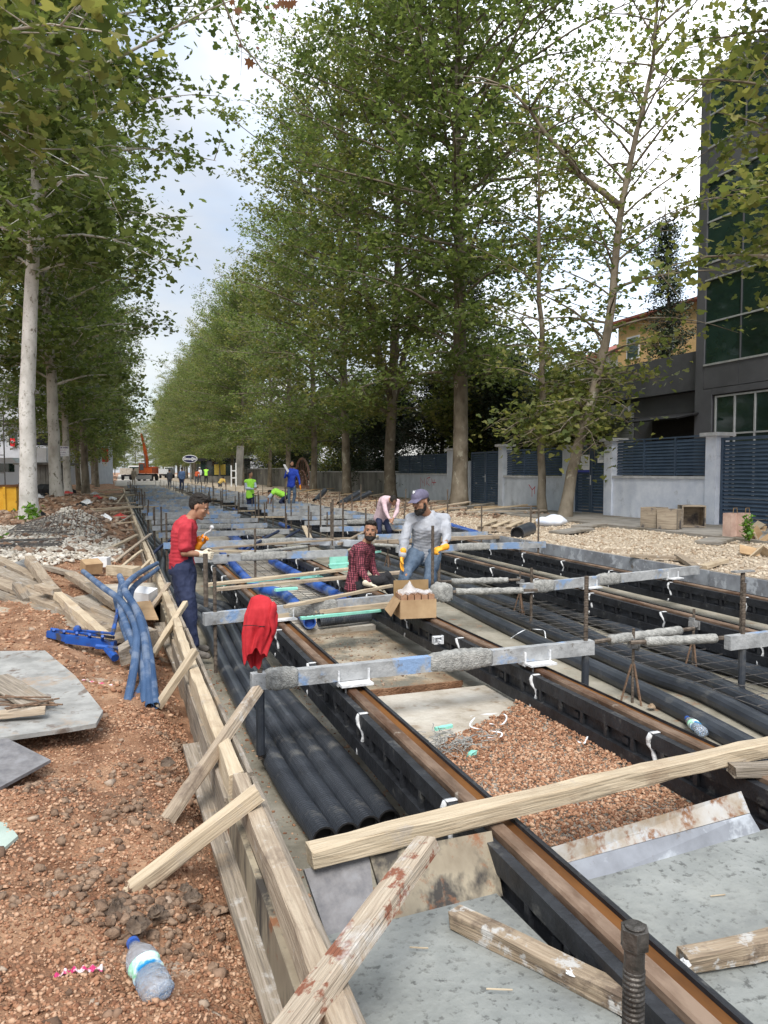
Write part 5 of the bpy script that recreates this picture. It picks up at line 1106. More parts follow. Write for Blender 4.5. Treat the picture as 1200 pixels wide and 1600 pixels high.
# bags/rubble behind
for i, (px, py, d, s_, m_, l) in enumerate(((14, 762, 26, .5, M_dark, 'black heap of scrap behind the yellow skip'), (70, 765, 27, .45, M_dark, 'dark folded tarpaulin by the foot of the whitish tree'), (78, 745, 34, .8, M_dark, 'dark leaning sheet stack left of the tree with the sign'))):
    mb = MB(); mb.ball((0, 0, 0), (s_*1.6, s_, s_*.6), 10, 7); rr = random.Random(i); mb.v = [(a*rr.uniform(.8, 1.2), b*rr.uniform(.8, 1.2), c*rr.uniform(.7, 1.3)) for a, b, c in mb.v]; tag(mb.obj('scrap_heap', m_, loc=P(px, py, d)), l, 'heap').location.z = .75
# sign on the tree
p = P(97, 705, 28.0); t = thing('paper_sign', 'white sign with rows of purple lettering tied to the second left tree', 'sign', (p.x, p.y, p.z), -YAW)
mb = MB(); mb.bb((-.26, -.01, -.19), (.26, 0, .19)); mb.obj('board', M_white, t); M_pur = mat('purple print', (.10,.05,.16), rough=.8); M_pr2 = mat('pink print', (.42,.12,.26), rough=.8)
text('KİRALIK DAİRE', .065, M_pur, t, (0, -.013, .13), ext=.002, bold=.003); text('0 5 3 2 - 4 1', .07, M_pr2, t, (0, -.013, .04), ext=.002); text('SATILIK ARSA', .055, M_pur, t, (-.02, -.013, -.05), ext=.002); text('TEL 2 6 2', .05, M_pur, t, (0, -.013, -.13), ext=.002)
# ================================================================ LEFT BANK OBJECTS
GPi = 'old boards of the demolished form pile'
for a in ((46, 875, .84, 136, 990, .52, .07, .07, M_wood, 'thick round edged post leaning diagonally over the board pile'),
          (-10, 888, .74, 190, 975, .56, .11, .035, M_woodg, 'long board with a hole running under the leaning post'),
          (-10, 906, .68, 184, 984, .56, .12, .035, M_wood, 'wide lower board parallel to the holed board'),
          (110, 898, .66, 186, 946, .60, .09, .05, M_wood, 'short thick board right of the leaning post'),
          (172, 890, .66, 214, 894, .66, .10, .09, M_woodn, 'sawn timber block beside the white carton'),
          (68, 886, .64, 114, 897, .62, .06, .04, M_woodg, 'thin stick behind the leaning post'),
          (-10, 926, .62, 90, 964, .56, .10, .03, M_woodg, 'grey board at the lower left of the pile'),
          (-10, 870, .78, 60, 905, .70, .08, .04, M_wood, 'upper left board of the pile end'), (-10, 952, .62, 60, 975, .56, .11, .03, M_wood, 'lowest left board poking out of the pile'), (90, 930, .70, 170, 1000, .54, .05, .05, M_woodn, 'square batten crossing near the blue clamp'),
          (12, 942, .60, 120, 976, .54, .14, .025, M_wood, 'flat brown board lying lowest in the pile'),
          (50, 956, .56, 196, 1000, .52, .13, .025, M_woodg, 'flat grey board under the blue clamp'),
          (120, 870, .58, 160, 884, .60, .07, .03, M_woodn, 'small plank between cardboard scraps'),
          (60, 917, .74, 88, 925, .72, .06, .05, M_wood, 'small offcut on top of the wide board'), (26, 915, .72, 45, 940, .6, .06, .06, M_woodg, 'stubby offcut at the left end of the pile'),
          (128, 952, .6, 240, 1000, .48, .06, .12, M_woodg, 'grey timber standing on edge under the hoses'), (70, 815, .62, 108, 800, .60, .10, .03, M_woodg, 'grey board scraps right of the whitish tree'), (60, 772, .8, 130, 800, .78, .08, .04, M_wood, 'long thin pole beyond the brown mound'),
          (140, 800, .8, 196, 795, .62, .06, .03, M_woodn, 'thin lath over the brown mound edge')):
    a = a[:6]+(a[6]*1.45, a[7]*1.3)+a[8:]
    tm(*a, name='old_board', cat='board', group=GPi)
GH = 'blue corrugated conduits bundled over the form'
M_hs = M_hose
hz_ = [([(130, 893), (160, 917), (190, 940), (212, 980), (211, 1030), (199, 1098)], [.80, .82, .80, .70, .6, .46], 'conduit looping in from the left over the board pile'),
       ([(187, 900), (197, 925), (219, 962), (232, 1012), (243, 1102)], [.88, .86, .74, .62, .44], 'conduit forming the right edge of the bundle'),
       ([(246, 880), (214, 898), (195, 920), (212, 950), (226, 1000), (234, 1104)], [.66, .84, .88, .80, .66, .44], 'conduit bending back from the form top'),
       ([(247, 888), (232, 900), (218, 909), (205, 925), (206, 960), (224, 1040), (226, 1100)], [.64, .72, .76, .76, .7, .56, .44], 'lower conduit of the pair crossing the form top'),
       ([(181, 935), (190, 970), (203, 1005), (224, 1060), (208, 1096)], [.70, .66, .6, .5, .44], 'conduit crossing under the others at the bottom'),
       ([(190, 905), (188, 945), (206, 1000), (222, 1040), (238, 1100)], [.82, .76, .64, .54, .44], 'middle conduit of the hanging bundle')]
for pl, zs, l in hz_: duct('blue_conduit', [G(x_, y_, z_) for (x_, y_), z_ in zip(pl, zs)], .027, l, M_hs, corr=.012, cat='conduit', group=GH, n=10, cdist=7.5)
# blue clamp
t = thing('formwork_clamp', 'blue painted steel clamp with a bent crank arm lying on the dirt', 'clamp', (0, 0, 0)); M_bc = mat('blue enamel', (.01,.06,.28), (.025,.11,.42), scale=6, rough=.4, blot=(.05,.05,.06), blot_s=9)
def barp(mb, a, b, r, n=4): mb.tube([G(*a), G(*b)], r, n)
mb = MB(); barp(mb, (77, 990, .60), (112, 999, .59), .035); barp(mb, (105, 998, .60), (180, 1008, .56), .042); mb.obj('box_frame', M_bc, t)
mb = MB(); barp(mb, (80, 983, .64), (178, 996, .62), .012, 6); barp(mb, (150, 1010, .56), (192, 1014, .54), .02, 6)
for x_ in (84, 100, 120, 140, 160): barp(mb, (x_, 984+(x_-84)*.13, .645), (x_, 996+(x_-84)*.13, .56), .012, 5)
mb.obj('side_rods', M_bc, t); mb = MB(); barp(mb, (122, 985, .64), (176, 990, .66), .011, 6); barp(mb, (176, 990, .66), (188, 940, .74), .016, 6); mb.obj('crank_arm', M_bc, t)
mb = MB(); mb.ball(G(121, 983, .66), .03, 8, 6); mb.obj('knob', M_bc, t); mb = MB(); barp(mb, (168, 1014, .54), (180, 1028, .5), .03, 8); mb.obj('tube_foot', M_bc, t)
scrap('concrete_block', 198, 1032, .50, (.10, .09, .12), M_woodg, 'grey wooden block at the end of the blue clamp', 'block', .3, 4)
# flat sheets on the bank
sheet('concrete_slab_piece', [G(-40, 1018, .645), G(70, 1016, .645), G(118, 1056, .63), G(161, 1110, .60), G(150, 1130, .59), G(110, 1137, .59), G(-40, 1158, .61)], .022, mat('pale cracked panel', (.22,.22,.21), (.38,.38,.365), scale=6, rough=.9, bump=.4, blot=(.16,.13,.11), blot_s=7, blot_lo=.56, blot_hi=.64, blot2=(.34,.26,.19), blot2_s=2.5, b2_lo=.56, b2_hi=.66), 'large pale cracked panel lying on the dirt at the left edge', 'panel')
sheet('form_ply_sheet', [G(-60, 1148, .60), G(4, 1150, .60), G(79, 1187, .555), G(-4, 1232, .55), G(-60, 1240, .55)], .015, M_plyg, 'dark purple brown ply sheet below the pale panel', 'sheet')
sheet('glass_like_sheet', [G(-40, 1262, .56), G(0, 1270, .56), G(28, 1306, .54), G(-2, 1332, .53), G(-40, 1340, .53)], .012, mat('pale green sheet', (.30,.38,.34), (.42,.50,.45), rough=.5), 'pale greenish sheet corner at the left edge', 'sheet')
rr = random.Random(4)
for i in range(9):
    a = G(rr.uniform(-15, 12), rr.uniform(1084, 1112), .625+.006*i); b = G(rr.uniform(60, 101), rr.uniform(1088, 1104), .625+.006*i); mb = MB(); c = (a+b)/2
    mb.tube([a-c, b-c], .005, 6); tag(mb.obj('rebar_offcut', M_rebar, loc=c), 'dark rebar offcut in the small heap on the pale panel', 'rebar', 'rebar offcuts heaped on the pale panel')
tm(-10, 1118, .64, 70, 1110, .64, .06, .03, M_wood, 'short brown stick below the rebar heap on the pale panel', 'stick', 'stick')
tm(-10, 1058, .655, 60, 1100, .645, .16, .012, M_woodg, 'thin whitish board lying on the pale panel', 'old_board', 'board')
# cardboard & cartons
def carton(px, py, z, dims, rz, m, label, open_=False):
    c = G(px, py, z); t = thing('carton', label, 'box', c, rz); mb = MB()
    if open_: boxopen(mb, -dims[0]/2, -dims[1]/2, dims[0]/2, dims[1]/2, 0, dims[2], .006)
    else: mb.box((0, 0, dims[2]/2), dims)
    mb.obj('box_body', m, t); return t
carton(222, 943, .50, (.24, .20, .15), -.45, M_paper, 'white carton lying among the blue conduits').rotation_euler = (.15, .1, -.5)
carton(142, 893, .58, (.22, .18, .14), .3, M_card, 'torn brown carton above the conduits').rotation_euler = (.3, 0, .4)
carton(158, 885, .60, (.20, .16, .12), -.3, M_white, 'whitish taped carton next to the torn brown one')
sheet('cardboard_sheet', [G(145, 948, .55), G(235, 938, .55), G(248, 968, .50), G(170, 968, .50)], .006, M_card, 'flat cardboard under the blue conduits', 'cardboard')
duct('steel_drum_ring', [G(14, 896, .66), G(44, 884, .66)], .10, 'black mouthed galvanised tube end at the top of the pile', M_steelg, cat='tube', n=20)
# paper cup, wrappers, bottles
t = thing('paper_cup', 'small white cup lying on red gravel', 'cup', G(123, 1299, .46), 0, rot=(1.0, .2, .4)); mb = MB(); mb.lathe([(.016, 0), (.020, .028), (.0205, .028), (.018, .027), (.013, .004)], 18); mb.obj('cup_wall', M_white, t)
def crumple(name, px, py, z, s_, m, label, cat, seed, fl=.5):
    rr = random.Random(seed); mb = MB(); mb.ball((0, 0, 0), s_, 10, 7); mb.v = [(a*rr.uniform(.6, 1.3), b*rr.uniform(.6, 1.3), abs(c)*fl*rr.uniform(.5, 1.4)) for a, b, c in mb.v]; return tag(mb.obj(name, m, loc=G(px, py, z)), label, cat)
M_candy = mat('pink striped foil', (.55,.04,.16), (.75,.68,.7), scale=30, lo=.48, hi=.52, rough=.4)
crumple('wrapper', 40, 1345, .455, .018, M_candy, 'round pink and white sweet wrapper', 'wrapper', 2)
crumple('wrapper', 62, 1303-4, .455, .015, M_white, 'white crumpled paper near the sweet wrapper', 'wrapper', 3)
crumple('mortar_lump', 140, 1450, .45, .020, M_concl, 'pale mortar lump left of the plastic bottle', 'lump', 4)
crumple('mortar_lump', 198, 1288, .46, .016, M_concl, 'round grey mortar lump above the black edged brace', 'lump', 5, .9)
crumple('mortar_splash', 893, 1520, .435, .018, M_foam, 'white mortar splash on the left wet concrete timber', 'mortar', 6, .4)
crumple('mortar_splash', 1070, 1508, .43, .016, M_foam, 'white mortar blob at the cut end of the short timber', 'mortar', 7, .9)
mb = MB(); pts = crx([G(40, 1555, .47), G(70, 1538, .475), (G(100, 1520, .475)), G(130, 1515, .475), G(160, 1512, .475)], 40); 
V = []; 
for i, q in enumerate(pts):
    w_ = .007+.006*abs(math.sin(i*.7)); V += [q+Vector((0, w_, .006*math.sin(i*1.3))), q-Vector((0, w_, .006*math.cos(i*1.1)))]
mb.add(V, [(2*i, 2*i+1, 2*i+3, 2*i+2) for i in range(len(pts)-1)]); tag(mb.obj('striped_tape', M_candy), 'twisted red and white striped foil strip left of the bottle', 'tape')
mb = MB(); pts = crx([G(128, 1062, .53), G(150, 1066, .53), G(176, 1070, .52)], 20); V = []
for i, q in enumerate(pts): V += [q+Vector((0, .006, .004*math.sin(i))), q-Vector((0, .006, .004*math.cos(i)))]
mb.add(V, [(2*i, 2*i+1, 2*i+3, 2*i+2) for i in range(len(pts)-1)]); tag(mb.obj('striped_tape', M_candy), 'short red and white striped tape left of the conduits', 'tape')
M_pet = mat('clear bottle plastic', (.72,.76,.82), (.80,.84,.9), scale=12, rough=.12, bump=.9, bscale=45, trans=.75, spec=.6)
M_lab = mat('blue green bottle label', (.02,.28,.62), (.22,.62,.35), (.65,.78,.80), scale=14, rough=.5, lo=.4, hi=.6)
def bottle(c, d, L, label, crush=.75):
    t = thing('plastic_bottle', label, 'bottle', c); q = Vector((0, 0, 1)).rotation_difference(d.normalized()); t.rotation_euler = q.to_euler(); r = L*.165
    prof = [(r*.55, 0), (r*.95, .015*L/.3), (r*.9, L*.08), (r, L*.14), (r*.96, L*.3), (r*.80, L*.44), (r*1.0, L*.58), (r*.98, L*.68), (r*.75, L*.80), (r*.42, L*.90), (r*.34, L*.93), (r*.34, L*.955)]
    mb = MB(); mb.lathe(prof, 20); rr = random.Random(int(L*999)); mb.v = [(a*(1+.06*math.sin(e*90+b*40)), b*crush*(1+.08*math.sin(e*70+a*50)), e) for a, b, e in mb.v]; mb.obj('bottle_body', M_pet, t, smooth=True)
    mb = MB(); mb.lathe([(r*.1, L*.95), (r*.42, L*.95), (r*.42, L*1.0), (r*.1, L*1.0)], 14); mb.obj('cap', M_bluep, t)
    mb = MB(); mb.lathe([(r*.99, L*.385), (r*.97, L*.40), (r*.90, L*.5), (r*1.03, L*.545), (r*1.0, L*.56)], 20); mb.v = [(a, b*crush*1.05, e) for a, b, e in mb.v]; mb.obj('bottle_label', M_lab, t)
a, b = G(250, 1556, .485), G(204, 1466, .485); bottle(a, b-a, .265, 'crushed clear water bottle on red gravel, bottom left')
a, b = G(1098, 1144, .16), G(1064, 1114, .16); bottle(a, b-a, .27, 'crushed clear water bottle beside the second rail')
# clods near bottle
for i, (px, py, s_, l) in enumerate(((185, 1425, .045, 'large dark clod at the foot of the black edged brace'), (215, 1450, .035, 'clod just above the water bottle'), (245, 1430, .03, 'clod right of the large dark clod'), (150, 1375, .035, 'flat dark clod with roots'), (100, 1400, .022, 'small clod left of the flat dark one'), (230, 1280, .03, 'clod between the two nearest braces'), (165, 1270, .028, 'brown clod above the cup'), (262, 1195, .035, 'stone clod next to the form'), (300, 1405, .03, 'clod by the form foot'), (290, 1390, .022, 'smaller clod by the form foot'),
        (500+15, 1128-6, .02, 'pale stone at the trestle foot')), ):
    crumple('dirt_clod', px, py, .44, s_, mat('dark clod earth', (.06,.042,.032), (.20,.15,.11), scale=14, rough=1, bump=1, bscale=50), l, 'clod', i+20, .9) if i < 10 else None
crumple('pale_stone', 1018, 1106, .12, .03, M_stonew, 'pale stone at the foot of the rebar trestle', 'stone', 77, .9)
# wire tangle + plastic straps
mb = MB(); rr = random.Random(9); c = G(700, 1165, .28)
for i in range(46):
    p0 = Vector((rr.gauss(0, .09), rr.gauss(0, .06), rr.uniform(0, .04))); pts = [p0]
    for k in range(6): pts.append(pts[-1]+Vector((rr.gauss(0, .03), rr.gauss(0, .025), rr.gauss(0, .012))))
    mb.tube(pts, .0028, 4)
tag(mb.obj('fibre_tangle', M_crust, loc=c), 'grey tangle of cement soaked fibres on the red gravel', 'tangle')
def strap(pl, z, label, w_=.0045, m=M_white):
    pts = crx([G(*q, z) for q in pl], 40); V = []
    for i, q in enumerate(pts):
        d = (pts[min(i+1, len(pts)-1)]-pts[max(0, i-1)]).normalized().cross(Vector((0, 0, 1)))*w_; V += [q+d+Vector((0, 0, .004+.004*math.sin(i*.5))), q-d+Vector((0, 0, .004))]
    mb = MB(); mb.add(V, [(2*i, 2*i+1, 2*i+3, 2*i+2) for i in range(len(pts)-1)]); return tag(mb.obj('plastic_strap', m), label, 'strap', 'white plastic straps')
strap([(735, 1120), (765, 1116), (790, 1118), (786, 1132), (765, 1132)], .285, 'upper curl of white strap on the red gravel')
strap([(742, 1122), (735, 1135), (760, 1142), (782, 1145), (782, 1152), (762, 1154)], .285, 'lower curl of white strap on the red gravel')
strap([(900, 1158), (912, 1162), (918, 1152)], .30, 'short white strap near the second rail casing')
strap([(798, 998), (820, 985), (848, 985), (853, 998)], .32, 'white strap arched over the black ducts')
# open box of parts on the beam
c = G(648, 962, .52); t = thing('open_carton', 'open brown cardboard box with plastic wrapped brown goods on the rail', 'box', c, -.12)
mb = MB(); boxopen(mb, -.17, -.13, .17, .13, 0, .17, .006); mb.obj('box_wall', M_card, t)
mb = MB(); mb.sheet([(-.17, .13, .17), (.17, .13, .17), (.18, .17, .31), (-.16, .17, .31)], .005); mb.obj('back_flap', M_cardd, t)
mb = MB(); mb.sheet([(-.175, -.13, .17), (-.175, .13, .17), (-.26, .12, .05), (-.26, -.13, .03)], .005); mb.obj('left_flap', M_card, t)
mb = MB(); 
for i in range(5): mb.box((-.13+.065*i, 0, .13), (.055, .22, .16))
mb.obj('brown_goods', mat('brown clay goods', (.30,.16,.09), (.42,.26,.17), rough=.8), t)
mb = MB(); rr = random.Random(3); n = 9; V = [(-.15+.3*i/n, -.12+.22*j/n, .215+rr.uniform(-.012, .03)+.09*math.exp(-((i-3)/1.5)**2-((j-5)/2)**2)) for i in range(n+1) for j in range(n+1)]
mb.add(V, [(i*(n+1)+j, (i+1)*(n+1)+j, (i+1)*(n+1)+j+1, i*(n+1)+j+1) for i in range(n) for j in range(n)]); mb.obj('plastic_wrap', mat('clear film', (.8,.8,.82), rough=.15, alpha=.45, spec=.9), t, smooth=True)
t = link('cement_lump', crust_mesh(.2, .13, .13, 5, .012), M_crust); t.location = G(690, 925, .63); t.rotation_euler = (0, 0, .2); tag(t, 'big cement coated coupling beside the open carton', 'coupling')
for i, (px, py, z) in enumerate(((683, 1000, .50), (683, 992, .44))):
    mb = MB(); mb.box((0, 0, 0), (.12, .05, .05)); mb.tube([(0, 0, .02), (0, 0, .10)], .012, 8) if i == 0 else None
mb = MB(); boxopen(mb, -.035, -.03, .035, .03, -.025, .025, .007); mb.bb((-.010, -.010, .026), (.010, .010, .08)); mb.bb((.036, -.035, -.012), (.055, .035, .01)); tag(mb.obj('steel_bracket', M_foam, loc=G(683, 1000, .48), rot=(PI/2, 0, 0)), 'silver square bracket on the casing right of the open carton', 'bracket')
# red sweatshirt over the rod
c = G(408, 1075, .63); d_ = (c-CAMP).dot(FW)-.02
t = thing('red_sweatshirt', 'red sweatshirt draped over the threaded rod', 'sweatshirt', P(406, 1030, d_)); rr = random.Random(8)
H_ = 101*d_/FPX; W_ = 25*d_/FPX; n = 90; mrow = 46; V = []
for j in range(mrow+1):
    v = j/mrow
    wd = W_*(.40+.62*min(1, v*3.2)**.7)*(1.0 if v < .6 else 1-.30*((v-.6)/.4)); dp = .050*(min(1, v*5)**.5)
    if j == 0: wd *= .2; dp *= .25
    elif j == 1: wd *= .7; dp *= .6
    for k in range(n):
        a = 2*PI*k/n; am = min(1, v*1.6); f = 1+am*(.16*math.sin(a*6+1.2+v*2.2)+.10*math.sin(a*11+v*4+2)+.05*math.sin(a*17-v*6))
        bot = (.05*math.sin(a+2.6)+.02*math.sin(a*3)+.012*math.sin(a*8))*(v**3)
        V.append(RT*(wd*math.cos(a)*(1+(f-1)*.35)+.012*math.sin(v*5)-.012*v)+FW*(dp*math.sin(a)*f*1.1)+UP*(H_*(1-v)+bot))
F = [(j*n+k, (j+1)*n+k, (j+1)*n+(k+1) % n, j*n+(k+1) % n) for j in range(mrow) for k in range(n)]+[tuple(range(n))]
mb = MB(); mb.add(V, F); mb.obj('draped_body', M_redsw, t, smooth=True)
for sx, ph, ln in ((.86, 0, .55),):
    mb = MB(); pts = [RT*(W_*sx+.006*math.sin(i*1.1+ph))+FW*(-.03)+UP*(H_*(.90-ln*i/9)) for i in range(10)]; rr_ = [.010, .024, .028, .027, .027, .025, .024, .020, .016, .008]
    mb.tube(pts, rr_, 14, ell=.55); mb.obj('sleeve', M_redsw, t, smooth=True)
mb = MB(); mb.tube([RT*(W_*(-.9+1.35*q/8))+FW*(-.068-.010*math.sin(q*.8))+UP*(H_*(.545+.012*math.sin(q*.7))) for q in range(9)], .0022, 5); mb.obj('black_cord', M_dark, t)
# ================================================================ RIGHT VERGE OBJECTS
M_crate = mat('dirty crate boards', (.24,.19,.14), (.44,.37,.28), scale=4, st=(.5,.5,6), rough=.9, bump=.3, blot=(.10,.09,.09), blot_s=3)
def crate(px, py, w_, d, h, rz, label, side=False):
    c = G(px, py, .585); t = thing('wooden_crate', label, 'crate', c, rz, group='wooden crates by the pale blue wall'); mb = MB(); boxopen(mb, -w_/2, -d/2, w_/2, d/2, 0, h, .03)
    if side: mb.v = [(x, h/2-z, y+d/2) for x, y, z in mb.v]; mb.f = [f[::-1] for f in mb.f]
    mb.obj('board_box', M_crate, t)
    mb = MB(); e = .012
    for x in (-w_/2+.05, w_/2-.05):
        if not side: mb = MB(); mb.bb((x-.03, -d/2-e-.002, .02), (x+.03, -d/2-.002, h-.02)); mb.obj('batten', M_woodg, t)
crate(1022, 824, .44, .42, .46, .25, 'left wooden crate, open on top')
crate(1046, 826, .42, .42, .44, .55, 'middle wooden crate touching the left one')
crate(1080, 823, .52, .5, .46, -.5, 'right wooden crate lying on its side with its dark open side showing', True)
M_kraft = mat('kraft bag paper', (.40,.27,.22), (.52,.38,.31), scale=6, rough=.9, bump=.3)
for i, (px, py, l) in enumerate(((1141, 838, 'left brown paper bag with a handle'), (1160, 838, 'right brown paper bag behind the small bush'))):
    c = G(px, py, .585); t = thing('paper_bag', l, 'bag', c, .25, group='brown bags by the gate'); mb = MB(); boxopen(mb, -.13, -.09, .13, .09, 0, .46, .004); mb.v = [(x*(1+.06*math.sin(z*9+x*8)), y*(1+.08*math.sin(z*12)), z) for x, y, z in mb.v]; mb.obj('bag_body', M_kraft, t); mb = MB(); mb.tube([(-.07, -.09, .46), (-.06, -.09, .56), (.06, -.09, .56), (.07, -.09, .46)], .007, 5); mb.obj('handle', M_cardd, t)
rs = random.Random(5); c = G(1171, 850, .55); t = thing('young_shrub', 'small bright green shoot at the foot of the nearest right tree', 'shrub', c); mb = MB(); pos = []
for i in range(9):
    a = rs.uniform(0, 2*PI); e = Vector((math.cos(a)*.10, math.sin(a)*.10, rs.uniform(.25, .55))); mb.tube([(0, 0, 0), e*.5+Vector((0, 0, .05)), e], [.006, .004, .002], 4)
    for k in range(22): pos.append(tuple(e*rs.uniform(.3, 1.1)+Vector((rs.gauss(0, .03), rs.gauss(0, .03), rs.gauss(0, .02)))))
mb.obj('stems', M_barkd, t); link('foliage', leaves_mesh('foliage', np.array(pos), .05, 3), M_leafy, t)
for j, (px, py, z, n_, s_, l) in enumerate(((46, 812, .75, 30, .10, 'green shoots at the base of the whitish left tree'), (42, 790, .95, 40, .09, 'green sprout on the whitish left trunk'), (6, 855, .55, 60, .07, 'green weed at the left edge beside the pale gravel'), (8, 768, .6, 60, .12, 'weeds at the left edge above the yellow skip'))):
    c = G(px, py, z) if j != 1 else P(48, 795, 17.6); pos = np.random.default_rng(j).normal(0, 1, (n_, 3))*np.array([.12, .12, .09]); t = thing('weed_tuft', l, 'weed', c); link('foliage', leaves_mesh('foliage', pos, s_, 3+j), M_leafy if j < 3 else M_leaf2, t)
# peeled bark debris at the right edge tree
rs = random.Random(15); 
for i in range(12):
    c = G(rs.uniform(1172, 1200), rs.uniform(815, 868), .6); mb = MB(); mb.sheet([Vector((rs.uniform(-.2, -.1), -.08, 0)), Vector((rs.uniform(.1, .25), -.1, .06)), Vector((.15, .1, .1)), Vector((-.12, .09, .02))], .02)
    o = mb.obj('bark_slab', M_card if i % 2 else M_woodn, loc=c, rot=(rs.uniform(-1, 1), rs.uniform(-1, 1), rs.uniform(0, 6))); tag(o, 'peeled bark slab heaped against the right edge trunk', 'bark', 'peeled bark slabs at the right edge trunk')
# bag, drum, pallet, slabs
M_bagp = mat('white blue plastic bag', (.55,.62,.75), (.74,.78,.84), scale=4, rough=.35)
rs = random.Random(2); mb = MB(); mb.ball((0, 0, .08), (.42, .22, .13), 18, 12); mb.v = [(a*(1+.1*math.sin(b*30+e*20)), b*(1+.15*math.sin(a*22)), e*(1+.25*math.sin(a*13+b*9))) for a, b, e in mb.v]; tag(mb.obj('plastic_bag', M_bagp, loc=G(862, 820, .57), smooth=True), 'stuffed white and blue plastic bag at the leaning tree foot', 'bag')
duct('black_drum', [G(808, 834, .62), G(828, 826, .66)], .14, 'black drum lying open end to the camera on the pale gravel', M_duct, cat='drum', n=20)
t = thing('pallet', 'broken wooden pallet in the pale gravel behind the black drum', 'pallet', G(795, 826, .58), .9)
for i in range(4): mb = MB(); mb.bb((-.9, -.5+.3*i, .10), (.9, -.38+.3*i, .125)); mb.obj('deck_board', M_woodn, t)
for x in (-.8, 0, .8): mb = MB(); mb.bb((x-.05, -.5, 0), (x+.05, .55, .099)); mb.obj('bearer', M_wood, t)
for i, (a, b, c_, d, l) in enumerate(((872, 832, 915, 826, 'left paving slab lying loose on the gravel'), (905, 823, 937, 819, 'right paving slab lying loose on the gravel'), (1105, 848, 1128, 842, 'loose paving slab at the pavement edge near the bags'))): tm(a, b, .58, c_, d, .60, .45, .05, M_pave, l, 'paving_slab', 'slab')
tm(1098, 886, .57, 1132, 876, .60, .12, .05, M_woodn, 'pale timber offcut on the gravel at the right', 'offcut', 'timber'); tm(985, 868, .60, 1078, 872, .60, .12, .04, M_wood, 'rough plank on the gravel behind the right tie beam', 'plank', 'plank'); tm(1060, 868, .62, 1090, 888, .57, .12, .05, M_wood, 'short plank slanting off the rough plank end', 'plank', 'plank')
tm(700, 818, .64, 740, 830, .62, .2, .02, M_bluep, 'blue board strip lying on the gravel right of the grey shirted man', 'strip', 'strip')
tm(700, 796, .66, 770, 787, .66, .14, .09, M_pave, 'concrete kerb piece at the foot of the navy gate', 'kerb_stone', 'kerb')
rs = random.Random(77)
for i in range(26):
    x = rs.uniform(7.6, 12); y = rs.uniform(19, 48); a = rs.uniform(-.6, .6); L = rs.uniform(.8, 2.6); timber('debris_board', (x, y, .64), (x+L*math.cos(a), y+L*math.sin(a), .70+rs.uniform(-.05, .15)), rs.uniform(.08, .2), .04, (M_wood, M_woodn, M_woodg, M_card)[i % 4], 'debris board on the far right verge, %s in the scatter' % nth(i), 'board', 'debris boards on the right verge')
for i in range(24):
    x = rs.uniform(-3.5, -.3); y = rs.uniform(23, 55); a = rs.uniform(-.8, .8); L = rs.uniform(.8, 2.6); timber('debris_board', (x, y, .66), (x+L*math.cos(a), y+L*math.sin(a), .72), rs.uniform(.08, .2), .04, (M_wood, M_woodn, M_woodg, M_woodn)[i % 4], 'debris board on the far left bank, %s in the scatter' % nth(i), 'board', 'debris boards on the left bank')
for i, (a, b, c_, d, l) in enumerate(((492, 783, 508, 766, 'single dark pipe scrap standing slanted beside the blue shirted man'), (530, 788, 562, 769, 'left of the two dark pipe scraps on the verge'), (545, 786, 578, 770, 'right of the two dark pipe scraps on the verge'))):
    duct('scrap_pipe', [G(a, b, .6), G(a, b, .6)+(P(c_, d, (G(a, b, .6)-CAMP).dot(FW)+1.0)-G(a, b, .6))], .11, l, M_duct, hollow=False, group='dark scrap pipes')
# netting on the white patch
M_net = mat('dark netting', (.10,.10,.12), (.2,.2,.22), scale=4, rough=.9, alpha=.75)
for i, (x0, y0, x1, y1) in enumerate(((-2.0, 14.8, -.3, 17.0), (-2.6, 12.2, -.9, 14.2))):
    mb = MB(); s_ = .09; x = x0
    while x < x1: mb.tube([(x, y0+(x-x0)*.3, float(h_left(x, y0))+.055), (x, (y0+y1)/2, float(h_left(x, (y0+y1)/2))+.06), (x, y1, float(h_left(x, y1))+.055)], .006, 4); x += s_
    y = y0+.4
    while y < y1: mb.tube([(x0, y, float(h_left(x0, y))+.062), ((x0+x1)/2, y, float(h_left((x0+x1)/2, y))+.066), (x1, y+.2, float(h_left(x1, y))+.062)], .006, 4); y += s_
    tag(mb.obj('rebar_netting', M_mesh), ('rear', 'front')[i]+' dark steel netting sheet over the pale gravel patch', 'netting')
t = link('concrete_puddle', crust_mesh(1.4, .9, .05, 3, .01, 40), M_concl); t.location = (-.02, 8.6, .50); t.rotation_euler = (0, 0, 1.5); tag(t, 'spilled pale concrete patch beside the form braces', 'concrete spill')
# ================================================================ EXCAVATOR, TRUCKS
p = P(231, 745, 112); e = thing('excavator', 'orange wheeled excavator with raised boom at the end of the site', 'excavator', (p.x, p.y, .52), -YAW+PI); e.scale = (.85, .85, .85)
M_or = mat('orange machine paint', (.42,.07,.015), (.52,.11,.025), scale=3, rough=.5); 
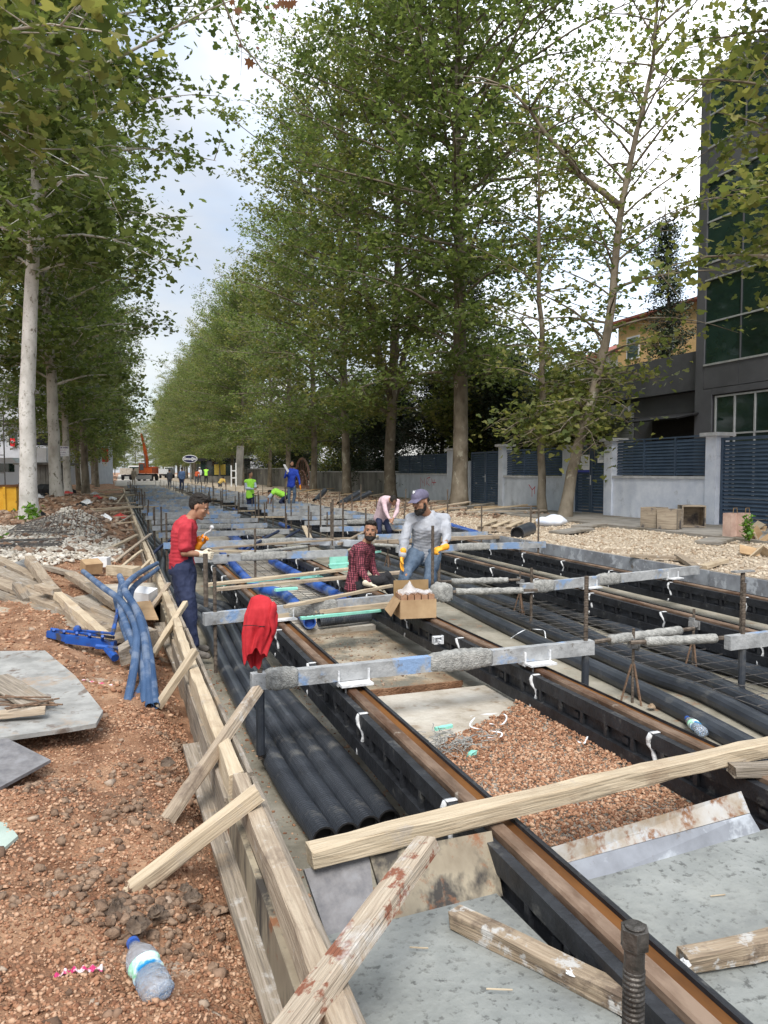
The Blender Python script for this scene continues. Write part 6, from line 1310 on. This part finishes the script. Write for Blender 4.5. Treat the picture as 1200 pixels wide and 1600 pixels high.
# seen from behind the blade: -Y local = away
mb = MB(); mb.bb((-1.1, -2.2, .7), (1.1, 2.0, 1.25)); mb.obj('chassis', M_dark, e)
mb = MB(); mb.bb((-1.35, 2.1, .25), (1.35, 2.25, 1.0)); mb.obj('dozer_blade', M_steelg, e)
for x in (-1.1, 1.1):
    for y in (-1.5, 1.4): mb = MB(); mb.lathe([(.05, -.2), (.5, -.2), (.55, 0), (.5, .2), (.05, .2)], 18, (x, y, .52), Matrix.Rotation(PI/2, 3, 'Y')); mb.obj('wheel', M_dark, e)
mb = MB(); mb.bb((-1.25, -2.0, 1.3), (.2, 1.5, 2.3)); mb.bb((-1.25, -2.2, 1.3), (1.25, -.9, 2.5)); mb.obj('upper_body', M_or, e)
c_ = MB(); c_.bb((.3, -.8, 1.3), (1.25, 1.0, 3.1)); cb = c_.obj('cab', M_or, e); mb = MB(); mb.bb((.4, 1.001, 1.9), (1.15, 1.03, 2.95)); mb.bb((1.251, -.6, 1.9), (1.27, .8, 2.95)); mb.bb((.28, -.6, 1.9), (.299, .8, 2.95)); mb.obj('cab_glass', M_glass, cb)
def flipx(v): return (-v[0], v[1], v[2])
mb = MB(); mb.tube([(-.1, .9, 2.0), (-.2, 1.2, 3.6), (-.1, 1.6, 5.4), (0, 1.8, 6.3)], [.42, .40, .34, .26], 4); mb.obj('boom', M_or, e)
mb = MB(); mb.tube([(0, 1.8, 6.3), (.1, 2.9, 8.2)], [.26, .18], 4); mb.obj('stick', M_or, e); mb = MB(); mb.tube([(-.1, 1.6, 2.4), (-.15, 2.0, 4.6)], .09, 6); mb.obj('hydraulic_ram', M_steelg, e)
def truck(px, d, label, cm):
    p = P(px, 742, d); t = thing('tipper_truck', label, 'truck', (p.x, p.y, .52), -YAW); t.scale = (.85, .85, .85)
    mb = MB(); mb.bb((-1.2, 0, 1.1), (1.2, 4.5, 2.3)); mb.obj('tipper_body', cm, t); mb = MB(); mb.bb((-1.1, 4.6, 1.0), (1.1, 6.2, 2.8)); cb = mb.obj('cab', M_white, t); mb = MB(); mb.bb((-.95, 4.58, 1.9), (.95, 4.599, 2.6)); mb.obj('rear_window', M_glass, cb)
    mb = MB(); mb.bb((-1.0, .1, .7), (1.0, 5.5, 1.05)); mb.obj('chassis', M_dark, t)
    for x in (-.95, .95):
        for y in (.9, 5.3): mb = MB(); mb.lathe([(.05, -.18), (.46, -.18), (.5, 0), (.46, .18), (.05, .18)], 16, (x, y, .5), Matrix.Rotation(PI/2, 3, 'Y')); mb.obj('wheel', M_dark, t)
truck(197, 120, 'beige tipper truck standing left of the excavator', M_concl); truck(255, 150, 'pale truck parked right of the excavator', M_cope)
p = P(164, 712, 70); t = thing('red_banner', 'red and white banner among the left trees', 'banner', (p.x, p.y, p.z), -YAW); mb = MB(); mb.bb((-.3, 0, -.6), (.3, .05, .7)); mb.obj('cloth', mat('banner red', (.5,.05,.03), (.65,.12,.08), rough=.8), t); mb = MB(); mb.bb((-.2, -.02, -1.0), (.2, .04, -.601)); mb.obj('white_foot', M_white, t)

rs = random.Random(123)
for i, (px, py, z, l) in enumerate(((905, 1385, .365, 'thin wooden splinter on the right wet concrete'), (640, 1480, .385, 'tiny wood chip on the left wet concrete'), (760, 1545, .405, 'tiny chip near the mortar stained timber'), (1110, 1400, .365, 'splinter near the right picture edge on the concrete'))):
    c = G(px, py, z); timber('wood_splinter', c, c+Vector((.04+.03*rs.random(), rs.uniform(-.03, .03), 0)), .004, .003, M_woodn, l, 'splinter')
for i in range(16):
    x = rs.uniform(-3.2, .1); y = rs.uniform(17, 42); c = Vector((x, y, float(h_left(x, y))+.04)); mm = (M_white, M_card, M_cope, mat('red plastic %d' % i, (.5,.05,.04), rough=.5), M_dark)[i % 5]
    mb = MB(); mb.ball((0, 0, 0), .18, 8, 6); mb.v = [(a*rs.uniform(.6, 1.7), b*rs.uniform(.6, 1.4), abs(e)*rs.uniform(.3, 1.1)) for a, b, e in mb.v]
    tag(mb.obj('litter_piece', mm, loc=c), '%s crumpled piece in the far left rubble, %s going back' % (('white', 'brown', 'grey', 'red', 'black')[i % 5], nth(i)), 'litter', 'litter on the far left bank')
# ================================================================ PEOPLE
def remesh(mb, name, vox, sm=6, fold=0, fs=14, seed=0):
    me = mb.mesh('tmp'); o = bpy.data.objects.new('tmp', me); COL.objects.link(o)
    m = o.modifiers.new('r', 'REMESH'); m.mode = 'VOXEL'; m.voxel_size = vox
    s = o.modifiers.new('s', 'SMOOTH'); s.factor = .5; s.iterations = sm
    dg = bpy.context.evaluated_depsgraph_get(); dg.update(); r = bpy.data.meshes.new_from_object(o.evaluated_get(dg)); r.name = name
    bpy.data.objects.remove(o); bpy.data.meshes.remove(me)
    if fold:
        nrm = np.empty(len(r.vertices)*3, np.float32); r.vertices.foreach_get('normal', nrm); co = np.empty(len(r.vertices)*3, np.float32); r.vertices.foreach_get('co', co)
        nrm = nrm.reshape(-1, 3); co = co.reshape(-1, 3)
        w_ = fbm(co[:, 0]*fs+co[:, 2]*fs*.35+seed, co[:, 2]*fs*.55+co[:, 1]*fs, 4, seed)-.47
        rid = np.abs(fbm(co[:, 0]*fs*.6+co[:, 1]*fs*.6+3, co[:, 2]*fs*1.1-co[:, 0]*fs*.5, 3, seed+4)-.45)
        co = co+nrm*((w_*1.3-rid*.9)*fold*2)[:, None]; r.vertices.foreach_set('co', co.ravel()); r.update()
    r.shade_smooth(); return r
def seg(mb, a, b, ra, rb, n=None):
    a, b = Vector(a), Vector(b); L = (b-a).length; n = n or max(2, int(L/(min(ra, rb)*.35)))
    for i in range(n+1): t = i/n; mb.ball(a.lerp(b, t), ra+(rb-ra)*t, 10, 7)
def basis(s, f, u): return Matrix((s, f, u)).transposed()
def torso(mb, J, g, top=True, wide=1.0):
    S = (J['shR']-J['shL']).normalized(); pts = [(J['pel']-(J['chest']-J['pel']).normalized()*.06, .155, .115), (J['pel'], .160, .118), (J['pel'].lerp(J['chest'], .5), .148, .112), (J['chest'], .170, .122), (J['chest'].lerp(J['neck'], .55), .165, .105), (J['chest'].lerp(J['neck'], .85), .11, .075)]
    for (a, rx, ry), (b, rx2, ry2) in zip(pts, pts[1:]):
        u = (b-a).normalized() if (b-a).length > 1e-4 else Vector((0, 0, 1)); s = (S-u*S.dot(u)).normalized(); f = u.cross(s); B = basis(s, f, u)
        for i in range(5): t = i/4; mb.ball(a.lerp(b, t), ((rx+(rx2-rx)*t)*wide+g, ry+(ry2-ry)*t+g, .07), 14, 8, B)
    for k in ('shL', 'shR'): seg(mb, J['chest'].lerp(J['neck'], .75), J[k], .062+g, .062+g)
def hand(mb, w_, d, pn, side, curl=.5, spread=1):
    d = d.normalized(); pn = (pn-d*pn.dot(d)).normalized(); ac = d.cross(pn)*side; B = basis(ac, d, pn)
    mb.ball(w_+d*.025, (.030, .03, .020), 10, 7, B); mb.ball(w_+d*.055, (.042, .045, .017), 12, 8, B)
    for i, (o_, L) in enumerate(((-.031, .058), (-.011, .074), (.011, .080), (.031, .070))):
        p = w_+d*.088+ac*o_; dd = d.copy(); q = Quaternion(ac, 0)
        for k, fr in enumerate((.45, .30, .25)):
            ax = d.cross(pn).normalized(); dd = Quaternion(ax, curl*(.8 if k == 0 else 1.0)) @ dd if True else dd
            e = p+dd*L*fr; seg(mb, p, e, .0105-.001*k, .0098-.001*k, 4); p = e
    tb = w_+d*.03+ac*.034; t1 = tb+(ac*.6+d*.6+pn*.35).normalized()*.038; t2 = t1+(d*.8+pn*.6-ac*.1).normalized()*.032
    seg(mb, tb, t1, .014, .012, 4); seg(mb, t1, t2, .012, .0095, 4)
def person(label, J, loc, face, hup, shirt=M_red, trou=M_navy, sleeve='long', gl=(None, None), shoe=M_boot, hair=M_hair, vox=.008, cap=None, beard=0, hairtop=0, hands=None, vest=None, skin=M_skin, tfat=1.0, helmet=None, fold=.014, logo=False, collar=False, hem=3):
    root = thing('person', label, 'person', loc); fine = vox < .012
    for k in list(J): J[k] = Vector(J[k])-Vector(loc)
    f = face.normalized(); u = (hup-f*hup.dot(f)).normalized(); s = f.cross(u); C = J['head']; B = basis(s, f, u)
    H = lambda a, b, c: C+s*a+f*b+u*c
    mb = MB(); torso(mb, J, -.012)
    seg(mb, J['neck']-(J['neck']-J['chest']).normalized()*.02, H(0, -.015, -.055), .058, .052)
    mb.ball(H(0, -.012, .035), (.074, .094, .086), 16, 12, B); mb.ball(H(0, .022, -.03), (.060, .066, .080), 14, 10, B); mb.ball(H(0, .04, -.075), (.044, .042, .034), 12, 8, B); mb.ball(H(0, .066, -.090), (.022, .018, .018), 8, 6, B)
    for a in (-1, 1): mb.ball(H(a*.034, .060, -.018), (.022, .02, .022), 8, 6, B); mb.ball(H(a*.030, .076, .028), (.024, .011, .008), 8, 6, B); mb.ball(H(a*.075, -.008, -.005), (.009, .018, .030), 8, 6, B)
    seg(mb, H(0, .086, .014), H(0, .108, -.020), .009, .0135, 5); mb.ball(H(0, .088, -.052), (.022, .011, .009), 8, 6, B)
    for k, sd in (('R', 1), ('L', -1)):
        seg(mb, J['sh'+k], J['el'+k], .044, .036); seg(mb, J['el'+k], J['wr'+k], .037, .026)
        seg(mb, J['hip'+k], J['kn'+k], .070, .050); seg(mb, J['kn'+k], J['an'+k], .050, .036)
    hd = hands or {}
    for k, sd in (('R', 1), ('L', -1)):
        d, pn, cu = hd.get(k, ((J['wr'+k]-J['el'+k]).normalized(), Vector((0, 0, -1)), .4)); hmb = mb
        if gl[0 if k == 'R' else 1] is not None:
            hmb = MB(); seg(hmb, J['wr'+k]-d*.05, J['wr'+k]+d*.01, .036, .032); 
        if fine: hand(hmb, J['wr'+k], d, pn, sd, cu)
        else:
            hmb.ball(J['wr'+k]+d*.05, (.04, .04, .04), 8, 6)
            for q in (-.02, 0, .02): seg(hmb, J['wr'+k]+d*.08+s*q, J['wr'+k]+d*.15+s*q, .011, .009, 3)
        if hmb is not mb: link('glove', remesh(hmb, 'glove', .0042 if fine else .012, 2), gl[0 if k == 'R' else 1], root)
    link('body', remesh(mb, 'body', vox*.75, 4), skin, root)
    mb = MB(); torso(mb, J, .012)
    S_ = (J['shR']-J['shL']).normalized(); U_ = (J['chest']-J['pel']).normalized(); B3 = basis(S_, U_.cross(S_).normalized(), U_)
    for i in range(hem): mb.ball(J['pel']-U_*(.03*i+.0), (.176, .134, .045), 14, 8, B3)
    for k in 'RL':
        if sleeve == 'long':
            e = J['el'+k].lerp(J['wr'+k], .93); seg(mb, J['sh'+k], J['el'+k], .064, .053); seg(mb, J['el'+k], e, .053, .036)
        else:
            e = J['sh'+k].lerp(J['el'+k], .72); seg(mb, J['sh'+k], e, .070, .072)
    if collar:
        n0 = J['neck']; 
        for i in range(10): a = 2*PI*i/10; mb.ball(n0+s*.062*math.cos(a)+f*.060*math.sin(a)+u*(.012-.012*math.sin(a)), (.016, .016, .022), 6, 5)
    link('shirt', remesh(mb, 'shirt', vox, 4, fold, 9, 3), shirt, root)
    mb = MB(); S = (J['shR']-J['shL']).normalized(); U = (J['chest']-J['pel']).normalized()
    hx = (J['hipR']-J['hipL']).normalized(); B2 = basis(hx, U.cross(hx).normalized(), U)
    for i in range(4): mb.ball(J['pel']+U*(-.08+.05*i), (.158, .118, .07), 14, 8, B2)
    for k in 'RL':
        seg(mb, J['pel'].lerp(J['hip'+k], .7), J['hip'+k], .10, .098*tfat); seg(mb, J['hip'+k], J['kn'+k], .096*tfat, .070*tfat); seg(mb, J['kn'+k], J['an'+k].lerp(J['kn'+k], .06), .070*tfat, .056*tfat)
    link('trousers', remesh(mb, 'trousers', vox, 4, fold*1.2, 8, 7), trou, root)
    for k in 'RL':
        if 'to'+k in J:
            mb = MB(); seg(mb, J['an'+k]-Vector((0, 0, .02)), J['an'+k]-Vector((0, 0, .05)), .045, .046); d = (J['to'+k]-J['an'+k]); seg(mb, J['an'+k]-Vector((0, 0, .055)), J['to'+k], .043, .036)
            mb.v = [(a, b, c if c > J['an'+k].z-.095 else J['an'+k].z-.095) for a, b, c in mb.v]; link('shoe', remesh(mb, 'shoe', max(.007, vox), 3), shoe, root)
    if not cap and not helmet:
        mb = MB(); mb.ball(H(0, -.024, .050), (.081, .096, .082), 18, 12, B); mb.ball(H(0, -.052, .012), (.074, .062, .062), 14, 10, B)
        if hairtop: mb.ball(H(0, .030, .092+hairtop), (.066, .062, .036), 12, 8, B); mb.ball(H(0, -.03, .085+hairtop), (.078, .075, .045), 12, 8, B)
        link('hair', remesh(mb, 'hair', max(.006, vox*.7), 2, .008, 60, 5), hair, root)
    if cap:
        mb = MB(); mb.ball(H(0, -.052, .010), (.076, .060, .040), 14, 10, B); link('hair', remesh(mb, 'hair', .007, 2, .004, 60), hair, root)
        mb = MB(); mb.ball(H(0, -.010, .062), (.088, .108, .078), 20, 14, B)
        mb.v = [v if (Vector(v)-C).dot(u) > .036 else tuple(Vector(v)+u*(.036-(Vector(v)-C).dot(u))) for v in mb.v]
        for i in range(-6, 7): a = i/6; seg(mb, H(a*.066, .070-.02*a*a, .046), H(a*.058, .170-.035*a*a, .034-.014*a*a), .0085, .006, 8)
        cp = link('cap', remesh(mb, 'cap', .0055, 3), cap, root)
        if logo:
            o = text('N', .042, M_white, cp, (0, 0, 0), ext=.001, bold=.0012, name='emblem'); o2 = text('Y', .042, M_white, cp, (0, 0, 0), ext=.0015, bold=.0012, name='emblem')
            R3 = basis(-s, (u*.80-f*.45).normalized(), (f*.85+u*.5).normalized()); x = -s; z_ = (f*.80+u*.6).normalized(); y_ = z_.cross(x); R3 = Matrix((x, y_, z_)).transposed()
            for q, ob in enumerate((o, o2)): M4 = R3.to_4x4(); M4.translation = H(0, -.010, .062)+z_*.106+y_*(-.006 if q else .004); ob.matrix_local = M4
    if helmet:
        mb = MB(); mb.ball(H(0, -.01, .065), (.10, .12, .085), 16, 10, B); link('helmet', remesh(mb, 'helmet', .012, 2), helmet, root)
    if beard:
        mb = MB(); mb.ball(H(0, .040, -.080), (.058, .056, .040+.01*beard), 14, 10, B); mb.ball(H(0, .072, -.098), (.032, .030, .026+.006*beard), 10, 8, B)
        for a in (-1, 1): mb.ball(H(a*.058, .012, -.045), (.012, .024, .045), 8, 6, B)
        mb.ball(H(0, .096, -.041), (.026, .008, .006), 8, 6, B)
        link('beard', remesh(mb, 'beard', max(.005, vox*.6), 2, .004, 60, 9), hair, root)
    if fine:
        for a in (-1, 1):
            e = MB(); e.ball(H(a*.031, .0735, .008), (.0115, .010, .0065), 10, 8, B); eo = e.obj('eye', M_eye, root, smooth=True); e = MB(); e.ball(H(a*.031, .0825, .008), (.0062, .0040, .0062), 8, 6, B); e.obj('iris', M_dark, eo, smooth=True)
        mb = MB(); 
        for a in (-1, 1): seg(mb, H(a*.014, .089, .026), H(a*.046, .078, .031), .0042, .0030, 8)
        link('eyebrows', remesh(mb, 'eyebrows', .003, 1), hair, root)
    if vest:
        mb = MB(); torso(mb, J, .022); mb2 = remesh(mb, 'vest', max(vox, .012), 3, fold, 9, 3); link('safety_vest', mb2, vest, root)
    return root
def JP(d, **k): return {a: P(v[0], v[1], d+(v[2] if len(v) > 2 else 0)) for a, v in k.items()}
# --- red shirted man
d = 7.25
J = JP(d, head=(311, 793), neck=(295, 813), chest=(287, 832), pel=(284, 880), shR=(291, 826, -.17), shL=(296, 824, .17), elR=(288, 864, -.20), wrR=(314, 866, -.13), elL=(300, 862, .16), wrL=(311, 852, .10),
       hipR=(288, 892, -.08), hipL=(285, 892, .09), knR=(296, 948, -.10), knL=(289, 950, .10), anR=(303, 1012, -.12), anL=(302, 1004, .12), toR=(324, 1026, -.15), toL=(322, 1014, .10))
person('man in a red T-shirt and navy trousers holding a steel rod', J, G(300, 1035, 0), RT*.95-UP*.38-FW*.02, UP+RT*.25, M_red, M_navy, 'short', (M_cream, M_orange), hair=M_hair, vox=.008, hairtop=.012, hem=1,
       hands={'R': (RT*.9-UP*.15, -UP*.1+FW*.9, 1.15), 'L': (RT*.5+UP*.7, -FW*.8+RT*.4, .9)}, tfat=1.15, fold=.017)
# small stubble beard is part of the face; ratchet in his raised hand
t = thing('ratchet_wrench', 'chrome ratchet wrench in the orange glove of the red shirted man', 'wrench', P(322, 838, d+.05)); o0 = t.location.copy()
mb = MB(); mb.tube([P(316, 846, d+.05)-o0, P(321, 833, d+.05)-o0, P(329, 829, d+.05)-o0, P(331, 823, d+.05)-o0], [.010, .008, .010, .016], 8); mb.ball(P(331, 824, d+.05)-o0, .022, 10, 8); mb.obj('shank', M_foam, t, smooth=True)
post(323, 945, .55, 1.05, .022, 'brown rod under the cream glove of the red shirted man').location = P(322, 948, 6.95)
# --- plaid man
M_plaid = bpy.data.materials.new('plaid shirt'); M_plaid.use_nodes = True; nt_ = M_plaid.node_tree; b_ = nt_.nodes['Principled BSDF']; b_.inputs['Roughness'].default_value = .9
tcn = nt_.nodes.new('ShaderNodeTexCoord'); prev = None
for ax, sc_, wd_ in (('X', 13, .0), ('Z', 13, .0), ('Y', 13, 0)):
    wv = nt_.nodes.new('ShaderNodeTexWave'); wv.bands_direction = ax; wv.inputs['Scale'].default_value = sc_; wv.inputs['Distortion'].default_value = .6; nt_.links.new(tcn.outputs['Object'], wv.inputs[0])
    rp = nt_.nodes.new('ShaderNodeValToRGB'); rp.color_ramp.elements[0].position = .25; rp.color_ramp.elements[0].color = (.30, .22, .30, 1); rp.color_ramp.elements[1].position = .5; rp.color_ramp.elements[1].color = (1, 1, 1, 1); nt_.links.new(wv.outputs[0], rp.inputs[0])
    if prev is None: prev = rp.outputs[0]
    else: mx = nt_.nodes.new('ShaderNodeMix'); mx.data_type = 'RGBA'; mx.blend_type = 'MULTIPLY'; mx.inputs[0].default_value = .8; nt_.links.new(prev, mx.inputs[6]); nt_.links.new(rp.outputs[0], mx.inputs[7]); prev = mx.outputs[2]
mx = nt_.nodes.new('ShaderNodeMix'); mx.data_type = 'RGBA'; mx.blend_type = 'MULTIPLY'; mx.inputs[0].default_value = 1; mx.inputs[6].default_value = (.34, .085, .11, 1); nt_.links.new(prev, mx.inputs[7]); nt_.links.new(mx.outputs[2], b_.inputs['Base Color'])
d = 8.8
J = JP(d, head=(579, 830, -.05), neck=(570, 851, 0), chest=(562, 870), pel=(557, 912), shR=(562, 861, -.17), shL=(577, 859, .16), elR=(564, 893, -.22), wrR=(577, 913, -.30), elL=(581, 888, .12), wrL=(592, 905, .0),
       hipR=(562, 916, -.08), hipL=(566, 916, .09), knR=(598, 906, -.15), knL=(604, 902, .15), anR=(616, 930, -.05), anL=(622, 928, .2), toR=(628, 934, -.1), toL=(634, 932, .15))
person('seated man in a maroon plaid shirt looking at the camera', J, G(565, 925, .3), -FW*.95-RT*.03+UP*.03, UP+RT*.06, M_plaid, M_blackc, 'long', (M_cream, M_cream), vox=.008, beard=.2, collar=True, hairtop=.004,
       hands={'R': (RT*.9-UP*.3, -UP, .35)}, fold=.015)
# --- grey polo man
d = 7.9
J = JP(d, head=(657, 785, -.12), neck=(670, 805, 0), chest=(668, 826, .02), pel=(663, 862, .12), shR=(641, 812, -.05), shL=(694, 811, .05), elR=(631, 844, -.12), wrR=(629, 868, -.2), elL=(698, 840, -.05), wrL=(692, 856, -.22),
       hipR=(648, 868, .05), hipL=(678, 868, .08), knR=(631, 902, -.15), knL=(671, 908, -.05), anR=(629, 948, .05), anL=(673, 952, .1), toR=(624, 955, -.1), toL=(668, 958, -.05))
person('bearded man in grey polo, jeans and purple cap leaning over the open carton', J, G(655, 935, .3), -FW*.66-RT*.62-UP*.22, UP-RT*.05, M_greysh, M_jean, 'long', (M_yglove, M_yglove), vox=.008, cap=M_capm, beard=1, logo=True, collar=True,
       hands={'R': (-UP*.95-RT*.12, -FW*.2+RT*.6, .25), 'L': (-RT*.75-UP*.2-FW*.5, FW*.3-UP*.8, 1.15)}, tfat=1.02, fold=.019)
# --- pink shirted man
d = 16.6
J = JP(d, head=(615, 783, -.25), neck=(608, 780, -.12), chest=(602, 784, 0), pel=(595, 808, .2), shR=(599, 782, -.15), shL=(621, 784, 0), elR=(603, 800, -.3), wrR=(609, 811, -.4), elL=(620, 800, -.2), wrL=(614, 811, -.4),
       hipR=(592, 811, .15), hipL=(601, 811, .25), knR=(592, 829, .0), knL=(608, 829, .1), anR=(594, 850, .2), anL=(611, 850, .3), toR=(597, 854, 0), toL=(614, 854, .1))
person('man in a pale pink shirt and jeans bending over a far tie beam', J, G(600, 853, .1), -UP*.85-FW*.45+RT*.1, -FW*.9+UP*.3, M_pink, M_navy, 'long', vox=.016, fold=.012)
# --- blue jersey man
d = 29
J = JP(d, head=(456, 725, -.05), neck=(456, 732.5), chest=(456, 741), pel=(455, 758), shR=(448.5, 736.5), shL=(464, 736.5), elR=(445, 746, -.05), wrR=(449, 738.5, -.25), elL=(467.5, 750), wrL=(469, 760, -.05),
       hipR=(452, 761), hipL=(459, 761), knR=(451.5, 775), knL=(460.5, 774), anR=(452, 788), anL=(458, 788), toR=(451, 791, -.15), toL=(460, 791, -.1))
person('bearded man in a royal blue jersey standing in front of the pink arched gate', J, G(455, 790, .5), -FW*.7+RT*.3-UP*.2, UP, M_blue, M_jean, 'long', (M_cream, M_orange), vox=.02, beard=.5)
t = thing('trowel', 'pale flat tool raised by the man in the blue jersey', 'tool', P(448, 734, d-.35), -YAW); mb = MB(); mb.sheet([(-.14, 0, .20), (-.06, 0, .22), (.10, 0, -.06), (.03, 0, -.10)], .02); mb.obj('blade', M_white, t)
# --- hi-vis standing
d = 29.3
J = JP(d, head=(391.5, 741.5), neck=(391, 749), chest=(391, 757), pel=(391, 775), shR=(384.5, 752.5, -.1), shL=(397.5, 752, .1), elR=(384, 763, -.12), wrR=(397, 764, -.22), elL=(400, 762, .05), wrL=(402, 761, -.1),
       hipR=(388.5, 778), hipL=(394, 778), knR=(389, 790), knL=(395, 790), anR=(389, 802), anL=(395, 801), toR=(392, 805, -.05), toL=(398, 804, -.05))
person('man in a lime safety vest over a pale blue shirt, standing among the rods', J, G(391, 805, .3), RT*.8-FW*.5, UP, M_ltblue, M_navy, 'long', vox=.02, vest=M_hiv)
J = JP(29.5, head=(422, 770.5), neck=(426, 768.5), chest=(431, 768), pel=(444, 774), shR=(426, 771, -.15), shL=(427, 769, .15), elR=(419, 779, -.2), wrR=(419, 788, -.15), elL=(424, 780, .15), wrL=(423, 788, .1),
       hipR=(445, 777, -.1), hipL=(446, 777, .1), knR=(438, 784, -.15), knL=(441, 783, .15), anR=(445, 790, -.1), anL=(447, 789, .15), toR=(440, 792, -.1), toL=(442, 791, .15))
person('man in a lime safety vest crouching on all fours beside the blue jersey man', J, G(436, 792, .4), -RT*.7-UP*.6, UP-RT*.4, M_ltblue, M_navy, 'short', vox=.02, vest=M_hiv)
def stand(px, yt, yb, label, shirt, trou, face=None, H_=1.74, hair=M_hair, helmet=None, vest=None, bend=0, sleeve='long'):
    d = H_*FPX/(yb-yt); k = (yb-yt)/H_; q = lambda x, z, dd=0: P(px+x*k, yb-z*k, d+dd); f = face or FW; b_ = bend
    J = dict(head=q(.45*b_, H_-.13-.45*b_), neck=q(.35*b_, H_-.30-.36*b_), chest=q(.22*b_, H_-.5-.22*b_), pel=q(0, .93), shR=q(.32*b_+.18, H_-.36-.33*b_), shL=q(.32*b_-.18, H_-.36-.33*b_), elR=q(.3*b_+.24, H_-.66-.3*b_), wrR=q(.4*b_+.22, H_-.90-.3*b_, .12), elL=q(.3*b_-.24, H_-.66-.3*b_), wrL=q(.4*b_-.2, H_-.90-.3*b_, .12),
             hipR=q(.09, .86), hipL=q(-.09, .86), knR=q(.11, .48), knL=q(-.10, .48), anR=q(.11, .09), anL=q(-.12, .09), toR=q(.13, .03, .15), toL=q(-.13, .03, .15))
    return person(label, J, q(0, 0), f, UP, shirt, trou, sleeve, vox=.03, vest=vest, helmet=helmet, hair=hair)
M_dkgrey = mat('dark grey work jacket', (.05,.055,.065), (.09,.095,.11), rough=.9); M_den = mat('denim jacket', (.09,.16,.32), (.14,.22,.40), rough=.9); M_yelsh = mat('yellow shirt', (.55,.38,.09), (.66,.48,.15), rough=.9); M_khaki = mat('khaki shirt', (.26,.22,.17), (.34,.30,.24), rough=.9); M_orsh = mat('orange red jacket', (.55,.10,.04), (.64,.14,.06), rough=.9)
stand(284, 730, 767, 'man in a denim blue jacket seen from behind in the far site', M_den, M_navy)
stand(265, 733, 764, 'man in dark grey clothes just left of the denim jacket man', M_dkgrey, M_dkgrey)
stand(209, 731, 758, 'man in khaki seen from behind in front of the beige truck', M_khaki, M_khaki)
stand(344, 739, 771, 'man in a yellow shirt bending among the far rods', M_yelsh, M_dkgrey, bend=.6, sleeve='short')
stand(307, 731, 757, 'man in an orange jacket left of the far safety vest man', M_orsh, M_dkgrey, bend=.3)
stand(312, 730, 755, 'man in white with a white helmet behind the orange jacket man', M_whp, M_dkgrey, helmet=M_white)
stand(322, 729, 757, 'man in a lime vest standing far off by the cafe pavilion', M_dkgrey, M_blackc, vest=M_hiv)
stand(165, 733, 759, 'man in a beige shirt on the far left bank under the trees', M_khaki, M_blackc)
